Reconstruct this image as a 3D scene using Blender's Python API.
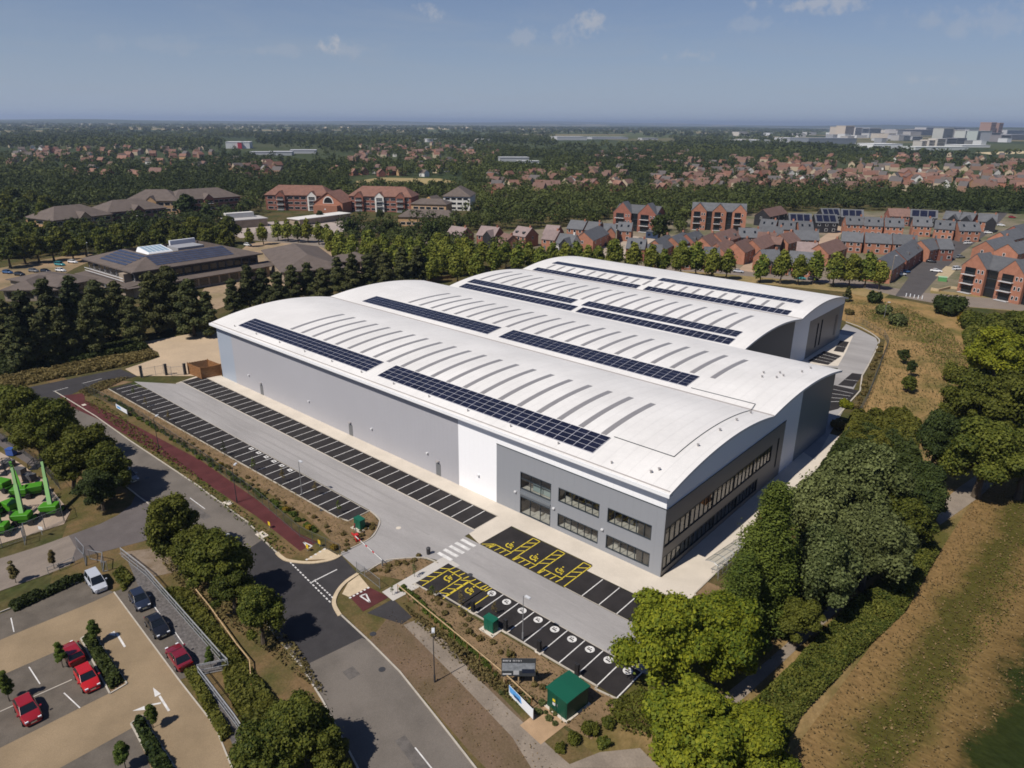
import bpy, bmesh, math, random
import numpy as np
from math import sin, cos, pi, radians, atan, atan2, hypot, sqrt
for _o in list(bpy.data.objects): bpy.data.objects.remove(_o)
SC = bpy.context.scene
COL = SC.collection
rnd = random.Random(11)
# ------------------------------------------------------------------ camera (world: x along the long facade, y away, metres)
FPX = 708.0
CAMPOS = np.array((36.97, -72.13, 56.0))
_r = atan(0.0085); _p = atan((384 - 122) * cos(_r) / FPX); _y = radians(-41.2)
CF = np.array((cos(_p)*sin(_y), cos(_p)*cos(_y), -sin(_p)))
_R0 = np.array((cos(_y), -sin(_y), 0.0)); _U0 = np.cross(_R0, CF)
CR = cos(_r)*_R0 + sin(_r)*_U0
CU = -sin(_r)*_R0 + cos(_r)*_U0
cam = bpy.data.cameras.new('camera'); camo = bpy.data.objects.new('camera', cam); COL.objects.link(camo)
from mathutils import Matrix, Vector
camo.matrix_world = Matrix(((CR[0], CU[0], -CF[0], CAMPOS[0]), (CR[1], CU[1], -CF[1], CAMPOS[1]), (CR[2], CU[2], -CF[2], CAMPOS[2]), (0, 0, 0, 1)))
cam.sensor_width = 36.0; cam.lens = 36.0*FPX/1024.0; cam.clip_start = 0.5; cam.clip_end = 90000
SC.camera = camo
SC.render.engine = 'CYCLES'
SC.cycles.use_denoising = True
SC.cycles.max_bounces = 5; SC.cycles.diffuse_bounces = 2; SC.cycles.glossy_bounces = 2
SC.cycles.transmission_bounces = 3; SC.cycles.transparent_max_bounces = 8; SC.cycles.volume_bounces = 0
SC.cycles.caustics_reflective = False; SC.cycles.caustics_refractive = False
SC.cycles.filter_width = 1.7
SC.view_settings.view_transform = 'Standard'; SC.view_settings.look = 'None'; SC.view_settings.gamma = 1.0
SC.view_settings.exposure = 0.0
# ------------------------------------------------------------------ light
SUN_EL = radians(53.0); SUN_AZ = radians(81.0)       # azimuth the shadows fall towards (from +x)
sun = bpy.data.lights.new('sun', 'SUN'); suno = bpy.data.objects.new('sun', sun); COL.objects.link(suno)
sun.energy = 4.9; sun.angle = radians(0.5); sun.color = (1.0, 0.94, 0.86)
_ld = Vector((cos(SUN_AZ)*cos(SUN_EL), sin(SUN_AZ)*cos(SUN_EL), -sin(SUN_EL)))
suno.rotation_euler = _ld.to_track_quat('-Z', 'Y').to_euler(); suno.location = (0, -200, 300)
W = bpy.data.worlds.new('World'); SC.world = W; W.use_nodes = True
def sky_world():
    nt = W.node_tree; N = nt.nodes; L = nt.links; N.clear()
    out = N.new('ShaderNodeOutputWorld'); bg = N.new('ShaderNodeBackground'); L.new(bg.outputs[0], out.inputs[0])
    bg.inputs[1].default_value = 0.064
    sk = N.new('ShaderNodeTexSky'); sk.sky_type = 'NISHITA'; sk.sun_disc = False
    sk.sun_elevation = SUN_EL; sk.sun_rotation = atan2(-cos(SUN_AZ), -sin(SUN_AZ)) % (2*pi)
    sk.altitude = 0; sk.air_density = 1.0; sk.dust_density = 0.25; sk.ozone_density = 3.0
    tc = N.new('ShaderNodeTexCoord'); sp = N.new('ShaderNodeSeparateXYZ'); L.new(tc.outputs['Generated'], sp.inputs[0])
    def M(op, a, b=None, c=None, clamp=False):
        n = N.new('ShaderNodeMath'); n.operation = op; n.use_clamp = clamp
        for i, v in enumerate((a, b, c)):
            if v is None: continue
            if isinstance(v, (int, float)): n.inputs[i].default_value = v
            else: L.new(v, n.inputs[i])
        return n.outputs[0]
    # thin cloud veil on a plane overhead
    z = M('MAXIMUM', sp.outputs[2], 0.015); zz = M('ADD', z, 0.05)
    u = M('DIVIDE', sp.outputs[0], zz); v = M('DIVIDE', sp.outputs[1], zz)
    cb = N.new('ShaderNodeCombineXYZ'); L.new(u, cb.inputs[0]); L.new(v, cb.inputs[1])
    def noise(scale, detail, rough, dist, loc):
        mp = N.new('ShaderNodeMapping'); mp.inputs['Location'].default_value = loc; L.new(cb.outputs[0], mp.inputs[0])
        n = N.new('ShaderNodeTexNoise'); n.inputs['Scale'].default_value = scale; n.inputs['Detail'].default_value = detail
        n.inputs['Roughness'].default_value = rough; n.inputs['Distortion'].default_value = dist; L.new(mp.outputs[0], n.inputs[0]); return n.outputs[0]
    def ramp(x, a, b):
        m = N.new('ShaderNodeMapRange'); m.interpolation_type = 'SMOOTHSTEP'; L.new(x, m.inputs[0]); m.inputs[1].default_value = a; m.inputs[2].default_value = b; return m.outputs[0]
    veil = M('MULTIPLY', ramp(noise(0.55, 8, 0.66, 0.8, (3.1, 1.7, 0)), 0.40, 0.78), 0.30)
    col = sk.outputs[0]
    # slightly greyer, deeper upper sky than the raw model
    hs = N.new('ShaderNodeHueSaturation'); hs.inputs['Saturation'].default_value = 1.0; L.new(col, hs.inputs['Color']); col = hs.outputs[0]
    def mix(a, b, f):
        n = N.new('ShaderNodeMix'); n.data_type = 'RGBA'; L.new(f, n.inputs[0]); L.new(a, n.inputs[6])
        if isinstance(b, tuple): n.inputs[7].default_value = b
        else: L.new(b, n.inputs[7])
        return n.outputs[2]
    wb = N.new('ShaderNodeMix'); wb.data_type = 'RGBA'; wb.blend_type = 'MULTIPLY'; wb.inputs[0].default_value = 1.0; L.new(col, wb.inputs[6]); wb.inputs[7].default_value = (0.62, 0.72, 0.98, 1); col = wb.outputs[2]
    # blue-lavender summer haze low over the horizon
    hz_ = M('POWER', M('SUBTRACT', 1.0, M('MAXIMUM', sp.outputs[2], 0.0), clamp=True), 7.0)
    def mix0(a, b, f):
        n = N.new('ShaderNodeMix'); n.data_type = 'RGBA'; L.new(f, n.inputs[0]); L.new(a, n.inputs[6]); n.inputs[7].default_value = b; return n.outputs[2]
    col = mix0(col, (5.6, 6.7, 8.5, 1), M('MULTIPLY', hz_, 0.9))
    col = mix(col, (5.2, 5.9, 7.0, 1), veil)
    # separate small cumulus puffs: soft lumps around given directions, broken by noise
    nz = N.new('ShaderNodeTexNoise'); nz.inputs['Scale'].default_value = 38; nz.inputs['Detail'].default_value = 6; nz.inputs['Roughness'].default_value = 0.62
    L.new(tc.outputs['Generated'], nz.inputs[0])
    tot = None
    for (px, py, wx, wy, amp) in PUFFS:
        d = CF + CR*(px-512)/FPX + CU*(384-py)/FPX; d = d/np.linalg.norm(d)
        az = atan2(d[0], d[1]); el = math.asin(d[2])
        ax = M('ARCTAN2', sp.outputs[0], sp.outputs[1]); dx = M('DIVIDE', M('SUBTRACT', ax, az), wx)
        dy = M('DIVIDE', M('SUBTRACT', M('ARCSINE', sp.outputs[2]), el), wy)
        rr = M('SQRT', M('ADD', M('MULTIPLY', dx, dx), M('MULTIPLY', dy, dy)))
        lump = M('SUBTRACT', 1.0, rr)
        val = M('MULTIPLY', ramp(M('ADD', M('MULTIPLY', lump, 0.5), M('MULTIPLY', M('SUBTRACT', nz.outputs[0], 0.5), 1.7)), 0.14, 0.5), amp)
        tot = val if tot is None else M('MAXIMUM', tot, val)
    col = mix(col, (8.0, 7.9, 8.1, 1), tot)
    L.new(col, bg.inputs[0])
PUFFS = [(320, 46, .030, .017, .6), (352, 50, .07, .012, .2), (430, 12, .030, .016, .4), (592, 24, .034, .022, .5), (555, 38, .11, .018, .25), (690, 55, .045, .013, .3),
         (810, 3, .10, .014, .45), (990, 20, .12, .022, .18), (920, 79, .05, .010, .2), (270, 50, .07, .012, .14), (160, 45, .16, .016, .10), (750, 24, .07, .014, .18)]
sky_world()
# ------------------------------------------------------------------ helpers
def ray(px, py): return CF + CR*(px-512)/FPX + CU*(384-py)/FPX
def at(px, py, z=0.0):
    """ground point (or point at height z) seen at a photo position: used once to survey where things stand"""
    d = ray(px, py); t = (z-CAMPOS[2])/d[2]; P = CAMPOS + t*d
    return (float(P[0]), float(P[1]))
def proj(x, y, z=0.0):
    d = np.array((x, y, z)) - CAMPOS; k = d @ CF
    return 512 + FPX*(d @ CR)/k, 384 - FPX*(d @ CU)/k, k
def ppm(x, y, z=0.0):
    return FPX/float((np.array((x, y, z))-CAMPOS) @ CF)
def inpoly(x, y, poly):
    c = False; n = len(poly); j = n-1
    for i in range(n):
        xi, yi = poly[i]; xj, yj = poly[j]
        if (yi > y) != (yj > y) and x < (xj-xi)*(y-yi)/(yj-yi)+xi: c = not c
        j = i
    return c
def thing(name, label, cat, loc=(0, 0, 0), rz=0.0, group=None):
    o = bpy.data.objects.new(name, None); COL.objects.link(o); o.empty_display_size = 0.5
    o.location = loc; o.rotation_euler = (0, 0, rz); o['label'] = label; o['category'] = cat
    if group: o['group'] = group
    return o
def tag(o, label=None, cat=None, group=None, kind=None):
    if label: o['label'] = label
    if cat: o['category'] = cat
    if group: o['group'] = group
    if kind: o['kind'] = kind
    return o
CHILD = {}
def link_child(o, parent):
    o.parent = parent; CHILD.setdefault(parent, []).append(o)
def copy_tree(o, parent=None):
    c = o.copy(); COL.objects.link(c)
    if parent is not None: link_child(c, parent)
    for ch in CHILD.get(o, []): copy_tree(ch, c)
    return c
class MB:
    def __init__(s): s.v = []; s.f = []; s.m = []
    def add(s, vs, fs, m=0):
        b = len(s.v); s.v += [tuple(map(float, p)) for p in vs]
        for f in fs: s.f.append(tuple(b+i for i in f)); s.m.append(m)
    def quad(s, a, b, c, d, m=0): s.add([a, b, c, d], [(0, 1, 2, 3)], m)
    def poly(s, pts, m=0): s.add(pts, [tuple(range(len(pts)))], m)
    def box(s, x0, y0, z0, x1, y1, z1, m=0, rz=0, c=None):
        vs = [(x0, y0, z0), (x1, y0, z0), (x1, y1, z0), (x0, y1, z0), (x0, y0, z1), (x1, y0, z1), (x1, y1, z1), (x0, y1, z1)]
        if rz:
            cx, cy = c if c else ((x0+x1)/2, (y0+y1)/2)
            vs = [(cx+(x-cx)*cos(rz)-(y-cy)*sin(rz), cy+(x-cx)*sin(rz)+(y-cy)*cos(rz), z) for x, y, z in vs]
        s.add(vs, [(3, 2, 1, 0), (4, 5, 6, 7), (0, 1, 5, 4), (1, 2, 6, 5), (2, 3, 7, 6), (3, 0, 4, 7)], m)
    def prism(s, poly, z0, z1, m=0):
        a = sum(poly[i][0]*poly[(i+1) % len(poly)][1]-poly[(i+1) % len(poly)][0]*poly[i][1] for i in range(len(poly)))
        if a < 0: poly = poly[::-1]
        n = len(poly); vs = [(x, y, z0) for x, y in poly]+[(x, y, z1) for x, y in poly]
        s.add(vs, [tuple(range(n))[::-1], tuple(range(n, 2*n))]+[(i, (i+1) % n, n+(i+1) % n, n+i) for i in range(n)], m)
    def extr(s, prof, axis, a, b, m=0):
        """closed profile swept along an axis; prof in the other two coordinates"""
        n = len(prof)
        def P(u, w, t): return (t, u, w) if axis == 0 else ((u, t, w) if axis == 1 else (u, w, t))
        vs = [P(u, w, a) for u, w in prof]+[P(u, w, b) for u, w in prof]
        s.add(vs, [tuple(range(n))[::-1], tuple(range(n, 2*n))]+[(i, (i+1) % n, n+(i+1) % n, n+i) for i in range(n)], m)
    def tube(s, p0, p1, r0, r1=None, n=6, m=0, caps=True):
        r1 = r0 if r1 is None else r1
        a = Vector(p0); b = Vector(p1); d = (b-a)
        if d.length < 1e-6: return
        d.normalize(); u = d.orthogonal().normalized(); w = d.cross(u)
        vs = []
        for c, r in ((a, r0), (b, r1)):
            for i in range(n):
                t = 2*pi*i/n; vs.append(tuple(c+u*(r*cos(t))+w*(r*sin(t))))
        fs = [(i, (i+1) % n, n+(i+1) % n, n+i) for i in range(n)]
        if caps: fs += [tuple(range(n))[::-1], tuple(range(n, 2*n))]
        s.add(vs, fs, m)
    def path(s, pts, r, n=6, m=0):
        for a, b in zip(pts[:-1], pts[1:]): s.tube(a, b, r, n=n, m=m)
    def mesh(s, name, mats, smooth=False):
        me = bpy.data.meshes.new(name); me.from_pydata(s.v, [], s.f)
        for m in (mats if isinstance(mats, (list, tuple)) else [mats]): me.materials.append(m)
        if len(me.materials) > 1: me.polygons.foreach_set('material_index', s.m)
        if smooth: me.polygons.foreach_set('use_smooth', [True]*len(s.f))
        me.update(); return me
    def build(s, name, mats, parent=None, smooth=False, loc=None):
        me = s.mesh(name, mats, smooth); o = bpy.data.objects.new(name, me); COL.objects.link(o)
        if parent is not None: link_child(o, parent)
        if loc: o.location = loc
        return o
def bevel(o, w, seg=2):
    m = o.modifiers.new('b', 'BEVEL'); m.width = w; m.segments = seg; m.limit_method = 'ANGLE'; m.angle_limit = radians(35)
    return o
def struct(o): o['kind'] = 'structure'; return o
# ------------------------------------------------------------------ materials
MATS = {}
def mat(name, col, rough=0.7, var=0.0, scale=1.0, col2=None, metal=0.0, spec=0.3, bump=0.0, bscale=None, fine=0.0, fscale=20.0, coat=0.0, stretch=None, lo=0.35, hi=0.65, detail=5, obvar=0.0):
    if name in MATS: return MATS[name]
    m = bpy.data.materials.new(name); m.use_nodes = True; nt = m.node_tree; N = nt.nodes; L = nt.links
    b = N['Principled BSDF']; b.inputs['Roughness'].default_value = rough; b.inputs['Metallic'].default_value = metal
    b.inputs['Specular IOR Level'].default_value = spec
    if coat: b.inputs['Coat Weight'].default_value = coat; b.inputs['Coat Roughness'].default_value = 0.05
    c = (*col, 1); b.inputs['Base Color'].default_value = c
    tc = N.new('ShaderNodeTexCoord'); src = tc.outputs['Object']
    if stretch:
        mp = N.new('ShaderNodeMapping'); mp.inputs['Scale'].default_value = stretch[:3]
        if len(stretch) > 3: mp.inputs['Rotation'].default_value = (0, 0, stretch[3])
        L.new(src, mp.inputs[0]); src = mp.outputs[0]
    else:        # turn the noise lattice off the world axes
        mp = N.new('ShaderNodeMapping'); mp.inputs['Rotation'].default_value = (0.45, 0.62, 0.83); L.new(src, mp.inputs[0]); src = mp.outputs[0]
    outc = None
    if var > 0 or col2 is not None:
        n = N.new('ShaderNodeTexNoise'); n.inputs['Scale'].default_value = scale; n.inputs['Detail'].default_value = detail; n.inputs['Roughness'].default_value = 0.6
        L.new(src, n.inputs[0])
        r = N.new('ShaderNodeMapRange'); L.new(n.outputs[0], r.inputs[0]); r.inputs[1].default_value = lo; r.inputs[2].default_value = hi
        mx = N.new('ShaderNodeMix'); mx.data_type = 'RGBA'; L.new(r.outputs[0], mx.inputs[0])
        if col2 is None:
            mx.inputs[6].default_value = tuple(x*(1-var) for x in col)+(1,); mx.inputs[7].default_value = tuple(min(1, x*(1+var)) for x in col)+(1,)
        else:
            mx.inputs[6].default_value = c; mx.inputs[7].default_value = (*col2, 1)
        outc = mx.outputs[2]
    if fine > 0:
        n2 = N.new('ShaderNodeTexNoise'); n2.inputs['Scale'].default_value = fscale; n2.inputs['Detail'].default_value = 8; n2.inputs['Roughness'].default_value = .7; L.new(src, n2.inputs[0])
        r2 = N.new('ShaderNodeMapRange'); L.new(n2.outputs[0], r2.inputs[0]); r2.inputs[1].default_value = .3; r2.inputs[2].default_value = .7; r2.inputs[3].default_value = 1-fine; r2.inputs[4].default_value = 1+fine
        mm = N.new('ShaderNodeMix'); mm.data_type = 'RGBA'; mm.blend_type = 'MULTIPLY'; mm.inputs[0].default_value = 1.0
        if outc is not None: L.new(outc, mm.inputs[6])
        else: mm.inputs[6].default_value = c
        L.new(r2.outputs[0], mm.inputs[7]); outc = mm.outputs[2]
    if obvar > 0:
        oi = N.new('ShaderNodeObjectInfo'); r3 = N.new('ShaderNodeMapRange'); L.new(oi.outputs['Random'], r3.inputs[0]); r3.inputs[3].default_value = 1-obvar; r3.inputs[4].default_value = 1+obvar
        mm = N.new('ShaderNodeMix'); mm.data_type = 'RGBA'; mm.blend_type = 'MULTIPLY'; mm.inputs[0].default_value = 1.0
        if outc is not None: L.new(outc, mm.inputs[6])
        else: mm.inputs[6].default_value = c
        L.new(r3.outputs[0], mm.inputs[7]); outc = mm.outputs[2]
    if outc is not None: L.new(outc, b.inputs['Base Color'])
    if bump:
        nb = N.new('ShaderNodeTexNoise'); nb.inputs['Scale'].default_value = bscale or scale*4; nb.inputs['Detail'].default_value = 4; L.new(src, nb.inputs[0])
        bp = N.new('ShaderNodeBump'); bp.inputs['Strength'].default_value = 0.6; bp.inputs['Distance'].default_value = bump; L.new(nb.outputs[0], bp.inputs['Height']); L.new(bp.outputs[0], b.inputs['Normal'])
    MATS[name] = m; return m
def seams(m, axis, pitch, depth=0.02, dark=0.0, sharp=0.92):
    """fine ribs/joints along one object axis added to a material as bump (and a slight dirt line)"""
    nt = m.node_tree; N = nt.nodes; L = nt.links; b = N['Principled BSDF']
    tc = N.new('ShaderNodeTexCoord'); sp = N.new('ShaderNodeSeparateXYZ'); L.new(tc.outputs['Object'], sp.inputs[0])
    d = N.new('ShaderNodeMath'); d.operation = 'DIVIDE'; L.new(sp.outputs[axis], d.inputs[0]); d.inputs[1].default_value = pitch
    f = N.new('ShaderNodeMath'); f.operation = 'FRACT'; L.new(d.outputs[0], f.inputs[0])
    g = N.new('ShaderNodeMath'); g.operation = 'GREATER_THAN'; L.new(f.outputs[0], g.inputs[0]); g.inputs[1].default_value = sharp
    bp = N.new('ShaderNodeBump'); bp.inputs['Distance'].default_value = depth; bp.inputs['Strength'].default_value = 0.7; L.new(g.outputs[0], bp.inputs['Height'])
    if b.inputs['Normal'].is_linked: L.new(b.inputs['Normal'].links[0].from_socket, bp.inputs['Normal'])
    L.new(bp.outputs[0], b.inputs['Normal'])
    if dark:
        mx = N.new('ShaderNodeMix'); mx.data_type = 'RGBA'; mx.blend_type = 'MULTIPLY'
        s2 = N.new('ShaderNodeMath'); s2.operation = 'MULTIPLY'; L.new(g.outputs[0], s2.inputs[0]); s2.inputs[1].default_value = dark; L.new(s2.outputs[0], mx.inputs[0])
        if b.inputs['Base Color'].is_linked: L.new(b.inputs['Base Color'].links[0].from_socket, mx.inputs[6])
        else: mx.inputs[6].default_value = b.inputs['Base Color'].default_value
        mx.inputs[7].default_value = (0, 0, 0, 1); L.new(mx.outputs[2], b.inputs['Base Color'])
    return m
def glass(name, tint=(0.62, 0.64, 0.64), refl=0.0):
    m = bpy.data.materials.new(name); m.use_nodes = True; nt = m.node_tree; N = nt.nodes; L = nt.links; N.clear()
    o = N.new('ShaderNodeOutputMaterial'); t = N.new('ShaderNodeBsdfTransparent'); t.inputs[0].default_value = (*tint, 1)
    g = N.new('ShaderNodeBsdfGlossy'); g.inputs['Roughness'].default_value = 0.02
    fr = N.new('ShaderNodeLayerWeight'); fr.inputs[0].default_value = 0.5
    pw = N.new('ShaderNodeMath'); pw.operation = 'POWER'; L.new(fr.outputs['Facing'], pw.inputs[0]); pw.inputs[1].default_value = 3.5
    ad = N.new('ShaderNodeMath'); ad.operation = 'MULTIPLY_ADD'; ad.use_clamp = True; L.new(pw.outputs[0], ad.inputs[0]); ad.inputs[1].default_value = 0.75; ad.inputs[2].default_value = 0.06+refl
    mx = N.new('ShaderNodeMixShader'); L.new(ad.outputs[0], mx.inputs[0]); L.new(t.outputs[0], mx.inputs[1]); L.new(g.outputs[0], mx.inputs[2]); L.new(mx.outputs[0], o.inputs[0])
    MATS[name] = m; return m
WIN_GLASS = glass('window_glass')
DARK_GLASS = mat('dark_glass', (0.012, 0.015, 0.018), rough=0.06, spec=0.6)
def leafmat(name, a, b, trans=0.25, obvar=0.18):
    """foliage: colour runs between two greens by a per-leaf tint, with a per-tree shift"""
    m = bpy.data.materials.new(name); m.use_nodes = True; nt = m.node_tree; N = nt.nodes; L = nt.links
    p = N['Principled BSDF']; p.inputs['Roughness'].default_value = 0.65; p.inputs['Specular IOR Level'].default_value = 0.15
    at_ = N.new('ShaderNodeAttribute'); at_.attribute_name = 'tint'
    mx = N.new('ShaderNodeMix'); mx.data_type = 'RGBA'; L.new(at_.outputs['Fac'], mx.inputs[0]); mx.inputs[6].default_value = (*a, 1); mx.inputs[7].default_value = (*b, 1)
    oi = N.new('ShaderNodeObjectInfo'); r3 = N.new('ShaderNodeMapRange'); L.new(oi.outputs['Random'], r3.inputs[0]); r3.inputs[3].default_value = 1-obvar; r3.inputs[4].default_value = 1+obvar
    mm = N.new('ShaderNodeMix'); mm.data_type = 'RGBA'; mm.blend_type = 'MULTIPLY'; mm.inputs[0].default_value = 1.0; L.new(mx.outputs[2], mm.inputs[6]); L.new(r3.outputs[0], mm.inputs[7])
    f1 = N.new('ShaderNodeMath'); f1.operation = 'MULTIPLY'; L.new(oi.outputs['Random'], f1.inputs[0]); f1.inputs[1].default_value = 7.31
    f2 = N.new('ShaderNodeMath'); f2.operation = 'FRACT'; L.new(f1.outputs[0], f2.inputs[0])
    f3 = N.new('ShaderNodeMath'); f3.operation = 'MULTIPLY'; L.new(f2.outputs[0], f3.inputs[0]); f3.inputs[1].default_value = 0.28
    m2 = N.new('ShaderNodeMix'); m2.data_type = 'RGBA'; L.new(f3.outputs[0], m2.inputs[0]); L.new(mm.outputs[2], m2.inputs[6]); m2.inputs[7].default_value = (b[0]*1.25, b[1]*.98, b[2]*.9, 1)
    L.new(m2.outputs[2], p.inputs['Base Color'])
    tr = N.new('ShaderNodeBsdfTranslucent'); L.new(m2.outputs[2], tr.inputs[0])
    ms = N.new('ShaderNodeMixShader'); ms.inputs[0].default_value = trans
    L.new(p.outputs[0], ms.inputs[1]); L.new(tr.outputs[0], ms.inputs[2]); L.new(ms.outputs[0], N['Material Output'].inputs[0])
    MATS[name] = m; return m
HAZE_D = 0.000078
# ------------------------------------------------------------------ ground, roads, paving
def PX(pts, z=0.0): return [at(x, y, z) for x, y in pts]
def sheet(name, poly, z, m, kind='structure', label=None):
    a = sum(poly[i][0]*poly[(i+1) % len(poly)][1]-poly[(i+1) % len(poly)][0]*poly[i][1] for i in range(len(poly)))
    if a < 0: poly = poly[::-1]
    me = bpy.data.meshes.new(name); me.from_pydata([(x, y, z) for x, y in poly], [], [tuple(range(len(poly)))]); me.materials.append(m); me.update()
    o = bpy.data.objects.new(name, me); COL.objects.link(o); o['kind'] = kind
    return o
def countryside():
    m = mat('countryside', (0.035, 0.05, 0.02), rough=0.95, col2=(0.06, 0.07, 0.03), scale=0.004, spec=0.05)
    nt = m.node_tree; N = nt.nodes; L = nt.links; b = N['Principled BSDF']
    prev = b.inputs['Base Color'].links[0].from_socket
    tc = N.new('ShaderNodeTexCoord'); v = N.new('ShaderNodeTexVoronoi'); v.inputs['Scale'].default_value = 0.0024; L.new(tc.outputs['Object'], v.inputs[0])
    bw = N.new('ShaderNodeSeparateColor'); L.new(v.outputs['Color'], bw.inputs[0])
    r = N.new('ShaderNodeValToRGB'); L.new(bw.outputs[0], r.inputs[0])
    e = r.color_ramp.elements; e[0].position = 0.0; e[0].color = (0.03, 0.045, 0.018, 1); e[1].position = 1.0; e[1].color = (0.36, 0.29, 0.16, 1)
    for pos, c in ((0.52, (0.035, 0.05, 0.02, 1)), (0.56, (0.10, 0.115, 0.045, 1)), (0.74, (0.13, 0.12, 0.055, 1)), (0.78, (0.27, 0.22, 0.12, 1))):
        k = e.new(pos); k.color = c
    r.color_ramp.interpolation = 'CONSTANT'
    # woods near, open fields farther out
    ln = N.new('ShaderNodeVectorMath'); ln.operation = 'LENGTH'; L.new(tc.outputs['Object'], ln.inputs[0])
    mr = N.new('ShaderNodeMapRange'); L.new(ln.outputs['Value'], mr.inputs[0]); mr.inputs[1].default_value = 1500; mr.inputs[2].default_value = 5200
    mx = N.new('ShaderNodeMix'); mx.data_type = 'RGBA'; L.new(mr.outputs[0], mx.inputs[0]); L.new(prev, mx.inputs[6]); L.new(r.outputs[0], mx.inputs[7]); L.new(mx.outputs[2], b.inputs['Base Color'])
    return m
ground_m = countryside()
def big_ground():
    mb = MB(); R = 42000; k = 12
    cs = [-R+2*R*i/k for i in range(k+1)]
    for i in range(k):
        for j in range(k): mb.quad((cs[i], cs[j], -0.12), (cs[i+1], cs[j], -0.12), (cs[i+1], cs[j+1], -0.12), (cs[i], cs[j+1], -0.12))
    return struct(mb.build('ground', ground_m))
big_ground()
rough_m = mat('rough_grass', (0.105, 0.078, 0.036), rough=0.95, col2=(0.045, 0.055, 0.018), scale=0.09, spec=0.05, bump=0.08, bscale=1.6, fine=0.35, fscale=1.3)
sheet('rough_grass', [(-330, -260), (120, -260), (260, 60), (120, 330), (-60, 520), (-330, 480), (-560, 330), (-520, 60)], -0.06, rough_m)
# far hills, low swells on the horizon
def hill(cx, cy, L_, Wd, h, rz, seed):
    mb = MB(); n = 26; k = 8; r = random.Random(seed); ph = [r.uniform(0, 6.3) for _ in range(4)]
    V = []
    for i in range(n+1):
        u = -1+2*i/n
        hh = h*max(0, (1-u*u))*(0.72+0.16*sin(5*u+ph[0])+0.12*sin(11*u+ph[1]))
        for j in range(k+1):
            w = -1+2*j/k
            z = -0.5+hh*(cos(w*pi/2)**1.5 if abs(w) < 1 else 0)
            x = u*L_/2; y = w*Wd/2
            V.append((x*cos(rz)-y*sin(rz), x*sin(rz)+y*cos(rz), z))
    fs = []
    for i in range(n):
        for j in range(k): a = i*(k+1)+j; fs.append((a, a+k+1, a+k+2, a+1))
    mb.add(V, fs)
    o = mb.build('hills', ground_m, smooth=True, loc=(cx, cy, 0)); struct(o)
for (px, dist, L_, Wd, h, sd) in [(140, 14500, 9000, 2500, 50, 1), (430, 17000, 12000, 3000, 62, 2), (700, 9000, 5200, 1500, 26, 3), (905, 16500, 9000, 3000, 66, 4), (20, 11000, 6000, 1800, 46, 5), (1080, 9500, 4200, 1700, 58, 6), (560, 24000, 16000, 3000, 92, 7)]:
    d = ray(px, 123); d = d[:2]/np.linalg.norm(d[:2]); hill(CAMPOS[0]+d[0]*dist, CAMPOS[1]+d[1]*dist, L_, Wd, h, atan2(d[1], d[0])+pi/2, sd)
def banded_field():
    """mown strips running along the hedge: straw, green, straw, dark uncut grass"""
    m = mat('mown_field', (0.2, 0.13, 0.06), rough=.97, spec=.03, var=.01, bump=.10, bscale=2.2)
    nt = m.node_tree; N = nt.nodes; L = nt.links; b = N['Principled BSDF']
    tc = N.new('ShaderNodeTexCoord'); mp = N.new('ShaderNodeMapping'); mp.inputs['Rotation'].default_value = (0, 0, -HEDGE_A); L.new(tc.outputs['Object'], mp.inputs[0])
    sp = N.new('ShaderNodeSeparateXYZ'); L.new(mp.outputs[0], sp.inputs[0])
    def noise(src, sc, det, ro):
        n = N.new('ShaderNodeTexNoise'); n.inputs['Scale'].default_value = sc; n.inputs['Detail'].default_value = det; n.inputs['Roughness'].default_value = ro; L.new(src, n.inputs[0]); return n.outputs[0]
    n = noise(tc.outputs['Object'], .13, 10, .72)
    a = N.new('ShaderNodeMath'); a.operation = 'MULTIPLY_ADD'; L.new(n, a.inputs[0]); a.inputs[1].default_value = 11.0; L.new(sp.outputs[1], a.inputs[2])
    r = N.new('ShaderNodeMapRange'); L.new(a.outputs[0], r.inputs[0]); r.inputs[1].default_value = HEDGE_V-15.5+5.5; r.inputs[2].default_value = HEDGE_V+1+5.5
    cr = N.new('ShaderNodeValToRGB'); L.new(r.outputs[0], cr.inputs[0]); e = cr.color_ramp.elements; e[0].position = 0; e[0].color = (.020, .028, .008, 1); e[1].position = 1; e[1].color = (.17, .11, .045, 1)
    for p_, v in ((.13, (.024, .031, .008)), (.24, (.13, .085, .032)), (.36, (.165, .108, .042)), (.50, (.075, .064, .018)), (.64, (.066, .060, .015)), (.78, (.165, .108, .042)), (.90, (.19, .12, .05))): k = e.new(p_); k.color = (*v, 1)
    m2 = N.new('ShaderNodeMapping'); m2.inputs['Rotation'].default_value = (0, 0, -.9-HEDGE_A); m2.inputs['Scale'].default_value = (.8, 1.9, 1); L.new(tc.outputs['Object'], m2.inputs[0])
    st = N.new('ShaderNodeMapRange'); L.new(noise(m2.outputs[0], 1.1, 7, .7), st.inputs[0]); st.inputs[1].default_value = .3; st.inputs[2].default_value = .7; st.inputs[3].default_value = .62; st.inputs[4].default_value = 1.4
    mx = N.new('ShaderNodeMix'); mx.data_type = 'RGBA'; mx.blend_type = 'MULTIPLY'; mx.inputs[0].default_value = 1; L.new(cr.outputs[0], mx.inputs[6]); L.new(st.outputs[0], mx.inputs[7]); L.new(mx.outputs[2], b.inputs['Base Color']); return m
_a = at(775, 775); _b = at(940, 552); HEDGE_A = atan2(_b[1]-_a[1], _b[0]-_a[0]); HEDGE_V = -_a[0]*sin(HEDGE_A)+_a[1]*cos(HEDGE_A)
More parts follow.
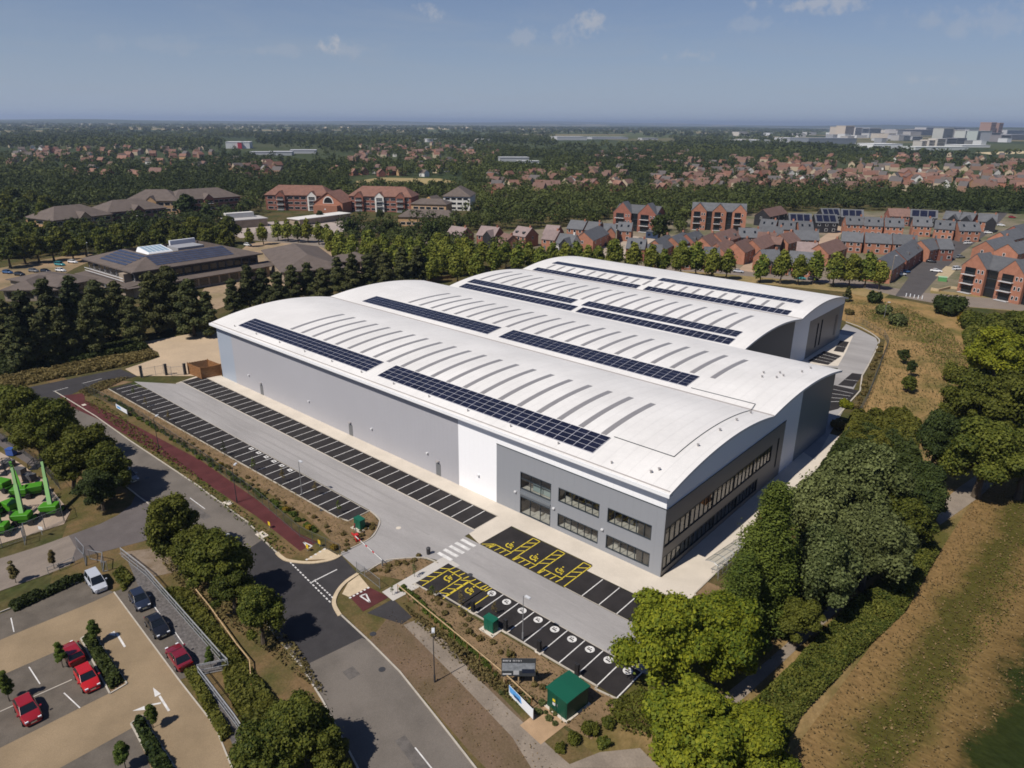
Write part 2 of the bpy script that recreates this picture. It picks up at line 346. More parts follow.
# --- materials of the ground
asph_old = mat('old_asphalt', (0.142, 0.124, 0.106), rough=0.9, var=0.13, scale=0.22, fine=0.18, fscale=9, spec=0.15)
asph_side = mat('side_road_asphalt', (0.115, 0.1, 0.095), rough=0.9, var=0.10, scale=0.4, fine=0.15, fscale=9, spec=0.15)
asph_new = mat('fresh_asphalt', (0.042, 0.039, 0.040), rough=0.85, var=0.12, scale=0.5, fine=0.2, fscale=10, spec=0.2)
bay_m = mat('bay_tarmac', (0.026, 0.023, 0.023), rough=0.85, var=0.2, scale=0.45, fine=0.22, fscale=12, spec=0.2)
paving = mat('block_paving', (0.30, 0.285, 0.275), rough=0.85, var=0.12, scale=0.16, fine=0.08, fscale=4, spec=0.2, stretch=(0.35, 1.3, 1))
slab = mat('pale_concrete', (0.56, 0.50, 0.42), rough=0.9, var=0.06, scale=0.3, fine=0.07, fscale=7, spec=0.2)
slab2 = mat('grey_slabs', (0.46, 0.43, 0.39), rough=0.9, var=0.06, scale=0.3, fine=0.07, fscale=5, spec=0.2)
sand_m = mat('sandy_hardstanding', (0.47, 0.36, 0.245), rough=0.95, col2=(0.40, 0.31, 0.215), scale=0.12, fine=0.12, fscale=3, spec=0.1)
maroon = mat('red_cycleway', (0.085, 0.026, 0.026), rough=0.9, var=0.14, scale=0.5, fine=0.14, fscale=8, spec=0.15)
beige = mat('beige_drive', (0.25, 0.186, 0.115), rough=0.9, var=0.12, scale=0.2, fine=0.15, fscale=9, spec=0.15)
bay_grey = mat('grey_bays', (0.115, 0.098, 0.08), rough=0.9, var=0.15, scale=0.5, fine=0.2, fscale=10, spec=0.15)
soil = mat('bare_soil', (0.155, 0.106, 0.070), rough=0.97, col2=(0.118, 0.086, 0.050), scale=0.35, fine=0.25, fscale=5, spec=0.05, bump=0.03, bscale=3)
mulch = mat('bark_mulch', (0.225, 0.150, 0.085), rough=0.97, col2=(0.15, 0.105, 0.058), scale=0.5, fine=0.3, fscale=7, spec=0.05, bump=0.03, bscale=4)
verge_m = mat('dry_verge', (0.16, 0.105, 0.052), rough=0.97, col2=(0.075, 0.07, 0.024), scale=0.28, fine=0.28, fscale=4, spec=0.05, bump=0.05, bscale=3)
straw = mat('dry_meadow', (0.23, 0.155, 0.07), rough=0.97, col2=(0.085, 0.078, 0.022), scale=0.075, fine=0.28, fscale=1.6, spec=0.03, bump=0.12, bscale=1.2, lo=0.42, hi=0.62, stretch=(1.4, 0.8, 1, 0.5))
straw2 = mat('dry_meadow_far', (0.27, 0.175, 0.075), rough=0.97, col2=(0.11, 0.10, 0.032), scale=0.11, fine=0.25, fscale=1.0, spec=0.03, bump=0.12, bscale=1.2, lo=0.45, hi=0.7)
path_m = mat('old_path', (0.23, 0.19, 0.15), rough=0.95, var=0.14, scale=0.4, fine=0.15, fscale=5, spec=0.1)
white_p = mat('white_road_paint', (0.60, 0.585, 0.56), rough=0.8, var=0.16, scale=1.5, fine=.15, fscale=14)
yellow_p = mat('yellow_road_paint', (0.56, 0.43, 0.035), rough=0.8, var=0.18, scale=1.5, fine=.15, fscale=14)
kerb_m = mat('kerb_stone', (0.42, 0.38, 0.32), rough=0.9, var=0.1, scale=1.2)
sandk = mat('sandstone_kerb', (0.50, 0.40, 0.27), rough=0.9, var=0.1, scale=1.0)
gravel = mat('dark_gravel', (0.11, 0.10, 0.095), rough=0.95, var=0.3, scale=2.5, fine=0.4, fscale=9, bump=0.05, bscale=6)
# --- meadow on the right of the site, verges
sheet('meadow', [(7.5, -34), (60, -70), (110, 0), (90, 120), (60, 150), (2, 150), (-9, 146), (-0.6, 92), (3.2, 66), (7.5, 40)], -0.03, straw)
sheet('mown_field', [_a, _b, at(985, 480), at(1060, 470), (120, 40), (110, -60), (50, -70)], -0.02, banded_field())
sheet('meadow_far', PX([(840, 452), (905, 425), (990, 385), (1010, 345), (985, 318), (935, 306), (905, 300), (850, 293), (838, 318), (885, 340), (880, 372)]), -0.022, straw2)
sheet('verge', [(-160, -26.0), (-160, -33), (-112, -33), (-45, -33), (-20, -38), (6, -42), (30, -52), (36, -40), (12, -29), (-22, -24.3), (-48, -20.5), (-126, -24)], -0.024, verge_m)
sheet('left_verge', [(-160, -36), (-72, -36), (-45, -36.5), (-22, -39), (-5, -44), (30, -58), (20, -80), (-30, -66), (-66, -50), (-76, -45), (-160, -60)], -0.02, verge_m)
sheet('soil', PX([(392, 612), (440, 636), (505, 700), (570, 768), (590, 790), (508, 790), (470, 752), (430, 705), (398, 668), (370, 640)]), -0.012, soil)
sheet('path', PX([(403.5, 625), (416, 620), (445, 641), (473.5, 674), (512, 712), (560, 756), (600, 790), (545, 790), (512, 737), (456, 678)]), 0.004, path_m)
sheet('path', PX([(680, 730), (768, 660), (842, 594), (852, 598), (772, 672), (696, 742)]), -0.005, path_m)
sheet('path', PX([(930, 512), (958, 488), (984, 470), (1000, 480), (975, 500), (940, 525)]), -0.005, path_m)
sheet('path', PX([(560, 768), (600, 752), (640, 748), (660, 768)]), -0.003, path_m)
# --- main road
RK = [(-133, -29.4), (-112, -28.8), (-94, -29.0), (-69, -28.8), (-52, -29.2), (-46, -30.2), (-40, -31.0), (-31, -31.9), (-24.7, -32.6), (-18.4, -33.2), (-12.2, -34), (-4, -35.8), (2.5, -37.3), (12, -40.5), (30, -48), (60, -62)]
LK = [(-134, -37), (-112, -36.6), (-94, -36.6), (-72.3, -36.7), (-60.5, -36.5), (-45, -37.4), (-25.3, -40.1), (-21, -40.6), (-15.1, -41.9), (-10.1, -43.3), (-5.7, -44.5), (5, -48.3), (20, -55), (50, -70)]
sheet('main_road', RK+LK[::-1], 0.004, asph_old)
sheet('new_surfacing', PX([(303.5, 666), (362, 638), (372, 642), (340, 612), (334, 604), (337, 593), (345.6, 582.5), (358, 574), (341, 555), (331.6, 559.8), (311, 563), (289, 561), (280, 556.7), (262, 540), (232, 560)]), 0.010, asph_new)
sheet('side_road', PX([(-30, 572), (0, 558.5), (40, 546), (68.7, 535.6), (100, 524), (118, 515), (131, 505), (136, 494), (160, 500), (178, 522), (175, 528), (144, 541), (110, 550), (86, 556), (48.7, 573.7), (0, 591), (-40, 606)]), 0.0075, asph_side)
sheet('side_road_concrete', PX([(-30, 572), (0, 558.5), (40, 546), (68.7, 535.6), (76, 548), (70, 565), (48.7, 573.7), (0, 591), (-40, 606)]), 0.011, mat('worn_concrete', (0.2, 0.165, 0.135), rough=0.9, var=0.12, scale=0.4, stretch=(1, 0.4, 1, 0.5), fine=0.15, fscale=7))
sheet('north_road', PX([(-40, 405), (15, 390), (60, 381), (120, 369), (137.5, 376), (110, 383), (86, 388), (70, 395), (64, 405), (40, 412), (-20, 425)]), 0.0085, asph_new)
sheet('sandy_yard', PX([(137, 343), (216, 329.5), (222, 376), (137, 376), (125, 369), (160, 357), (158, 352)]), 0.005, sand_m)
sheet('sandy_yard', [(-140, 2), (-115.4, 2), (-115.4, 30), (-128, 34), (-150, 20)], 0.007, sand_m)
# red cycleway and its verges
sheet('cycleway', PX([(60, 396), (84, 393), (85, 400), (140, 428), (200, 460), (256, 499), (300, 534), (317.5, 542), (300, 551), (256, 516), (180, 466), (100, 420), (60, 402)]), 0.010, maroon)
sheet('cycleway', PX([(349, 596), (370, 587.5), (389, 597), (363, 611.5)]), 0.010, maroon)
sheet('link_path', PX([(367, 613), (393, 599), (412, 617), (402, 624)]), 0.0085, asph_new)
sheet('tactile_paving', PX([(305.5, 560), (325, 548), (338, 555.5), (334, 559)]), 0.016, sandk)
sheet('tactile_paving', PX([(342, 594), (349, 597), (369, 587), (359, 575), (348, 583)]), 0.016, sandk)
# --- warehouse forecourt
sheet('forecourt', [(-127, -15.2), (-118.5, -9.5), (-118.5, -8.2), (-26, -8.2), (-26, -10.3), (4, -10.3), (9, -10.3), (9, -16.4), (-22.9, -16.4), (-26.3, -17.6), (-28.8, -20.2), (-29.8, -23.8), (-30, -25.6), (-35.5, -24.9), (-35.7, -21.5), (-35.6, -19.9), (-36.8, -17.6), (-38.5, -15.8), (-41.8, -14.9)], 0.008, paving)
sheet('apron', [(-121, -0.0), (-119.0, -9.4), (-26.0, -9.4), (-23, -10.3), (-22.8, -3.7), (-8.2, -3.7), (-8.2, -5.3), (8.4, -5.3), (5.2, -1.0), (5, 3.2), (5.0, 24), (3.5, 62.5), (-1, 62.5), (-1, 40), (0.2, 0.1)], 0.004, slab)
sheet('footpath', PX([(382, 592), (445, 556), (460, 565.5), (393, 601)]), 0.012, slab2)
mulchs = [[(-127, -22.9), (-127, -15.4), (-130, -17), (-131, -22.5)], [(-126.5, -21.0), (-43.7, -19.3), (-41.8, -18.9), (-41.8, -15.0), (-38.5, -15.9), (-36.8, -17.7), (-35.7, -20), (-35.8, -24.4), (-48, -22.2), (-126.5, -23.6)],
          [(-29.6, -25.2), (-29.7, -22), (-28.7, -20.3), (-26.4, -18.1), (-24.5, -17.6), (-24.5, -23)],
          [(-23, -22.6), (7.8, -21.5), (8.5, -27.5), (2.4, -28.2), (-9, -26.6), (-22.6, -24.9)], [(5.1, -1), (5.0, 3.2), (12, 4), (12, -6), (8.4, -5.2)]]
for p in mulchs: sheet('planting_bed', p, -0.004, mulch)
sheet('bay_row', [(-119.2, -8.0), (-119.2, -3.1), (-26.2, -3.1), (-26.2, -8.0)], 0.014, bay_m)
sheet('bay_row', [(-126.2, -20.7), (-126.2, -16.4), (-118, -15.15), (-41.8, -15.15), (-41.8, -18.9), (-43.7, -19.3)], 0.014, bay_m)
sheet('bay_row', [(-22.8, -10.15), (-22.8, -3.9), (-8.0, -3.9), (-8.0, -5.4), (8.6, -5.4), (8.6, -10.15)], 0.014, bay_m)
sheet('bay_row', [(-22.9, -16.5), (-22.9, -22.4), (-15.4, -22.0), (-15.4, -21.6), (7.6, -21.3), (7.6, -16.5)], 0.014, bay_m)
# painted markings: each row of lines is paint on its surface
def paint(name, segs, m, w=0.11, z=0.022):
    mb = MB()
    for (x0, y0, x1, y1) in segs:
        d = hypot(x1-x0, y1-y0); nx, ny = -(y1-y0)/d*w/2, (x1-x0)/d*w/2
        mb.quad((x0-nx, y0-ny, z), (x1-nx, y1-ny, z), (x1+nx, y1+ny, z), (x0+nx, y0+ny, z))
    return struct(mb.build(name, m))
segs = []
n1 = 37; p1 = (119.0-26.2)/n1
for i in range(1, n1): segs.append((-119.0+p1*i, -7.9, -119.0+p1*i, -3.2))
for i in range(33): segs.append((-43.9-2.52*i, -19.3-0.018*i, -43.9-2.52*i, -15.2))
for x in (-5.3, -2.7, -0.1, 2.45, 5.0): segs.append((x, -10.1, x, -5.5))
for i in range(9): segs.append((-12.85+2.53*i, -21.4, -12.85+2.53*i, -16.55))
paint('bay_lines', segs, white_p, 0.13)
edge = [(-119, -8.05, -26.2, -8.05), (-118, -15.1, -41.8, -15.1), (-8, -10.2, 8.6, -10.2), (-15.4, -16.45, 7.6, -16.45), (-26.2, -8.0, -26.2, -3.1)]
paint('channel_lines', edge, kerb_m, 0.12, 0.018)
paint('zebra_crossing', [(-25.75, -15.7+1.13*i, -23.05, -15.7+1.13*i) for i in range(5)], white_p, 0.58, 0.02)
# hatched disabled bays
ys = []
for k in range(3):
    x0 = -21.4+4.45*k; xa = x0+0.0; xb = x0+3.1; xc = xb+1.25
    ys += [(xa, -8.9, xb, -8.9), (xb, -8.9, xb, -4.1), (xc, -10.1, xc, -4.1), (xb, -4.1, xc, -4.1), (xa, -10.1, xa, -8.9)]
    for j in range(3): ys.append((xb, -8.3+1.3*j, xc, -7.3+1.3*j))
    for j in range(4): ys.append((xa+0.1+j*0.95, -10.1, xa+0.35+j*0.95, -8.9))
ys += [(-22.7, -10.1, -21.4, -8.9), (-22.0, -10.1, -21.4, -9.4)]
for k in range(2):
    x0 = -21.8+3.9*k; xb = x0+2.55
    ys += [(x0, -17.6, xb, -17.6), (x0, -22.2, x0, -17.6), (xb, -22.0, xb, -17.6), (xb+1.2, -21.9, xb+1.2, -17.6)]
    for j in range(4): ys.append((x0-1.1, -21.6+1.2*j, x0, -20.9+1.2*j))
    for j in range(4): ys.append((x0+j*0.95, -17.6, x0+0.25+j*0.95, -16.55))
ys += [(-15.35, -21.5, -15.35, -16.6)]
paint('disabled_bay_hatching', ys, yellow_p, 0.15)
def wheelchair(x, y, s, m=yellow_p):
    segs = []
    for i in range(9):
        a0 = radians(150+i*26); a1 = radians(150+(i+1)*26); segs.append((x+s*.42*cos(a0), y+s*.42*sin(a0), x+s*.42*cos(a1), y+s*.42*sin(a1)))
    segs += [(x-.1*s, y+.45*s, x-.05*s, y-.02*s), (x-.08*s, y+.02*s, x+.38*s, y+.02*s), (x+.36*s, y+.02*s, x+.55*s, y-.5*s), (x-.1*s, y+.25*s, x+.25*s, y+.25*s), (x-.18*s, y+.72*s, x-.02*s, y+.72*s)]
    return segs
paint('wheelchair_symbol', sum([wheelchair(-19.6+4.45*k, -7.7, 1.25) for k in range(3)], []), yellow_p, 0.2)
paint('wheelchair_symbol', sum([wheelchair(-20.5+3.9*k, -18.8, 1.25) for k in range(2)], []), yellow_p, 0.2)
def ev_disc(mb, mk, x, y):
    n = 18; r = 0.56
    mb.poly([(x+r*cos(2*pi*i/n), y+r*sin(2*pi*i/n), 0.022) for i in range(n)])
    for (a, b, c, d) in ((-.3, -.18, .12, .02), (-.02, .1, .12, .3), (-.35, .12, -.1, .24), (.16, -.3, .3, -.02)):
        mk.quad((x+a, y+b, .027), (x+c, y+b, .027), (x+c, y+d, .027), (x+a, y+d, .027))
mb = MB(); mk = MB()
for i in range(9): ev_disc(mb, mk, -14.1+2.53*i, -17.35)
struct(mb.build('charging_bay_roundels', white_p)); struct(mk.build('charging_bay_symbols', bay_m))
mb = MB(); mk = MB()
for i in range(6):
    x = -62.6-2.52*i; y = -15.7
    mb.quad((x-.5, y-.35, .022), (x+.5, y-.35, .022), (x+.5, y+.35, .022), (x-.5, y+.35, .022)); mk.quad((x-.2, y-.12, .027), (x+.28, y-.12, .027), (x+.28, y+.12, .027), (x-.2, y+.12, .027))
struct(mb.build('visitor_bay_marks', white_p)); struct(mk.build('visitor_bay_symbols', bay_m))
# junction lines
def dashes(px0, px1, n, frac=0.6):
    a = at(*px0); b = at(*px1); out = []
    for i in range(n):
        t0 = i/n; t1 = t0+frac/n; out.append((a[0]+(b[0]-a[0])*t0, a[1]+(b[1]-a[1])*t0, a[0]+(b[0]-a[0])*t1, a[1]+(b[1]-a[1])*t1))
    return out
paint('give_way_lines', dashes((290, 562), (310, 582), 8)+dashes((310, 582), (331.5, 603.5), 8)+dashes((314.5, 580.5), (334, 599), 8)+[at(311, 583)+at(316, 579.5), at(316, 580)+at(337, 569.5)], white_p, 0.18, 0.016)
paint('centre_line', [at(415, 747.5)+at(433, 770), at(447, 790)+at(470, 815), at(190, 498)+at(205, 509)], white_p, 0.13, 0.013)
paint('cycle_give_way_mark', [at(303.5, 542)+at(312, 546), at(312, 546)+at(308.5, 548.5), at(308.5, 548.5)+at(303.5, 542), at(360, 596)+at(366, 594), at(366, 594)+at(370, 602.5), at(370, 602.5)+at(360, 596)], white_p, 0.2, 0.02)
paint('edge_marks', [at(306+4.4*i, 559.2-2.6*i)+at(307.6+4.4*i, 560-2.6*i) for i in range(5)]+[at(349.5+3.6*i, 597.3-1.95*i)+at(351+3.6*i, 598.1-1.95*i) for i in range(6)], white_p, 0.3, 0.02)
paint('lane_lines', [at(53, 391.5)+at(68, 387.5), at(82, 383.5)+at(102, 378.5)], white_p, 0.14, 0.02)
# kerbs: real 0.12 m steps
def kerb(pts, m=kerb_m, w=0.16, h=0.12, name='kerb'):
    mb = MB()
    for a, b in zip(pts[:-1], pts[1:]):
        d = hypot(b[0]-a[0], b[1]-a[1])
        if d < 0.01: continue
        nx, ny = -(b[1]-a[1])/d*w/2, (b[0]-a[0])/d*w/2
        mb.prism([(a[0]-nx, a[1]-ny), (b[0]-nx, b[1]-ny), (b[0]+nx, b[1]+ny), (a[0]+nx, a[1]+ny)], -0.03, h)
    return struct(mb.build(name, m))
def arc(pts, n=5):
    """smooth a polyline (Catmull-Rom)"""
    out = []
    P = [pts[0]]+list(pts)+[pts[-1]]
    for i in range(1, len(P)-2):
        for k in range(n):
            t = k/n; a, b, c, d = P[i-1], P[i], P[i+1], P[i+2]
            out.append(tuple(0.5*((2*b[j])+(-a[j]+c[j])*t+(2*a[j]-5*b[j]+4*c[j]-d[j])*t*t+(-a[j]+3*b[j]-3*c[j]+d[j])*t**3) for j in (0, 1)))
    out.append(tuple(pts[-1])); return out
kerb([(-133, -29.4), (-112, -28.8), (-94, -29.0), (-69, -28.8), (-52, -29.2), (-46, -30.2), at(277, 553)], kerb_m)
kerb(arc(PX([(277, 553), (281, 557), (289, 561), (311, 563), (331.6, 559.8), (341, 555)])), sandk, 0.5)
kerb(arc(PX([(358, 574), (345.6, 582.5), (337, 593), (334, 604), (340, 616)])), sandk, 0.5)
kerb([at(340, 616)]+RK[8:-1], kerb_m)
kerb(LK[1:-1], kerb_m)
kerb([(-118.6, -9.4), (-119.3, -3.0), (-26.1, -3.0)], kerb_m, 0.12, 0.05)
kerb(arc([(-41.8, -15), (-38.5, -15.7), (-36.7, -17.6), (-35.5, -20), (-35.6, -24.7)]), kerb_m)
kerb([(-126.2, -21.0), (-43.7, -19.5), (-41.7, -19.0), (-41.7, -15.1)], kerb_m)
kerb(arc([(-29.5, -25.2), (-29.6, -22), (-28.6, -20.3), (-26.3, -17.9), (-24, -17.4)]), kerb_m)
kerb([(-22.9, -22.55), (-19, -22.3), (-19, -21.8), (-15.4, -21.75), (5.0, -21.45), (5.0, -21.9), (7.7, -21.5)], kerb_m)
kerb([(9.05, -3.7), (5.1, -0.2), (5.1, 3.3), (5.1, 24), (3.6, 62)], kerb_m)
# --- yard of the far warehouse (its bays and planting)
sheet('rear_forecourt', PX([(800, 361), (838, 334), (846, 324), (858, 329), (876, 338), (878, 343), (868, 365), (857, 382), (845, 408), (832, 430), (815, 460), (800, 450), (830, 385), (838, 368), (810, 366)]), 0.006, paving)
sheet('rear_path', PX([(800, 361), (838, 334), (853, 336), (846, 352), (838, 366), (812, 365)]), 0.010, slab)
sheet('bay_row', PX([(807.5, 361), (824, 351), (841.5, 356), (828, 365)]), 0.016, bay_m)
sheet('bay_row', PX([(833.5, 351), (840, 340.5), (849, 342), (843.5, 352.5)]), 0.016, bay_m)
sheet('bay_row', PX([(828, 402), (834, 385), (847, 388), (858.5, 390.5), (851, 399), (838, 409), (826, 412)]), 0.016, bay_m)
sheet('bay_row', PX([(838, 385), (852, 373), (863.5, 374.5), (853, 387)]), 0.016, bay_m)
s = []
for i in range(1, 4): t = i/4; s.append(at(807.5+16.5*t, 361-10*t)+at(828+13.5*t, 365-9*t))
for i in range(1, 5): t = i/5; s.append(at(827+7*t, 406-21*t)+at(842+14*t, 404-13*t))
s.append(at(837, 346)+at(847, 347.5)); s.append(at(845, 379.5)+at(858, 381))
paint('bay_lines', s, white_p, 0.14, 0.024)
kerb(arc(PX([(846, 322), (862, 328), (877, 337.5), (878.5, 344), (868, 366)]), 4)+PX([(862, 376), (860, 391), (850, 402), (838, 416)]), kerb_m, 0.3)
# --- back road, estate ground and roads
back_m = mat('back_road', (0.20, 0.165, 0.135), rough=0.95, var=0.1, scale=0.1)
sheet('back_road', PX([(330, 222), (395, 236), (480, 258), (600, 268), (700, 272), (850, 285), (884, 293), (905, 298), (945, 305), (1024, 311), (1100, 316), (1100, 305), (1024, 300), (975, 297), (915, 292), (850, 279), (700, 267), (600, 262), (480, 250), (395, 231), (330, 218)]), 0.004, back_m)
estate_m = mat('estate_ground', (0.215, 0.172, 0.122), rough=0.95, col2=(0.09, 0.095, 0.04), scale=0.05, fine=0.2, fscale=0.5)
sheet('estate_ground', PX([(440, 244), (480, 251), (600, 263), (700, 268), (850, 280), (900, 292), (1060, 302), (1100, 300), (1090, 218), (1000, 213), (860, 211), (760, 213), (690, 219), (650, 222), (612, 219), (560, 228), (500, 232), (440, 235)]), -0.01, estate_m)
est_road = mat('estate_road', (0.075, 0.068, 0.066), rough=0.9, var=0.1, scale=0.2)
sheet('estate_road', PX([(895, 296), (920, 262), (948, 243), (985, 222), (1000, 212), (1008, 213), (990, 232), (962, 252), (934, 281), (920, 297)]), 0.008, est_road)
sheet('estate_road', PX([(905, 276), (917, 264), (944, 252), (952, 256), (925, 270), (914, 279)]), 0.012, est_road)
sheet('estate_drive', PX([(935, 276), (946, 266), (958, 268), (948, 278)]), 0.016, mat('tan_paving', (0.42, 0.33, 0.2), var=0.08, scale=0.6))
sheet('estate_road', PX([(590, 250), (612, 240), (635, 236), (660, 240), (648, 252), (612, 262), (592, 262)]), 0.008, mat('unfinished_road', (0.40, 0.33, 0.26), var=0.12, scale=0.1))
sheet('estate_road', PX([(738, 270), (752, 258), (775, 244), (812, 244), (840, 225), (850, 226), (822, 250), (780, 252), (764, 262), (758, 273)]), 0.010, mat('block_lane', (0.40, 0.29, 0.20), var=0.12, scale=0.1))
sheet('green_strip', PX([(590, 264), (700, 269.5), (850, 282), (890, 294), (880, 300), (845, 292), (700, 278), (590, 268)]), -0.004, mat('parched_lawn', (0.30, 0.21, 0.095), rough=0.95, col2=(0.17, 0.14, 0.05), scale=0.08, fine=0.2, fscale=1))
sheet('green_strip', PX([(930, 290), (1024, 299), (1100, 304), (1100, 318), (1024, 312), (955, 306), (932, 303)]), 0.001, MATS['parched_lawn'])
# --- around the office on the left
sheet('office_grounds', PX([(225, 262), (250, 243), (330, 236), (372, 253), (420, 268), (370, 275), (300, 290), (240, 300), (215, 310), (195, 300)]), -0.012, mat('tan_ground', (0.34, 0.24, 0.16), rough=0.95, col2=(0.22, 0.17, 0.09), scale=0.05, fine=0.2, fscale=0.5))
sheet('office_car_park', PX([(-60, 285), (0, 268), (30, 262), (85, 252), (100, 257), (75, 268), (50, 282), (0, 290), (-60, 300)]), -0.010, mat('tan_car_park', (0.33, 0.22, 0.13), rough=0.95, col2=(0.15, 0.12, 0.06), scale=0.06))
sheet('service_road', PX([(255, 232), (320, 238), (372, 250), (368, 256), (310, 245), (250, 240)]), -0.004, back_m)
sheet('care_home_court', PX([(225, 230), (265, 222), (350, 218), (362, 226), (330, 236), (240, 238)]), -0.011, mat('court_paving', (0.36, 0.30, 0.26), var=0.12, scale=0.05))
sheet('straw_field', PX([(356, 181), (380, 177.5), (440, 178.5), (457, 182), (456, 188.5), (357, 188.5)]), 0.0, mat('straw_field_grass', (0.33, 0.25, 0.11), rough=0.95, col2=(0.27, 0.21, 0.09), scale=0.03))
# --- lower-left customer car park
sheet('beige_drive', PX([(-30, 655), (0, 640), (95, 601), (114, 592), (179, 680), (215, 726), (232, 768), (236, 790), (-30, 790)]), 0.006, beige)
sheet('grey_bays', PX([(-30, 628), (0, 614), (82, 582), (114, 592), (95, 601), (0, 640), (-30, 654)]), 0.008, bay_grey)
sheet('grey_bays', PX([(-30, 692), (0, 676), (80, 641), (110, 693), (0, 748), (-30, 764)]), 0.012, bay_grey)
sheet('grey_bays', PX([(60, 768), (132, 728), (160, 775), (150, 800), (30, 800), (20, 790)]), 0.012, bay_grey)
sheet('grey_bays', PX([(114, 592), (122, 589), (140, 576), (190, 650), (204, 668), (190, 676), (179, 680)]), 0.010, bay_grey)
sheet('gravel_strip', PX([(128, 562), (146, 572), (226, 668), (200, 676), (178, 643), (140, 590)]), 0.013, gravel)
sheet('gravel_strip', PX([(196, 672), (204, 672), (252, 745), (254, 800), (240, 800), (238, 755)]), 0.013, gravel)
sheet('planting_bed', PX([(82, 637), (92, 632), (127, 684), (110, 693)]), 0.016, mulch)
sheet('planting_bed', PX([(131, 722), (142, 716), (182, 780), (160, 790)]), 0.016, mulch)
kerb(PX([(81, 639), (92, 632), (127, 684), (110, 694), (81, 639)]), kerb_m); kerb(PX([(131, 724), (142, 716), (184, 782)]), kerb_m); kerb(PX([(131, 724), (158, 775)]), kerb_m)
kerb(PX([(0, 612.5), (82, 581)]), kerb_m, 0.14); kerb(PX([(114, 592), (179, 680), (215, 726), (232, 768), (236, 790)]), kerb_m, 0.14, 0.05)
kerb(PX([(0, 712), (72, 680)]), kerb_m, 0.14, 0.06)
sheet('left_path', PX([(118, 553), (160, 547), (182, 563), (180, 571), (152, 577)]), 0.002, mat('worn_path', (.22, .17, .125), rough=.95, col2=(.15, .11, .07), scale=.6, fine=.2, fscale=6))
paint('bay_lines', [at(154, 606)+at(160, 614.5), at(175, 632)+at(184, 645), at(29, 667)+at(40, 684), at(64, 693)+at(80, 708), at(11, 618)+at(14, 632)], white_p, 0.11, 0.02)
def arrow(pts, head, name='direction_arrow'):
    o = paint(name, [at(*a)+at(*b) for a, b in zip(pts[:-1], pts[1:])], white_p, 0.22, 0.014)
    return o
arrow([(125, 647), (116.5, 633), (112, 634)], None)
arrow([(169, 711), (159.5, 696)], None); arrow([(161, 703), (146, 706)], None)
mb = MB()
for tri in ([(108, 634.5), (114.5, 631), (115.5, 636)], [(153, 687.5), (161, 694), (155, 697)], [(132.5, 711), (144.5, 706), (145, 710)]): mb.poly([at(*p)+(0.016,) for p in tri])
struct(mb.build('arrow_heads', white_p))
# --- hire yard with the green lifts
sheet('hire_yard', PX([(-40, 470), (0, 452), (18, 462), (46, 482), (70, 512), (64, 524), (0, 544), (-40, 556)]), 0.006, mat('pale_yard', (0.40, 0.31, 0.235), rough=0.95, col2=(0.33, 0.26, 0.2), scale=0.3))
sheet('yard_lane', PX([(-40, 425), (0, 433), (40, 462), (34, 468), (0, 446), (-40, 440)]), 0.003, asph_side)

# --- the air: a closed box of thin even haze round camera and scene
mb = MB(); mb.box(-43000, -43000, -1.2, 43000, 43000, 150.0)
hz = bpy.data.materials.new('haze_air'); hz.use_nodes = True; _n = hz.node_tree; _n.nodes.clear()
_o = _n.nodes.new('ShaderNodeOutputMaterial'); _v = _n.nodes.new('ShaderNodeVolumePrincipled'); _v.inputs['Color'].default_value = (0.62, 0.76, 1.0, 1); _v.inputs['Density'].default_value = HAZE_D; _v.inputs['Anisotropy'].default_value = 0.2
_n.links.new(_v.outputs[0], _o.inputs['Volume'])
tag(mb.build('haze', hz), 'thin summer haze over the plain', None, None, 'stuff')

far_straw = mat('stubble_field', (0.52, 0.42, 0.25), rough=.95); far_green = mat('pasture', (0.16, 0.17, 0.06), rough=.95)
for k, (poly, m_) in enumerate([([(414, 128.8), (440, 126.6), (470, 126.8), (478, 128.6), (450, 129.6)], far_straw), ([(382, 130.5), (410, 129), (404, 131.5)], far_straw), ([(510, 128.6), (545, 127.8), (560, 129), (520, 129.6)], far_straw), ([(300, 127.6), (340, 126.4), (372, 127), (330, 128.6)], far_straw), ([(60, 123.6), (130, 122.8), (170, 123.4), (90, 124.6)], far_straw),
    ([(170, 127.4), (230, 126), (262, 126.8), (200, 128.4)], far_straw), ([(640, 131.5), (700, 129.5), (730, 130.5), (670, 133)], far_green), ([(545, 203.5), (585, 202), (590, 205), (550, 206)], straw2), ([(470, 206), (515, 203), (520, 206), (475, 208.5)], straw2), ([(545, 213), (562, 211), (566, 216), (548, 218)], straw2), ([(600, 205), (612, 203), (612, 212), (601, 214)], straw2), ([(975, 152.5), (1040, 150.5), (1060, 152.5), (990, 154.5)], far_straw)]):
    sheet('field', PX(poly), 0.05, m_)

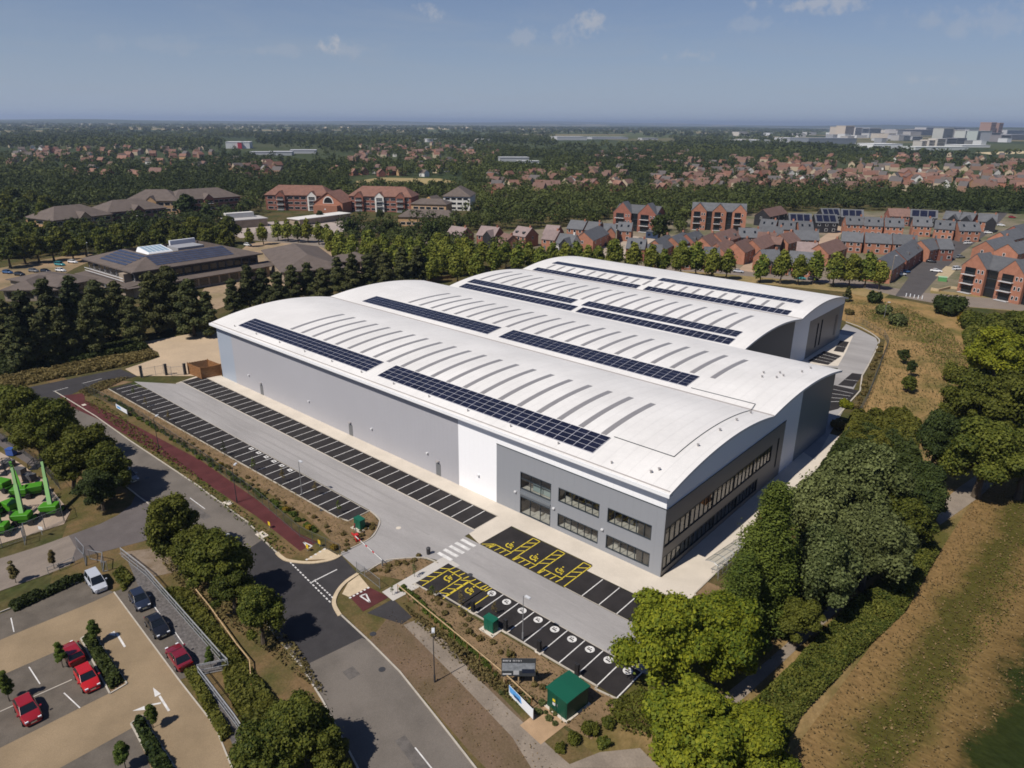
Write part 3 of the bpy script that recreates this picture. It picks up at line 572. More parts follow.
patch_m = mat('road_patch', (0.112, 0.10, 0.09), rough=.9, var=.2, scale=1.2, fine=.2, fscale=9)
for (x, y, w, d, a_) in [(-3, -40.2, 5, 1.1, -.2), (-62, -32.6, 8, 1.2, 0), (-84, -33.6, 3, 2.2, .05), (7, -44.3, 2.2, 1.6, -.4), (-16, -37.6, 1.6, 1.3, -.1)]:
    sheet('road_patch', [(x+u*cos(a_)-v*sin(a_), y+u*sin(a_)+v*cos(a_)) for u, v in ((-w/2, -d/2), (w/2, -d/2), (w/2, d/2), (-w/2, d/2))], .0125, patch_m)
wear_m = mat('tyre_worn_paving', (0.268, 0.254, 0.245), rough=.85, col2=(.298, .283, .273), scale=.5, fine=.1, fscale=4, stretch=(.12, 2.2, 1))
for (x0, x1, y, w) in [(-112, -32, -10.3, .5), (-116, -34, -12.0, .45), (-108, -30, -13.4, .4), (-22, 6, -12.2, .45), (-21, 5, -14.1, .45)]: sheet('wheel_track', [(x0, y-w/2), (x1, y-w/2), (x1, y+w/2), (x0, y+w/2)], .0105, wear_m)
# ------------------------------------------------------------------ the two warehouses
roof_m = seams(mat('roof_membrane', (0.68, 0.66, 0.63), rough=0.55, var=0.06, scale=0.09, fine=0.035, fscale=1.2, spec=0.3), 0, 2.0, 0.03, 0.08, 0.96)
trim_m = mat('white_trim', (0.80, 0.80, 0.80), rough=0.4, spec=0.4, var=0.02, scale=0.3)
white_clad = seams(mat('white_cladding', (0.87, 0.87, 0.88), rough=0.4, spec=0.4), 0, 1.0, 0.015, 0.02, 0.96)
grey_clad = seams(mat('light_grey_cladding', (0.375, 0.372, 0.395), rough=0.45, spec=0.4, var=0.02, scale=0.1), 0, 1.0, 0.015, 0.06, 0.96)
blue_clad = seams(mat('blue_grey_cladding', (0.33, 0.375, 0.44), rough=0.4, spec=0.4), 0, 1.0, 0.015, 0.04, 0.96)
mid_clad = seams(mat('mid_grey_cladding', (0.262, 0.272, 0.292), rough=0.45, spec=0.4), 0, 1.2, 0.015, 0.06, 0.97)
end_white = seams(mat('white_end_cladding', (0.80, 0.83, 0.87), rough=0.35, spec=0.5), 1, 1.0, 0.015, 0.04, 0.96)
end_dark = seams(mat('dark_end_cladding', (0.185, 0.18, 0.18), rough=0.4, spec=0.4), 1, 1.2, 0.015, 0.06, 0.97)
end_blue = seams(mat('slate_end_cladding', (0.16, 0.20, 0.24), rough=0.4, spec=0.45), 1, 1.0, 0.015, 0.06, 0.96)
frame_m = mat('dark_frame', (0.035, 0.045, 0.055), rough=0.4)
rl_m = mat('rooflight_grp', (0.235, 0.225, 0.225), rough=0.4, spec=0.4, var=0.04, scale=0.5)
pv_m = mat('solar_cells', (0.012, 0.014, 0.030), rough=0.25, spec=0.35, var=0.25, scale=0.5)
pv_frame = mat('solar_rails', (0.42, 0.42, 0.47), rough=0.5)
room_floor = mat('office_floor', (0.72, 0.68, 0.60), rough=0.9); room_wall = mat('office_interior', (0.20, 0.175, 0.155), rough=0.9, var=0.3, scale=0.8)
blind_m = mat('pale_blind', (0.62, 0.64, 0.60), rough=0.8)
class Roof:
    """barrel bays in y; z(y) of the top surface"""
    def __init__(s, x0, x1, bays): s.x0, s.x1, s.bays = x0, x1, bays     # bay: (y0, y1, z0, z1, rise)
    def z(s, y):
        for (a, b, z0, z1, r) in s.bays:
            if a <= y <= b or (y < a and (a, b, z0, z1, r) == s.bays[0]) or (y > b and (a, b, z0, z1, r) == s.bays[-1]):
                t = (y-a)/(b-a); return z0+(z1-z0)*t+4*r*t*(1-t)
    def slab(s, bay, parent, th=0.4):
        a, b, z0, z1, r = bay; n = 28
        ys = [a+(b-a)*i/n for i in range(n+1)]
        prof = [(y, s.z(min(max(y, a+1e-4), b-1e-4))) for y in ys]
        prof += [(y, z-th) for y, z in prof[::-1]]
        mb = MB(); n2 = len(prof)
        for X in range(1): mb.extr(prof, 0, s.x0, s.x1)
        # n-gon end caps are thin bands: fine as faces
        o = mb.build('roof', roof_m, parent); return o
    def patch(s, mb, x0, x1, y0, y1, h0, h1, n=6, m=0):
        ys = [y0+(y1-y0)*i/n for i in range(n+1)]
        top = [(y, s.z(y)+h1) for y in ys]; prof = top+[(y, s.z(y)+h0) for y in ys[::-1]]
        mb.extr(prof, 0, x0, x1, m)
def solar(rf, parent, x0, x1, y0, y1, rows, notch=0):
    arr = MB(); rf.patch(arr, x0, x1, y0, y1, 0.03, 0.09)
    o = arr.build('solar_array', pv_frame, parent)
    cells = MB(); nx = max(1, round((x1-x0)/1.75)); dx = (x1-x0)/nx; dy = (y1-y0)/rows
    for i in range(nx):
        for j in range(rows):
            if notch and i >= nx-2 and j == 0: continue
            a, b = x0+dx*i+0.065, x0+dx*(i+1)-0.065; c, d = y0+dy*j+0.06, y0+dy*(j+1)-0.06
            cells.box(a, c, 0, b, d, 0)
            k = len(cells.v)-8
            for q in range(8):
                x, y, _ = cells.v[k+q]; cells.v[k+q] = (x, y, rf.z(y)+(0.10 if q < 4 else 0.135))
    cells.build('solar_panels', pv_m, o)
def facade(axis, fixed, u0, u1, zt, openings, m, name, parent, sgn=-1, zb=0.0, recess=3.2, step=2.0, lining=True):
    """wall sheet in the plane axis=fixed with real openings; zt(u) gives the top edge. openings: (ua, ub, za, zb)"""
    us = sorted(set([u0, u1]+[o[0] for o in openings]+[o[1] for o in openings]))
    fine = []
    for a, b in zip(us[:-1], us[1:]):
        k = max(1, int((b-a)/step)) if callable(zt) else 1
        fine += [a+(b-a)*i/k for i in range(k)]
    fine.append(us[-1]); top = zt if callable(zt) else (lambda u: zt)
    mb = MB()
    P = (lambda u, z: (fixed, u, z)) if axis == 0 else (lambda u, z: (u, fixed, z))
    for a, b in zip(fine[:-1], fine[1:]):
        mid = (a+b)/2; hs = sorted([(o[2], o[3]) for o in openings if o[0] <= mid <= o[1]])
        z = zb
        for (h0, h1) in hs:
            if h0 > z: mb.quad(P(a, z), P(b, z), P(b, h0), P(a, h0))
            z = h1
        mb.quad(P(a, z), P(b, z), P(b, top(b)), P(a, top(a)))
    return mb.build(name, m, parent)
def window_unit(axis, fixed, o, parent, sgn, nm=6, rooms=True, transom=None, dark=False, blind=0.0, depth=3.0, reveal=0.18):
    """one strip window: frame with mullions, a pane and the room behind it"""
    a, b, z0, z1 = o
    def P(u, w, z):       # w measured inwards from the wall face
        return (fixed-sgn*w, u, z) if axis == 0 else (u, fixed-sgn*w, z)
    def bx(mb, ua, ub, wa, wb, za, zb_, m=0):
        p = P(ua, wa, za); q = P(ub, wb, zb_)
        mb.box(min(p[0], q[0]), min(p[1], q[1]), za, max(p[0], q[0]), max(p[1], q[1]), zb_, m)
    fr = MB(); t = 0.09
    bx(fr, a, b, -0.03, reveal, z0, z0+t); bx(fr, a, b, -0.03, reveal, z1-t*1.4, z1); bx(fr, a, a+t, -0.03, reveal, z0+t, z1-t*1.4); bx(fr, b-t, b, -0.03, reveal, z0+t, z1-t*1.4)
    for i in range(1, nm):
        u = a+(b-a)*i/nm; bx(fr, u-0.035, u+0.035, 0.02, reveal-.02, z0+t, z1-t*1.4)
    if transom: bx(fr, a+t, b-t, 0.02, reveal-0.02, transom-.05, transom+.05)
    f = fr.build('window', frame_m, parent)
    pn = MB(); w = reveal*0.6
    pn.quad(P(a+t, w, z0+t), P(b-t, w, z0+t), P(b-t, w, z1-t), P(a+t, w, z1-t))
    pn.build('pane', DARK_GLASS if dark else WIN_GLASS, f)
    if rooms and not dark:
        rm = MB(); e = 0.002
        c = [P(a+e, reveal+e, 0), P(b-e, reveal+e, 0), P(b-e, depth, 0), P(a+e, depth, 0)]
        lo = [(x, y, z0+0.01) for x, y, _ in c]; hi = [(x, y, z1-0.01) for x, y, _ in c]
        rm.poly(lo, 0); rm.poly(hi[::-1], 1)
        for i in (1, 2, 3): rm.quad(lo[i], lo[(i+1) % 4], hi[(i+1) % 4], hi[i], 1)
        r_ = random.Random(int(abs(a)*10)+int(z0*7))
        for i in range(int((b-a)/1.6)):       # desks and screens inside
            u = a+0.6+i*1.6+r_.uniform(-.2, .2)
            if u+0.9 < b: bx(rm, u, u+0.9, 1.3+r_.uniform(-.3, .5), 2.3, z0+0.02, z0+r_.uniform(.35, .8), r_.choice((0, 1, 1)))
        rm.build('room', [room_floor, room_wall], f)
    if blind:
        bl = MB()
        for i in range(nm):
            ua = a+(b-a)*i/nm+0.08; ub = a+(b-a)*(i+1)/nm-0.08
            if blind == 2 and i % 3 == 0: continue
            n = max(2, int((ub-ua)/0.22))
            for k in range(n): u = ua+(ub-ua)*(k+.5)/n; bx(bl, u-0.07, u+0.07, reveal+0.05, reveal+0.06, z0+0.12, z0+(z1-z0)*(0.55 if blind != 3 else .9))
        bl.build('blind', blind_m, f)
    return f
WA = thing('warehouse', 'nearer, larger warehouse with white curved roof, grey cladding and glazed offices at its corner', 'warehouse', (0, 0, 0))
RA = Roof(-116.2, 0.75, [(-0.95, 31.2, 12.9, 13.45, 1.85), (31.2, 63.6, 13.45, 12.7, 1.45)])
for by in RA.bays: RA.slab(by, WA)
ZA = lambda y: RA.z(y)-0.41
# long south facade y=0
T = 12.75
facade(1, 0.0, -115.4, -109.0, T, [], blue_clad, 'cladding_panel', WA)
facade(1, 0.0, -109.0, -37.5, T, [], grey_clad, 'cladding_panel', WA)
facade(1, 0.0, -37.5, -29.15, T, [], white_clad, 'cladding_panel', WA)
facade(1, 0.0, -29.15, 0.0, T, [], white_clad, 'fascia_panel', WA, zb=10.15)
ent = (-24.3, -18.45, 0.1, 7.1); ops = [ent, (-17.1, -10.0, 4.85, 7.05), (-8.65, -1.8, 4.85, 7.05), (-17.1, -10.0, 0.75, 2.85), (-8.65, -1.75, 0.75, 2.85)]
facade(1, -0.04, -29.15, 0.04, 10.15, ops, mid_clad, 'office_wall', WA)
mb = MB(); mb.box(-29.15, -0.10, 10.10, 0.08, -0.045, 10.2); mb.build('drip_flashing', frame_m, WA)
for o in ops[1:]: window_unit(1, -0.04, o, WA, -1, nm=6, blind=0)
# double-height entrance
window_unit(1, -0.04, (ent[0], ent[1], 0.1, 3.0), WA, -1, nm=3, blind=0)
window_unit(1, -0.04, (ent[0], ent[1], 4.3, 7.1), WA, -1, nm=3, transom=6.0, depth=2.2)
mb = MB(); mb.box(ent[0], 0.02, 3.0, ent[1], 0.10, 4.3); mb.box(ent[0], -0.16, 3.35, ent[1], 0.02, 3.75); mb.build('entrance_spandrel', mat('spandrel_grey', (0.16, 0.175, 0.19), rough=0.35), WA)
mb = MB()
for z in (4.45,):
    for i in range(2): mb.box(ent[0]+2.05+1.9*i, 0.5, z, ent[0]+3.85+1.9*i, 0.56, z+1.15)
mb.build('balustrade', mat('frosted_glass', (0.55, 0.66, 0.62), rough=0.3), WA)
# eave gutter and soffit line on the long side
mb = MB(); mb.box(-116.25, -1.12, 12.42, 0.80, -0.95, 12.92); mb.build('gutter', trim_m, WA)
mb = MB(); mb.box(-116.2, -0.95, 12.45, 0.7, -0.02, 12.5); mb.build('soffit', mat('soffit_grey', (0.42, 0.44, 0.47), rough=0.5), WA)
mb = MB(); mb.extr([(-0.55, 0.0), (-0.35, 0.0), (-0.35, 0.06), (-0.55, 0.06)], 0, -115.9, 0.5); g = mb.build('roof_gutter_line', mat('gutter_grey', (0.36, 0.33, 0.31), rough=0.7), WA, loc=(0, 0, RA.z(-0.5)-0.0))
# east end x=0
topA = lambda u: ZA(min(max(u, -0.9), 63.5))
strip2 = (0.25, 34.4, 4.3, 7.2); strip1 = (0.25, 29.9, 0.75, 2.9)
facade(0, 0.04, 0.0, 39.2, 10.0, [strip2, strip1, (36.6, 37.2, 2.2, 7.6)], end_dark, 'office_wall', WA)
facade(0, 0.0, 0.0, 39.2, topA, [], end_white, 'gable_panel', WA, zb=10.0)
facade(0, 0.0, 39.2, 45.6, topA, [], end_white, 'gable_panel', WA)
facade(0, 0.0, 45.6, 62.4, topA, [], end_blue, 'gable_panel', WA)
mb = MB(); mb.box(0.02, -0.05, 9.94, 0.10, 39.2, 10.04); mb.build('drip_flashing', frame_m, WA)
n = 5
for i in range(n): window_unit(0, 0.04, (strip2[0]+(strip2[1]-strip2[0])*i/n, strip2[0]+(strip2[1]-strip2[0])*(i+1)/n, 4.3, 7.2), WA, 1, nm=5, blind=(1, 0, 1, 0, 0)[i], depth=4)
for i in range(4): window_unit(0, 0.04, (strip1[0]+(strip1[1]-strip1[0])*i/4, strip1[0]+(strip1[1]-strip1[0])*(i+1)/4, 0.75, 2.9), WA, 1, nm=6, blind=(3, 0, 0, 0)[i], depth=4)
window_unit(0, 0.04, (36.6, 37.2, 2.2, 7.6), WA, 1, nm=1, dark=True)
# remaining sides
facade(0, -115.4, 0.0, 62.4, topA, [], grey_clad, 'cladding_panel', WA); facade(1, 62.4, -115.4, 0.0, 12.3, [], grey_clad, 'cladding_panel', WA)
# rooflights, solar arrays, vents, walkway lines
def rooflight(rf, parent, x, y0, y1, w=0.95): mb = MB(); rf.patch(mb, x-w/2, x+w/2, y0, y1, -0.05, 0.03, n=8); mb.build('rooflight', rl_m, parent)
for i in range(21): rooflight(RA, WA, -94.0+4.0*i, 6.0, 19.6); rooflight(RA, WA, -93.8+4.02*i, 38.6, 52.4)
solar(RA, WA, -107.6, -62.4, 1.3, 5.5, 4); solar(RA, WA, -59.2, -12.5, 1.3, 5.7, 4)
solar(RA, WA, -105.0, -62.2, 33.0, 37.6, 4); solar(RA, WA, -59.0, -15.4, 33.0, 37.8, 4)
vent_m = mat('vent_metal', (0.33, 0.31, 0.30), rough=0.5)
for (x, y) in [(-3.5, 1.6), (-2.9, 2.6), (-1.6, 10.5), (-1.5, 16.8), (-1.6, 22.5), (-2.0, 28.6), (-7.6, 46.5), (-6.9, 44.2), (-5.5, 48.6), (-4.9, 45.6), (-4.4, 47.4), (-3.0, 52.5), (-3.0, 57)]+[(-108+9*i, .7) for i in range(12)]:
    mb = MB(); r_ = .09 if y == .7 else .13; mb.tube((x, y, RA.z(y)-.02), (x, y, RA.z(y)+.3), r_, n=8); mb.tube((x, y, RA.z(y)+.3), (x, y, RA.z(y)+.36), r_*1.6, n=8); mb.build('roof_vent', vent_m, WA)
mb = MB()
def line(rf, mb, pts):
    for (xa, ya), (xb, yb) in zip(pts[:-1], pts[1:]):
        k = max(1, int(hypot(xb-xa, yb-ya)/2))
        q = [(xa+(xb-xa)*i/k, ya+(yb-ya)*i/k) for i in range(k+1)]
        for (a, b), (c, d) in zip(q[:-1], q[1:]): mb.tube((a, b, rf.z(b)+.08), (c, d, rf.z(d)+.08), .05, n=4, caps=False)
line(RA, mb, [(-12.3, 6.2), (-2.8, 6.2), (-2.8, 30.4)]); line(RA, mb, [(-14.5, 33.0), (-3.2, 33.2), (-2.8, 30.6)]); mb.build('fall_arrest_line', frame_m, WA)
mb = MB(); mb.extr([(31.0, 13.47), (31.4, 13.47), (31.4, 13.53), (31.0, 13.53)], 0, -116.1, 0.7); mb.build('valley_gutter', MATS['gutter_grey'], WA)
# doors and wall lights along the long side
door_m = mat('grey_door', (0.14, 0.145, 0.15), rough=0.5)
for px, py in ((350, 436), (442, 474), (265, 394)):
    x = at(px, py)[0]; mb = MB(); mb.box(x-.55, -0.05, 0.05, x+.55, -0.004, 2.25); d = mb.build('personnel_door', door_m, WA); mb = MB(); mb.box(x-.3, -.45, 2.7, x+.3, -0.01, 2.8); mb.build('door_canopy', MATS['vent_metal'], d)
light_m = mat('light_fitting', (0.62, 0.62, 0.62), rough=0.4)
for x in (-103, -80, -60, -45, -33, -25.2, -17.8, -9.3): mb = MB(); mb.box(x-.18, -.3, 3.3, x+.18, -.05 if x > -29 else -.01, 3.5); mb.build('wall_light', light_m, WA)
# far warehouse
WB = thing('warehouse', 'second white curved-roof warehouse standing behind the larger one, beside the estate', 'warehouse', (0, 0, 0))
RB = Roof(-108.0, -19.4, [(65.4, 97.8, 11.9, 12.2, 1.55), (97.8, 132.6, 12.2, 11.4, 1.95)])
for by in RB.bays: RB.slab(by, WB)
topB = lambda u: RB.z(min(max(u, 65.5), 132.5))-0.41
facade(0, -20.0, 66.2, 95.2, topB, [], mat('charcoal_end_cladding', (0.11, 0.115, 0.125), rough=0.45), 'gable_panel', WB)
facade(0, -20.0, 95.2, 105.8, topB, [], end_white, 'gable_panel', WB)
facade(0, -20.0, 105.8, 131.8, topB, [], end_white, 'gable_panel', WB, zb=9.9)
facade(0, -19.97, 105.8, 128.6, 9.9, [(111.8, 112.8, 1.6, 8.2), (114.6, 115.6, 1.6, 8.6)], end_dark, 'office_wall', WB)
facade(0, -19.97, 128.6, 131.8, 9.9, [], end_blue, 'gable_panel', WB)
for o in ((111.8, 112.8, 1.6, 8.2), (114.6, 115.6, 1.6, 8.6)): window_unit(0, -19.97, o, WB, 1, nm=1, dark=True, transom=5)
window_unit(0, -19.94, (126.0, 127.0, 2.0, 7.6), WB, 1, nm=1, dark=True)
facade(0, -107.4, 66.2, 131.8, topB, [], grey_clad, 'cladding_panel', WB); facade(1, 66.2, -107.4, -20, 11.5, [], grey_clad, 'cladding_panel', WB); facade(1, 131.8, -107.4, -20, 11.0, [], grey_clad, 'cladding_panel', WB)
for i in range(20): rooflight(RB, WB, -103.6+4.0*i, 74.2, 88.0)
for i in range(20): rooflight(RB, WB, -101.0+3.88*i, 101.6, 106.0, 0.85)
solar(RB, WB, -104.5, -65.0, 66.2, 69.4, 2); solar(RB, WB, -63.6, -23.2, 66.2, 69.4, 2)
solar(RB, WB, -105.2, -68.0, 70.2, 73.4, 3); solar(RB, WB, -64.9, -23.6, 70.4, 73.8, 3)
solar(RB, WB, -104.2, -66.2, 98.3, 101.0, 2); solar(RB, WB, -64.0, -23.2, 98.3, 101.2, 2)
solar(RB, WB, -103.0, -66.2, 106.6, 109.6, 2); solar(RB, WB, -64.6, -23.8, 107.0, 110.2, 2)
mb = MB(); mb.extr([(97.5, 12.22), (98.1, 12.22), (98.1, 12.3), (97.5, 12.3)], 0, -107.9, -19.5); mb.build('valley_gutter', MATS['gutter_grey'], WB)
# ------------------------------------------------------------------ vegetation
def leaf_arrays(blobs, n, leaf, rs, flat=0.0, shell=0.5, out=0.9, tjit=0.35):
    """n leaf-spray quads spread through the outer volume of a cluster of ellipsoids -> (verts, tint)"""
    B = np.array([b[:6] for b in blobs], float)
    w = (B[:, 3]*B[:, 4]+B[:, 3]*B[:, 5]+B[:, 4]*B[:, 5]); w /= w.sum()
    k = rs.choice(len(B), size=n, p=w)
    d = rs.normal(size=(n, 3)); d /= np.linalg.norm(d, axis=1)[:, None]
    low = d[:, 2] < -0.35
    d[low, 2] *= rs.choice([1, -1], size=low.sum(), p=[.45, .55])
    rad = 1-shell*rs.random(n)**1.7
    rad *= 1+0.13*rs.normal(size=n)*(rs.random(n) < .4)
    rad += np.where(rs.random(n) < .13, rs.random(n)**1.5*.38, 0)
    c = B[k, :3]+d*B[k, 3:]*rad[:, None]
    nrm = d*out+rs.normal(size=(n, 3))*0.55; nrm[:, 2] += 0.25+flat; nrm /= np.linalg.norm(nrm, axis=1)[:, None]
    a = rs.normal(size=(n, 3)); u = np.cross(nrm, a); u /= np.linalg.norm(u, axis=1)[:, None]; v = np.cross(nrm, u)
    s = leaf*(0.6+0.8*rs.random(n))[:, None]
    u = u*s*0.62; v = v*s*0.45
    bend = nrm*s*0.18
    V = np.stack([c-u, c-v+bend, c+u, c+v+bend], axis=1).reshape(-1, 3)
    bt = rs.random(len(B))
    t = np.clip(0.5*bt[k]+0.25+tjit*rs.normal(size=n), 0, 1)
    return V, t
def quads_mesh(name, V, tint, m):
    n = len(V)//4
    me = bpy.data.meshes.new(name)
    me.vertices.add(len(V)); me.vertices.foreach_set('co', np.ascontiguousarray(V, np.float32).ravel())
    me.loops.add(len(V)); me.loops.foreach_set('vertex_index', np.arange(len(V), dtype=np.int32))
    me.polygons.add(n); me.polygons.foreach_set('loop_start', np.arange(0, 4*n, 4, dtype=np.int32)); me.polygons.foreach_set('loop_total', np.full(n, 4, np.int32))
    at_ = me.attributes.new('tint', 'FLOAT', 'FACE'); at_.data.foreach_set('value', np.ascontiguousarray(tint, np.float32))
    me.materials.append(m); me.update(calc_edges=True); return me
bark_m = mat('bark', (0.085, 0.065, 0.045), rough=0.95, var=0.25, scale=3)
bark_pale = mat('pale_bark', (0.30, 0.27, 0.22), rough=0.9, var=0.3, scale=4)
L_OAK = leafmat('oak_leaves', (0.0376, 0.0576, 0.0098), (0.1220, 0.1339, 0.0205))
L_LIME = leafmat('lime_leaves', (0.0679, 0.1148, 0.0133), (0.2461, 0.2654, 0.0204), 0.3)
L_DARK = leafmat('dark_leaves', (0.0178, 0.0314, 0.0098), (0.0525, 0.0714, 0.0166), 0.2)
L_PINE = leafmat('pine_needles', (0.0263, 0.0384, 0.0157), (0.0886, 0.0960, 0.0301), 0.12)
L_POP = leafmat('poplar_leaves', (0.0378, 0.0708, 0.0142), (0.1214, 0.1584, 0.0253), 0.25)
L_WIL = leafmat('willow_leaves', (0.034, 0.052, 0.013), (0.160, 0.190, 0.070), 0.25)
L_STR = leafmat('street_tree_leaves', (0.0584, 0.0971, 0.0167), (0.2123, 0.2288, 0.0350), 0.25)
L_FAR = leafmat('woodland_leaves', (0.0184, 0.0341, 0.0097), (0.0796, 0.0984, 0.0241), 0.2)
L_BR = leafmat('bramble_leaves', (0.0401, 0.0618, 0.0106), (0.1487, 0.1512, 0.0268), 0.25)
L_GOLD = leafmat('yellowing_leaves', (0.16, 0.12, 0.015), (0.30, 0.22, 0.03), 0.3)
L_OLV = leafmat('dry_bush_leaves', (0.085, 0.075, 0.026), (0.20, 0.16, 0.062), 0.25)
def trunk_mesh(name, h, r, limbs, crown, rs, m, lean=0.03):
    mb = MB(); p = Vector((0, 0, -0.1)); seg = 5; pts = [p]
    for i in range(1, seg+1): pts.append(Vector((rs.normal()*lean*h*.4, rs.normal()*lean*h*.4, h*i/seg)))
    for i in range(seg): mb.tube(pts[i], pts[i+1], r*(1-.13*i)*(1.35 if i == 0 else 1), r*(1-.13*(i+1)), n=7)
    for i in range(limbs):
        b = crown[i % len(crown)]; t = rs.uniform(.55, 1.0); o = pts[0].lerp(pts[-1], t)
        e = Vector(b[:3]); mid = o.lerp(e, .5)+Vector((0, 0, .06*h))
        mb.tube(o, mid, r*.42, r*.28, n=5); mb.tube(mid, e, r*.28, r*.08, n=5)
    return mb.mesh(name, m)
def crown_blobs(kind, rs):
    """unit trees: crown radius 1 in xy; heights in the same unit"""
    bl = []
    if kind in ('oak', 'lime', 'dark', 'willow'):
        bl.append((0, 0, 1.42, .58, .58, .56))
        for i in range(34):
            a = 2*pi*i/13+rs.uniform(-.5, .5); q = rs.uniform(.36, .80) if i < 21 else rs.uniform(.1, .5); z = rs.uniform(.85, 1.75) if i < 21 else rs.uniform(1.65, 2.15)
            s = rs.uniform(.14, .36); bl.append((q*cos(a), q*sin(a), z, s, s, s*rs.uniform(.75, .95)))
        if kind == 'willow':
            bl = [(x, y, z*.92, sx*.92, sy*.92, sz*1.25) for x, y, z, sx, sy, sz in bl]
    elif kind == 'street':
        bl.append((0, 0, 1.6, .74, .74, .95))
        for i in range(8):
            a = 2*pi*i/5+rs.uniform(-.4, .4); z = .95+.2*i*rs.uniform(.7, 1.1); q = .45*(1-.05*i); s = rs.uniform(.34, .46)
            bl.append((q*cos(a), q*sin(a), z, s, s, s))
        bl.append((0, 0, 2.65, .32, .32, .36))
    elif kind == 'pine':
        for i in range(22):
            t = i/21; z = .4+2.4*t; q = (.70*(1-t)**.55)*rs.uniform(.4, 1); a = i*2.4+rs.uniform(-.4, .4); s = rs.uniform(.30, .46)*(1.05-.45*t)
            bl.append((q*cos(a), q*sin(a), z, s, s, s*.55))
    elif kind == 'poplar':
        for i in range(34):
            t = i/33; z = .5+5.3*t; q = .5*(1-t**2*.85)*rs.uniform(.3, 1); a = i*2.4; s = rs.uniform(.34, .56)*(1.05-.5*t)
            bl.append((q*cos(a), q*sin(a), z, s, s, s*1.7))
    elif kind == 'bush':
        bl.append((0, 0, .38, .72, .72, .46))
        for i in range(7):
            a = 2*pi*i/7+rs.uniform(-.4, .4); s = rs.uniform(.25, .42); q = rs.uniform(.4, .68); bl.append((q*cos(a), q*sin(a), rs.uniform(.2, .6), s, s, s))
    elif kind == 'sapling':
        for i in range(14):
            a = i*2.4+rs.uniform(-.5, .5); z = 1.5+.17*i*rs.uniform(.8, 1.2); q = .55*(1-i/17)*rs.uniform(.4, 1.1); s = rs.uniform(.22, .46)*(1-.02*i); bl.append((q*cos(a), q*sin(a), z, s, s, s*rs.uniform(.7, 1.2)))
    return bl
KINDH = dict(oak=(1.35, .10), lime=(1.3, .10), dark=(1.35, .10), willow=(1.2, .08), street=(1.2, .075), pine=(2.0, .075), poplar=(4.2, .11), bush=(.3, .03), sapling=(3.0, .05))
MESHES = {}
def tree_meshes(kind, leafm, n, leaf, var, bark=None):
    key = (kind, leafm.name, n, var)
    if key not in MESHES:
        rs = np.random.RandomState(abs(hash((kind, n, var))) % 99991 if False else (len(MESHES)*131+17))
        bl = crown_blobs(kind, rs)
        V, t = leaf_arrays(bl, n, leaf, rs, flat=.25 if kind == 'pine' else 0, shell=.55)
        h, r = KINDH[kind]
        MESHES[key] = (trunk_mesh('trunk', h, r, 5 if kind not in ('bush', 'sapling', 'poplar') else 2, bl[1:], rs, bark or bark_m), quads_mesh('crown', V, t, leafm))
    return MESHES[key]
CENTRE = dict(oak=1.5, lime=1.5, dark=1.5, willow=1.4, street=1.8, pine=1.7, poplar=3.2, bush=.4, sapling=2.7)
LEAFM = dict(oak=L_OAK, lime=L_LIME, dark=L_DARK, willow=L_WIL, street=L_STR, pine=L_PINE, poplar=L_POP, bush=L_BR, sapling=L_LIME)
def plant(kind, x, y, r, label, cat='tree', group=None, name=None, leafm=None, detail=None, sz=1.0, var=None, bark=None):
    q = ppm(x, y, 3)*r                                   # crown radius in photo pixels decides how finely leaves are cut
    if detail is None: detail = 15000 if q > 36 else (10000 if q > 20 else (4500 if q > 12 else (1700 if q > 8 else 800)))
    detail = {15000: 38000, 10000: 22000, 9000: 38000, 6000: 22000, 4500: 9000, 2600: 9000, 1700: 2800, 900: 2800, 420: 1000, 800: 1000}.get(detail, detail)
    leaf = {38000: .058, 22000: .070, 9000: .105, 2800: .165, 1000: .25, 240: .16}[detail]*(.85 if kind == 'poplar' else 1)
    if kind == 'poplar': detail = int(detail*1.5)
    v = rnd.randrange(3 if detail > 3000 else 4) if var is None else var
    tm, cm = tree_meshes(kind, leafm or LEAFM[kind], detail, leaf, v, bark)
    nm = name or dict(oak='broadleaf_tree', lime='broadleaf_tree', dark='broadleaf_tree', willow='willow_tree', street='street_tree', pine='pine_tree', poplar='poplar_tree', bush='shrub', sapling='young_tree')[kind]
    t = thing(nm, label, cat, (x, y, 0), rnd.uniform(0, 6.28), group)
    s = r*rnd.uniform(.96, 1.04); t.scale = (s, s, s*sz*rnd.uniform(.95, 1.05))
    for nme, me in (('trunk', tm), ('crown', cm)):
        o = bpy.data.objects.new(nme, me); COL.objects.link(o); link_child(o, t)
    return t
def plant_px(kind, px, py, rpx, label, **kw):
    """crown centre and crown radius as read off the photo -> a tree of that size standing there"""
    sz = kw.get('sz', 1.0); x, y = at(px, py, 5); r = 4
    for _ in range(6):
        r = rpx/ppm(x, y, 4); x, y = at(px, py, CENTRE[kind]*r*sz)
    return plant(kind, x, y, r, label, **kw)
ORD = ['first', 'second', 'third', 'fourth', 'fifth', 'sixth', 'seventh', 'eighth', 'ninth', 'tenth', 'eleventh', 'twelfth', 'thirteenth', 'fourteenth', 'fifteenth', 'sixteenth', 'seventeenth', 'eighteenth', 'nineteenth', 'twentieth']
def ordw(i): return ORD[i] if i < 20 else ('twenty-'+ORD[i-20] if i < 29 else ('thirtieth' if i == 29 else ('thirty-'+ORD[i-30] if i < 39 else 'fortieth')))
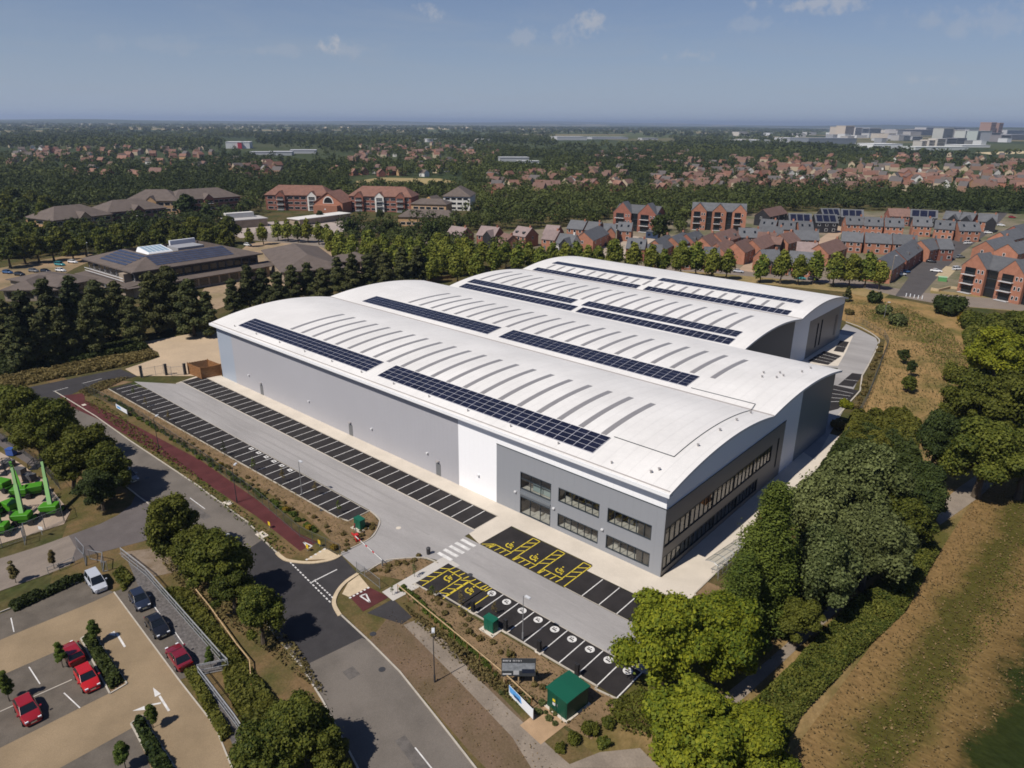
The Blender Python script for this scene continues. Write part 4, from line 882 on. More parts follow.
# --- single trees near the camera
for (k, px, py, r, sz, lab) in [
    ('lime', 664, 638, 46, 1.0, 'bright green round tree overhanging the last charging bays, nearest the dark kiosk'),
    ('lime', 722, 628, 44, 1.0, 'yellow-topped broad tree just right of the one over the charging bays'),
    ('lime', 692, 722, 58, .85, 'wide low bright green tree at the bottom edge, below the green kiosk'),
    ('lime', 752, 738, 46, .85, 'rounded green tree at the bottom edge beside the long hedge'),
    ('poplar', 768, 552, 42, .62, 'tall dense poplar rising beside the cycle shelter, tallest by the office end'),
    ('poplar', 742, 598, 33, .55, 'shorter leafy poplar in front of the tall poplar by the cycle shelter'),
    ('willow', 818, 500, 40, 1.15, 'grey-green willow against the slate-coloured end wall'),
    ('willow', 868, 478, 40, 1.15, 'pale willow at the top of the tree belt, next to the dark narrow tree'),
    ('willow', 822, 566, 40, 1.1, 'grey-leaved willow in the middle of the belt behind the tall poplar'),
    ('willow', 872, 540, 42, 1.0, 'broad silvery willow beside the lower end of the tarmac path'),
    ('oak', 905, 520, 26, 1.0, 'small olive tree at the outer edge of the willow belt'),
    ('oak', 800, 618, 24, .9, 'low green tree filling the gap under the willows near the hedge'),
    ('dark', 938, 440, 22, 1.5, 'very dark narrow tree standing alone at the meadow corner'),
    ('dark', 926, 492, 24, 1.1, 'dark shadowy tree below the narrow one, over the tarmac path'),
    ('oak', 972, 398, 26, 1.1, 'upright green tree at the left side of the big right-hand thicket'),
    ('oak', 990, 446, 42, .9, 'large spreading tree at the lower edge of the right-hand thicket'),
    ('oak', 1018, 402, 34, 1.0, 'large green tree at the right edge of the photo beside the meadow'),
    ('lime', 1000, 352, 28, .9, 'light green tree in the upper part of the right-hand thicket'),
    ('oak', 1030, 455, 36, .9, 'tree cut off by the right edge above the mown field'),
    ('oak', 1022, 330, 24, .8, 'small tree at the right edge below the apartment lawn'),
    ('oak', 24, 412, 25, 1.0, 'tree by the dark side road in the left clump, uppermost of it'),
    ('oak', 4, 404, 25, 1.0, 'tree cut by the left edge at the top of the left clump'),
    ('oak', 54, 428, 28, 1.0, 'olive tree in the left clump, above the green machines'),
    ('oak', 86, 450, 29, 1.0, 'tree in the left clump closest to the red cycle path'),
    ('oak', 106, 466, 24, 1.0, 'outermost tree of the left clump, shading the parked pickup on the road'),
    ('oak', 68, 460, 27, .9, 'low tree in the middle of the left clump right of the raised booms'),
    ('dark', 98, 484, 22, .9, 'dark tree at the junction corner of the left clump'),
    ('oak', 36, 434, 24, .9, 'small tree behind the yard fence in the left clump'),
    ('oak', 172, 522, 30, 1.0, 'first of the verge trees along the road, nearest the side-road junction'),
    ('oak', 190, 548, 27, .95, 'second verge tree along the road, close beside the first'),
    ('oak', 218, 563, 32, .95, 'third and largest of the verge trees along the road'),
    ('oak', 259, 610, 26, 1.05, 'slim verge tree at the road edge opposite the site entrance'),
    ('oak', 232, 588, 23, .9, 'small verge tree tucked behind the third roadside tree'),
    ('oak', 296, 722, 43, .95, 'big roadside tree at the bottom, casting its shadow on the carriageway'),
    ('oak', 264, 750, 36, .85, 'low tree at the bottom edge behind the car park fence'),
    ('oak', 330, 752, 24, .8, 'small tree cut by the bottom edge next to the road kerb')]:
    plant_px(k, px, py, r, lab, sz=sz, group='trees near the camera')
# --- rows and clumps in the middle distance
def row(kind, pts, what, group, **kw):
    pts = sorted(pts); n = len(pts)
    for i, p in enumerate(pts): plant_px(kind, p[0], p[1], p[2], what.replace('#', ordw(i)), group=group, **kw)
row('pine', [(4, 322, 20), (24, 316, 20), (47, 304, 20), (72, 300, 19), (97, 306, 22), (116, 298, 16), (152, 300, 20), (169, 294, 22), (190, 303, 20), (207, 311, 15), (132, 316, 16), (16, 340, 18), (62, 328, 18), (88, 326, 17), (40, 338, 16)],
    'dark pine in the clump before the solar-roofed office, # from the left', 'pines before the office')
row('pine', [(232, 291, 13), (248, 286, 14), (262, 286, 13), (278, 288, 14), (292, 281, 13), (308, 279, 13), (322, 282, 14), (338, 273, 13), (352, 272, 14), (368, 270, 14), (386, 268, 15), (402, 264, 13), (376, 258, 11), (418, 262, 12)],
    'pine in the row along the back of the near warehouse, # from the left', 'pines behind the warehouse')
row('street', [(277, 228, 7), (287, 228, 7.5), (297, 229, 7.5), (307, 229, 7.5), (318, 231, 7.5), (327, 234, 7), (262, 232, 7), (249, 236, 6), (338, 238, 7)],
    'small tree in the row before the red-roofed care home, # from the left', 'trees before the care home')
row('street', [(615, 254, 11.1), (634, 256, 10.5), (652, 258, 9.9), (664, 260, 8.8), (682, 255, 12.3), (697, 258, 11.1), (713, 261, 10.5), (728, 261, 10.5), (762, 265, 9.9), (783, 263, 11.7), (800, 268, 9.4), (816, 265, 10.5), (836, 266, 11.7), (852, 268, 11.1), (868, 268, 11.1), (882, 272, 9.9)],
    'leafy street tree along the back road by the new houses, # from the left', 'street trees by the new houses')
row('street', [(446, 252, 10.5), (458, 250, 9.4), (470, 254, 10.5), (482, 252, 9.4), (494, 256, 10.5), (506, 252, 9.4), (518, 256, 10.5), (529, 254, 9.9), (541, 257, 10.5), (553, 254, 9.4), (565, 257, 10.5), (576, 255, 9.9), (588, 258, 10.5), (598, 257, 8.8)],
    'yellowish-green tree in the row left of the street trees, # from the left', 'row of yellow-green trees')
def clump(kind, poly, n, r0, r1, what, group, seed, **kw):
    r_ = random.Random(seed); xs = [p[0] for p in poly]; ys = [p[1] for p in poly]; out = []; tries = 0
    while len(out) < n and tries < 5000:
        tries += 1; p = (r_.uniform(min(xs), max(xs)), r_.uniform(min(ys), max(ys))); r = r_.uniform(r0, r1)
        if inpoly(*p, poly) and all(hypot(p[0]-q[0], (p[1]-q[1])*1.9) > (r+q[2])*.62 for q in out): out.append((*p, r))
    out.sort()
    for i, p in enumerate(out): plant_px(kind, *p, what.replace('#', ordw(i)), group=group, **kw)
clump('street', [(330, 240), (360, 244), (440, 244), (470, 250), (478, 268), (430, 268), (390, 258), (340, 252)], 34, 8, 11, 'rounded tree in the belt behind the pines, # from the left', 'tree belt behind the pines', 5)
clump('oak', [(0, 230), (50, 230), (105, 232), (160, 226), (205, 228), (232, 226), (228, 240), (150, 243), (100, 246), (40, 250), (0, 252)], 36, 9, 12, 'broadleaf tree between the brown-roofed flats and the office, # from the left', 'trees before the flats', 6)
clump('oak', [(0, 196), (46, 196), (46, 226), (0, 226)], 9, 8, 11, 'tree beside the brown-roofed flats at the left edge, # from the left', 'trees left of the flats', 8)
row('dark', [(186, 206, 11), (207, 212, 8), (388, 228, 9), (432, 231, 10), (350, 226, 8), (660, 226, 11), (697, 214, 9), (672, 214, 7), (320, 214, 4.5), (405, 214, 5), (380, 214, 5)], 'dark tree standing among the buildings, # from the left', 'dark trees among the buildings')
row('dark', [(364, 185, 3.6), (374, 186, 3.8), (383, 185, 4), (393, 186, 3.8), (402, 185, 4), (411, 186, 4), (420, 185, 4.2), (430, 186, 4), (440, 186, 5), (452, 187, 4)], 'round tree in front of the straw-coloured field, # from the left', 'trees before the straw field')
plant_px('dark', 905, 354, 6, 'small round-headed tree, uppermost of three on the dry meadow', group='trees on the meadow', sz=1.1); plant_px('dark', 912, 366, 5, 'slim little tree, middle of three on the dry meadow', group='trees on the meadow', sz=1.5); plant_px('oak', 909, 382, 9, 'wider light green tree, lowest of three on the dry meadow', group='trees on the meadow', sz=.8)
row('pine', [(848, 293, 5)], 'lone small conifer on the corner by the far warehouse', 'trees behind the far warehouse')
row('bush', [(875, 298, 8)], 'round dark clipped bush on the grass by the far warehouse', 'shrubs on the meadow', cat='shrub', leafm=L_DARK, sz=1.5)
for (px, py, r, lab, lm) in [(884, 310, 9, 'greyish bush on the upper dry meadow', L_WIL), (898, 320, 10, 'wide greyish bush on the upper dry meadow', L_WIL), (950, 306, 16, 'broad dark bush at the road side above the meadow', L_DARK),
                             (966, 318, 8, 'golden yellowing bush beside the dark roadside bush', L_GOLD), (974, 322, 15, 'dark bush right of the golden one', L_OAK), (955, 375, 14, 'low bush at the meadow edge near the thicket', L_BR), (850, 312, 5, 'little dry bush beside the far warehouse corner', L_OLV),
                             (900, 352, 3, 'tiny seedling shrub left of the meadow trio', L_DARK), (846, 404, 7, 'pale shrub in the planting beside the far bays', L_LIME), (838, 424, 8, 'brownish shrub by the end wall of the near warehouse', L_OLV)]:
    plant_px('bush', px, py, r, lab, group='shrubs on the meadow', cat='shrub', leafm=lm, sz=1.25, detail=2600 if r > 10 else 900)
# thicket and hedges: uncountable scrub with real height
def scrub(name, label, poly, dens, h, leaf, m, seed, lump=3.0, kind='stuff', cat=None):
    """poly in world xy: a closed lumpy canopy of leaf sprays, thinning and falling at its edge"""
    rs = np.random.RandomState(seed); P = np.array(poly, float); n = len(P)
    area = abs(sum(P[i][0]*P[(i+1) % n][1]-P[(i+1) % n][0]*P[i][1] for i in range(n)))/2
    N = int(area*dens*3.2); lo = P.min(0); hi = P.max(0)
    X = lo+(hi-lo)*rs.random((int(N*((hi-lo).prod())/max(area, 1)*1.05)+10, 2))
    inside = np.zeros(len(X), bool); dist = np.full(len(X), 1e9)
    for i in range(n):
        a, b = P[i], P[(i+1) % n]
        c = ((a[1] > X[:, 1]) != (b[1] > X[:, 1])); xx = (b[0]-a[0])*(X[:, 1]-a[1])/((b[1]-a[1]) or 1e-9)+a[0]; inside ^= (c & (X[:, 0] < xx))
        e = b-a; tt = np.clip(((X-a)@e)/max(e@e, 1e-9), 0, 1); dist = np.minimum(dist, np.linalg.norm(X-(a+tt[:, None]*e), axis=1))
    X = X[inside]; dist = dist[inside]
    K = max(5, int(area/(lump*lump*.45))); C = X[rs.choice(len(X), min(K, len(X)), replace=False)]; rad = lump*rs.uniform(.55, 1.1, len(C)); hh = h*rs.uniform(.45, 1.0, len(C)); tb = rs.random(len(C))
    z = np.zeros(len(X)); tint = np.zeros(len(X))
    for c, r_, q, b in zip(C, rad, hh, tb):
        d2 = ((X-c)**2).sum(1)/(r_*r_); zz = q*np.sqrt(np.clip(1-d2, 0, 1)); up = zz > z; z[up] = zz[up]; tint[up] = b
    z = np.maximum(z, h*.22)*np.clip(.35+dist/(lump*.45), 0, 1)
    z *= np.where(rs.random(len(X)) < .3, rs.random(len(X)), rs.uniform(.82, 1.06, len(X)))
    c = np.column_stack([X, z]); k = len(X)
    nrm = rs.normal(size=(k, 3))*.6; nrm[:, 2] += .8; nrm /= np.linalg.norm(nrm, axis=1)[:, None]
    u = np.cross(nrm, rs.normal(size=(k, 3))); u /= np.linalg.norm(u, axis=1)[:, None]; v = np.cross(nrm, u); s = leaf*(.6+.8*rs.random(k))[:, None]; u = u*s*.62; v = v*s*.45; bend = nrm*s*.18
    V = np.stack([c-u, c-v+bend, c+u, c+v+bend], axis=1).reshape(-1, 3)
    t = np.clip(tint*.55+.2+.3*rs.normal(size=k), 0, 1)
    o = bpy.data.objects.new(name, quads_mesh(name, V, t, m)); COL.objects.link(o)
    return tag(o, label, cat, None, kind)
scrub('hedge', 'long rough green hedge of brambles beside the tarmac path and mown field', PX([(735, 720), (782, 676), (850, 604), (880, 580), (925, 545), (940, 552), (905, 612), (850, 665), (800, 718), (775, 775), (735, 790)]), 50, 1.5, .22, L_BR, 21, 1.6, kind='thing', cat='hedge')
scrub('undergrowth', 'dark undergrowth filling the ground beneath the willow belt', PX([(752, 640), (790, 560), (818, 470), (850, 425), (905, 428), (925, 470), (935, 520), (900, 560), (850, 590), (790, 640)]), 16, 2.2, .5, L_DARK, 22, 3)
scrub('brambles', 'green bramble thicket at the top of the willow belt', PX([(838, 452), (850, 418), (905, 412), (922, 430), (915, 455), (870, 455)]), 26, 2.4, .5, L_BR, 23, 2.6)
scrub('thicket', 'mixed green thicket on the right below the apartment lawn', PX([(962, 335), (990, 318), (1060, 314), (1100, 380), (1100, 470), (1000, 474), (960, 455), (950, 420), (975, 392)]), 12, 3.2, .75, L_BR, 24, 4)
scrub('rough_growth', 'tall weedy growth between the fence and the verge trees', PX([(160, 590), (190, 590), (236, 648), (290, 720), (310, 790), (258, 790), (250, 742), (226, 690), (222, 662), (170, 600)]), 26, .9, .34, L_BR, 25, 1.4)
scrub('rough_growth', 'low scrub on the verge under the roadside trees', PX([(150, 545), (190, 600), (250, 640), (330, 700), (300, 650), (240, 590), (190, 530)]), 5, .5, .3, L_OLV, 26, 1.2)
scrub('hedge', 'clipped low hedge between the concrete side road and the parking bays', PX([(8, 607), (82, 575), (86, 580), (16, 612)]), 60, 1.1, .3, L_DARK, 27, .8, kind='thing', cat='hedge')
scrub('rough_growth', 'weedy strip beside the silver car and gravel', PX([(113, 575), (122, 566), (134, 580), (124, 592)]), 30, .6, .3, L_BR, 28, .8)
scrub('rough_growth', 'row of low bushes along the curved fence of the car park', PX([(184, 672), (196, 668), (232, 735), (222, 742)]), 45, 1.0, .3, L_BR, 29, .9)
scrub('island_planting', 'bushy planting on the kerbed island by the red cars', PX([(83, 640), (92, 634), (124, 682), (111, 690)]), 50, 1.1, .32, L_DARK, 30, .8)
scrub('island_planting', 'bushy planting on the lower kerbed island', PX([(134, 724), (142, 718), (180, 780), (160, 785)]), 50, 1.1, .32, L_DARK, 31, .8)
scrub('brambles', 'low brambles and scrub beside the green kiosk', PX([(606, 706), (640, 690), (664, 705), (650, 738), (622, 732)]), 22, 1.0, .24, L_OAK, 32, 1.0)
for px, py, r, lab in [(574, 738, 9, 'reddish-green shrub below the kiosk apron, lowest of its cluster'), (590, 728, 10, 'dark green shrub right of the kiosk apron'), (603, 742, 8, 'rounded shrub beside the tarmac bend below the kiosk'), (608, 722, 8, 'small bushy shrub between kiosk and brambles'), (560, 748, 6, 'low scrubby shrub at the tip of the brown paving')]: plant_px('bush', px, py, r, lab, group='shrubs below the kiosk', cat='shrub', leafm=L_OAK, sz=1.3)
scrub('rough_growth', 'rough grass and weeds at the corner of the dark side road', PX([(0, 378), (70, 365), (150, 350), (158, 357), (120, 367), (60, 378), (15, 388), (0, 392)]), 9, .9, .5, L_OLV, 33, 1.6)
scrub('rough_growth', 'scrubby undergrowth below the pine clump', PX([(0, 355), (90, 345), (140, 338), (150, 350), (70, 363), (0, 376)]), 9, 1.6, .6, L_DARK, 34, 2.0)
scrub('rough_growth', 'thin weeds in the planting beside the gate', PX([(78, 392), (100, 382), (130, 377), (112, 386), (88, 397)]), 9, .5, .3, L_OLV, 35, 1)
scrub('meadow_grass', 'rough tufted grass of the dry meadow with weeds', PX([(862, 410), (876, 360), (890, 345), (850, 314), (850, 300), (910, 305), (965, 345), (985, 375), (950, 415), (910, 412)]), .7, .4, .28, L_OLV, 36, 1.5)
scrub('meadow_weeds', 'greener weedy patches on the dry meadow', PX([(858, 312), (905, 308), (950, 330), (975, 372), (955, 400), (940, 372), (915, 338), (880, 326)]), 1.2, .6, .30, L_OAK, 39, 2.0)
scrub('rough_growth', 'green growth along the verge of the red cycle path', PX([(84, 402), (98, 398), (300, 556), (276, 552), (200, 490)]), 2.2, .4, .28, L_OAK, 37, .8)
scrub('rough_growth', 'weeds between the site fence and the old path', PX([(402, 602), (520, 690), (535, 715), (480, 682), (415, 622)]), 10, .5, .26, L_OLV, 38, .8)
for k_, p_ in enumerate(mulchs[1:4]): scrub('bed_planting', 'low dry tufts covering the bark bed', p_, 2.4, .3, .15, L_OLV, 60+k_, .7)
L_STRAW = leafmat('straw_blades', (0.12, 0.085, 0.032), (0.25, 0.175, 0.08), 0.25)
scrub('field_tufts', 'rough dry tussocks scattered over the mown field', [_a, _b, at(985, 480), at(1060, 470), at(1080, 620), at(1030, 690), at(930, 790), at(800, 800)], 1.3, .30, .20, L_STRAW, 71, 1.0)
scrub('field_tufts', 'green tufts along the middle strip of the mown field', PX([(850, 768), (900, 700), (950, 650), (1000, 560), (1040, 520), (1050, 560), (990, 640), (940, 710), (890, 790)]), 1.6, .25, .18, L_OAK, 72, 1.0)
scrub('verge_tufts', 'thin dry grass growing on the bare soil verge', PX([(392, 612), (440, 640), (500, 705), (560, 768), (505, 785), (470, 750), (430, 705), (398, 668), (372, 642)]), .8, .16, .13, L_STRAW, 73, .8)
# --- the wooded country beyond: one mass of trees nobody could count
EXCL = [[(-80, 262), (30, 258), (80, 252), (170, 236), (250, 236), (330, 232), (372, 246), (470, 262), (600, 262), (1100, 300), (1100, 800), (-80, 800)],
        [(30, 236), (45, 216), (120, 203), (246, 199), (246, 214), (180, 224), (120, 226)], [(225, 236), (232, 222), (258, 214), (258, 199), (340, 198), (410, 199), (440, 202), (476, 199), (476, 218), (440, 230), (360, 232), (300, 238)],
        [(344, 191), (350, 176.5), (462, 176.5), (470, 191)], [(440, 245), (450, 234), (500, 231), (560, 227), (607, 225), (612, 216), (655, 218), (668, 238), (684, 236), (688, 216), (750, 216), (762, 212), (850, 211), (1000, 214), (1100, 216), (1100, 320), (880, 300), (700, 270), (600, 262), (480, 258)],
        [(240, 158), (245, 148), (325, 150), (322, 160)], [(222, 152), (222, 139), (256, 139), (256, 152)], [(552, 143), (556, 135), (640, 135), (672, 139), (676, 145), (560, 147)], [(780, 145), (830, 130), (1100, 130), (1100, 152), (960, 156), (880, 152)],
        [(498, 168), (500, 158), (545, 160), (545, 168)]]
THIN = [[(0, 172), (0, 150), (130, 150), (210, 152), (210, 172)], [(225, 185), (228, 166), (290, 166), (290, 185)], [(360, 160), (360, 146), (480, 146), (480, 160)], [(480, 200), (480, 180), (760, 172), (760, 200)], [(660, 200), (690, 158), (830, 158), (830, 200)],
        [(780, 200), (780, 160), (1100, 160), (1100, 198)]]
def woodland():
    rs = np.random.RandomState(77); VV = []; TT = []
    def nz(x, y): return .5+.25*(sin(x*.011+1.3)+sin(y*.013+x*.004))+.18*sin(x*.031-y*.027)
    for (d0, d1, step, nq, rr, leaf) in ((215, 420, 7.6, 210, 4.1, .85), (420, 760, 8.6, 110, 4.3, 1.2), (760, 1500, 12.5, 60, 4.8, 1.8), (1500, 3200, 24, 34, 7.5, 3.4), (3200, 8500, 62, 22, 15, 8)):
        k = int(d1/step)+1
        for i in range(-k, k+1):
            for j in range(-k, k+1):
                x = CAMPOS[0]+(i+rs.uniform(-.45, .45))*step; y = CAMPOS[1]+(j+rs.uniform(-.45, .45))*step
                d = hypot(x-CAMPOS[0], y-CAMPOS[1])
                if d < d0 or d >= d1: continue
                dx, dy = x-CAMPOS[0], y-CAMPOS[1]
                if dx*CF[0]+dy*CF[1] < .5*d: continue
                px, py, kk = proj(x, y)
                if px < -70 or px > 1094: continue
                if any(inpoly(px, py, e) for e in EXCL): continue
                p = .93
                for q in THIN:
                    if inpoly(px, py, q): p = .50 if d < 1500 else .34
                if d > 1000 and nz(x, y) < .30: p *= .3
                if d > 2600: p *= .42
                if d > 700 and sin(x*.0061+2)+sin(y*.0083-x*.003)+.6*sin(x*.019+y*.023) > 1.0: p *= .10
                if rs.random() > p: continue
                r = rr*rs.uniform(.6, 1.25)*(.84 if any(inpoly(px, py, q) for q in THIN) else 1); h = min(r, 7)*rs.uniform(1.0, 1.5)
                bl = [(x, y, h*.95, r, r, h*.62), (x+r*.35*rs.normal(), y+r*.35*rs.normal(), h*1.3, r*.55, r*.55, h*.4), (x+r*.4*rs.normal(), y+r*.4*rs.normal(), h*.8, r*.6, r*.6, h*.5)]
                V, t = leaf_arrays(bl, nq, leaf, rs, shell=.3, tjit=.14)
                VV.append(V); TT.append(np.clip(t*.5+rs.uniform(-.15, .45)+.28*sin(x*.006+y*.009)+.18*sin(x*.021-y*.015+1), 0, 1))
    V = np.concatenate(VV); t = np.concatenate(TT)
    o = bpy.data.objects.new('woodland', quads_mesh('woodland', V, t, L_FAR)); COL.objects.link(o)
    tag(o, 'wooded country of countless trees stretching to the horizon', None, None, 'stuff'); print('woodland trees', len(VV), 'faces', len(t))
woodland()
# ------------------------------------------------------------------ houses and other buildings
brick = mat('orange_brick', (0.345, 0.155, 0.098), rough=0.9, var=0.12, scale=0.8, obvar=.14)
brick_r = mat('red_brick', (0.25, 0.10, 0.07), rough=0.9, var=0.12, scale=0.8, obvar=.14)
brick_y = mat('buff_brick', (0.46, 0.29, 0.15), rough=0.9, var=0.1, scale=0.8)
black_b = mat('black_boarding', (0.022, 0.022, 0.025), rough=0.8, var=0.2, scale=1)
render_w = mat('white_render', (0.62, 0.60, 0.56), rough=0.8, var=0.05, scale=0.4)
slate = mat('slate_roof', (0.105, 0.108, 0.115), rough=0.75, var=0.12, scale=0.6, fine=0.12, fscale=4, obvar=.15)
tile_br = mat('brown_tile_roof', (0.175, 0.105, 0.085), rough=0.85, var=0.13, scale=0.7, fine=0.12, fscale=4, obvar=.15)
tile_mv = mat('mauve_tile_roof', (0.225, 0.172, 0.162), rough=0.85, var=0.1, scale=0.7, fine=0.12, fscale=4, obvar=.12)
tile_red = mat('red_tile_roof', (0.19, 0.098, 0.072), rough=0.85, var=0.15, scale=0.5, obvar=.2)
tile_gb = mat('grey_brown_roof', (0.118, 0.094, 0.080), rough=0.85, var=0.12, scale=0.4, fine=0.1, fscale=3)
pane_m = DARK_GLASS
wframe = mat('white_window_frame', (0.66, 0.66, 0.66), rough=0.5)
ROOFW = {'slate': (slate, 'grey slate'), 'brown': (tile_br, 'brown tiled'), 'mauve': (tile_mv, 'mauve tiled'), 'solar': (slate, 'solar-panelled slate')}
WALLW = {'orange': (brick, 'orange brick'), 'red': (brick_r, 'red brick'), 'black': (black_b, 'black-boarded'), 'white': (render_w, 'white-rendered')}
def pbox(parent, name, m, x0, y0, z0, x1, y1, z1):
    mb = MB(); mb.box(x0, y0, z0, x1, y1, z1); return mb.build(name, m, parent)
def gable_roof(mb, L, D, ze, zr, ov=.35, th=.22, x0=None):
    a = -L/2-ov*.5 if x0 is None else x0; b = L/2+ov*.5
    k = (zr-ze)/(D/2); e = ze-ov*k
    mb.extr([(-D/2-ov, e), (0, zr), (D/2+ov, e), (D/2+ov, e+th), (0, zr+th), (-D/2-ov, e+th)], 0, a, b)
HOUSE = {}
def house_proto(L, D, ze, zr, wall, roof, feat):
    """a house with its ridge along local x: walls with gables, roof, framed windows front, back and ends, door, chimney"""
    key = (round(L), D, ze, zr, wall, roof, feat)
    if key in HOUSE: return HOUSE[key]
    L = round(L); parts = []
    def part(name, mb, m, sub=None): parts.append((name, mb.mesh(name, m), sub)); return len(parts)-1
    mb = MB(); mb.extr([(-D/2, 0), (D/2, 0), (D/2, ze), (0, zr), (-D/2, ze)], 0, -L/2, L/2); part('wall', mb, WALLW[wall][0])
    mb = MB(); gable_roof(mb, L, D, ze, zr); rf = part('roof', mb, ROOFW[roof][0])
    if feat != 'plain': mb = MB(); mb.box(L/2-1.4, -.4, zr-.6, L/2-.6, .4, zr+1.0); part('chimney', mb, WALLW['red' if wall == 'black' else wall][0], rf)
    if roof == 'solar':
        k = (zr-ze)/(D/2)
        for i in range(3):
            x0 = -L/2+.8+i*(L-1.4)/3; x1 = x0+(L-1.4)/3-.5; mb = MB(); f = lambda y: zr+k*y+.30
            mb.add([(x0, -D/2+.3, f(-D/2+.3)), (x1, -D/2+.3, f(-D/2+.3)), (x1, -.7, f(-.7)), (x0, -.7, f(-.7))]+[(x0, -D/2+.3, f(-D/2+.3)-.1), (x1, -D/2+.3, f(-D/2+.3)-.1), (x1, -.7, f(-.7)-.1), (x0, -.7, f(-.7)-.1)],
                   [(0, 1, 2, 3), (7, 6, 5, 4), (0, 4, 5, 1), (1, 5, 6, 2), (2, 6, 7, 3), (3, 7, 4, 0)]); part('solar_panel', mb, pv_m, rf)
    def win(x, y, z, w, h, side):
        mb = MB(); q = MB(); t = .12
        if side in (0, 1):
            s = -1 if side == 0 else 1; ya, yb = sorted((y, y+s*.06)); yc = y+s*.075
            mb.box(x-w/2-t, ya, z-t, x+w/2+t, yb, z+h+t); q.quad((x-w/2, yc, z), (x+w/2, yc, z), (x+w/2, yc, z+h), (x-w/2, yc, z+h))
        else:
            s = -1 if side == 2 else 1; xa, xb = sorted((x, x+s*.06)); xc = x+s*.075
            mb.box(xa, y-w/2-t, z-t, xb, y+w/2+t, z+h+t); q.quad((xc, y-w/2, z), (xc, y+w/2, z), (xc, y+w/2, z+h), (xc, y-w/2, z+h))
        f = part('window', mb, wframe); part('pane', q, pane_m, f)
    n = 2 if L < 9 else 3
    for side, y in ((0, -D/2), (1, D/2)):
        for i in range(n): win(-L/2+L*(i+.5)/n, y, ze-1.75, 1.15, 1.15, side)
        for i in range(n):
            if side == 0 and i == 0: continue
            win(-L/2+L*(i+.5)/n, y, 1.0, 1.3, 1.2, side)
    for s, x in ((2, -L/2), (3, L/2)): win(x, 0.6, ze-1.6, .8, 1.1, s)
    mb = MB(); mb.box(-L/2+L*.5/n-.5, -D/2-.08, .05, -L/2+L*.5/n+.5, -D/2, 2.1); part('door', mb, MATS['grey_door'])
    if feat == 'dormer':
        for sx in (-L/4, L/4):
            mb = MB(); mb.box(sx-.7, -D/2+.9, ze+.5, sx+.7, -D/2+2.6, ze+2.0); part('dormer', mb, slate, rf)
            w = MB(); w.quad((sx-.5, -D/2+.88, ze+.75), (sx+.5, -D/2+.88, ze+.75), (sx+.5, -D/2+.88, ze+1.8), (sx-.5, -D/2+.88, ze+1.8)); part('dormer_window', w, pane_m, rf)
    if feat == 'rooflights':
        k = (zr-ze)/(D/2)
        for sx in (-L/4, L/4):
            mb = MB(); y0, y1 = -D/2*.62, -D/2*.34; f = lambda y: zr+k*y+.27
            mb.quad((sx-.5, y0, f(y0)), (sx+.5, y0, f(y0)), (sx+.5, y1, f(y1)), (sx-.5, y1, f(y1))); part('roof_window', mb, pane_m, rf)
    if feat == 'wing':
        mb = MB(); mb.extr([(-2.4, 0), (2.4, 0), (2.4, ze), (0, ze+2.6), (-2.4, ze)], 1, -D/2-2.6, -.2); v = mb.v; mb.v = [(x+L/2-2.6, y, z) for x, y, z in v]; part('gabled_wing', mb, WALLW['black' if wall != 'black' else 'orange'][0])
        mb = MB(); kk = 2.6/2.4; mb.extr([(-2.7, ze-.3*kk), (0, ze+2.6), (2.7, ze-.3*kk), (2.7, ze-.3*kk+.2), (0, ze+2.8), (-2.7, ze-.3*kk+.2)], 1, -D/2-2.8, -.1); mb.v = [(x+L/2-2.6, y, z+.03) for x, y, z in mb.v]; part('wing_roof', mb, ROOFW[roof][0])
    HOUSE[key] = parts; return parts
def place_house(p0, p1, wall, roof, feat, label, group='brick houses of the new estate', D=9.2, ze=5.3, zr=8.8, name='house', zr_at=None):
    a = at(*p0, zr_at or zr); b = at(*p1, zr_at or zr); L = max(5, hypot(b[0]-a[0], b[1]-a[1])); rz = atan2(b[1]-a[1], b[0]-a[0])
    t = thing(name, label, 'house', ((a[0]+b[0])/2, (a[1]+b[1])/2, 0), rz, group)
    objs = []
    for nm, me, sub in house_proto(L, D, ze, zr, wall, roof, feat):
        o = bpy.data.objects.new(nm, me); COL.objects.link(o); link_child(o, t if sub is None else objs[sub]); objs.append(o)
    return t
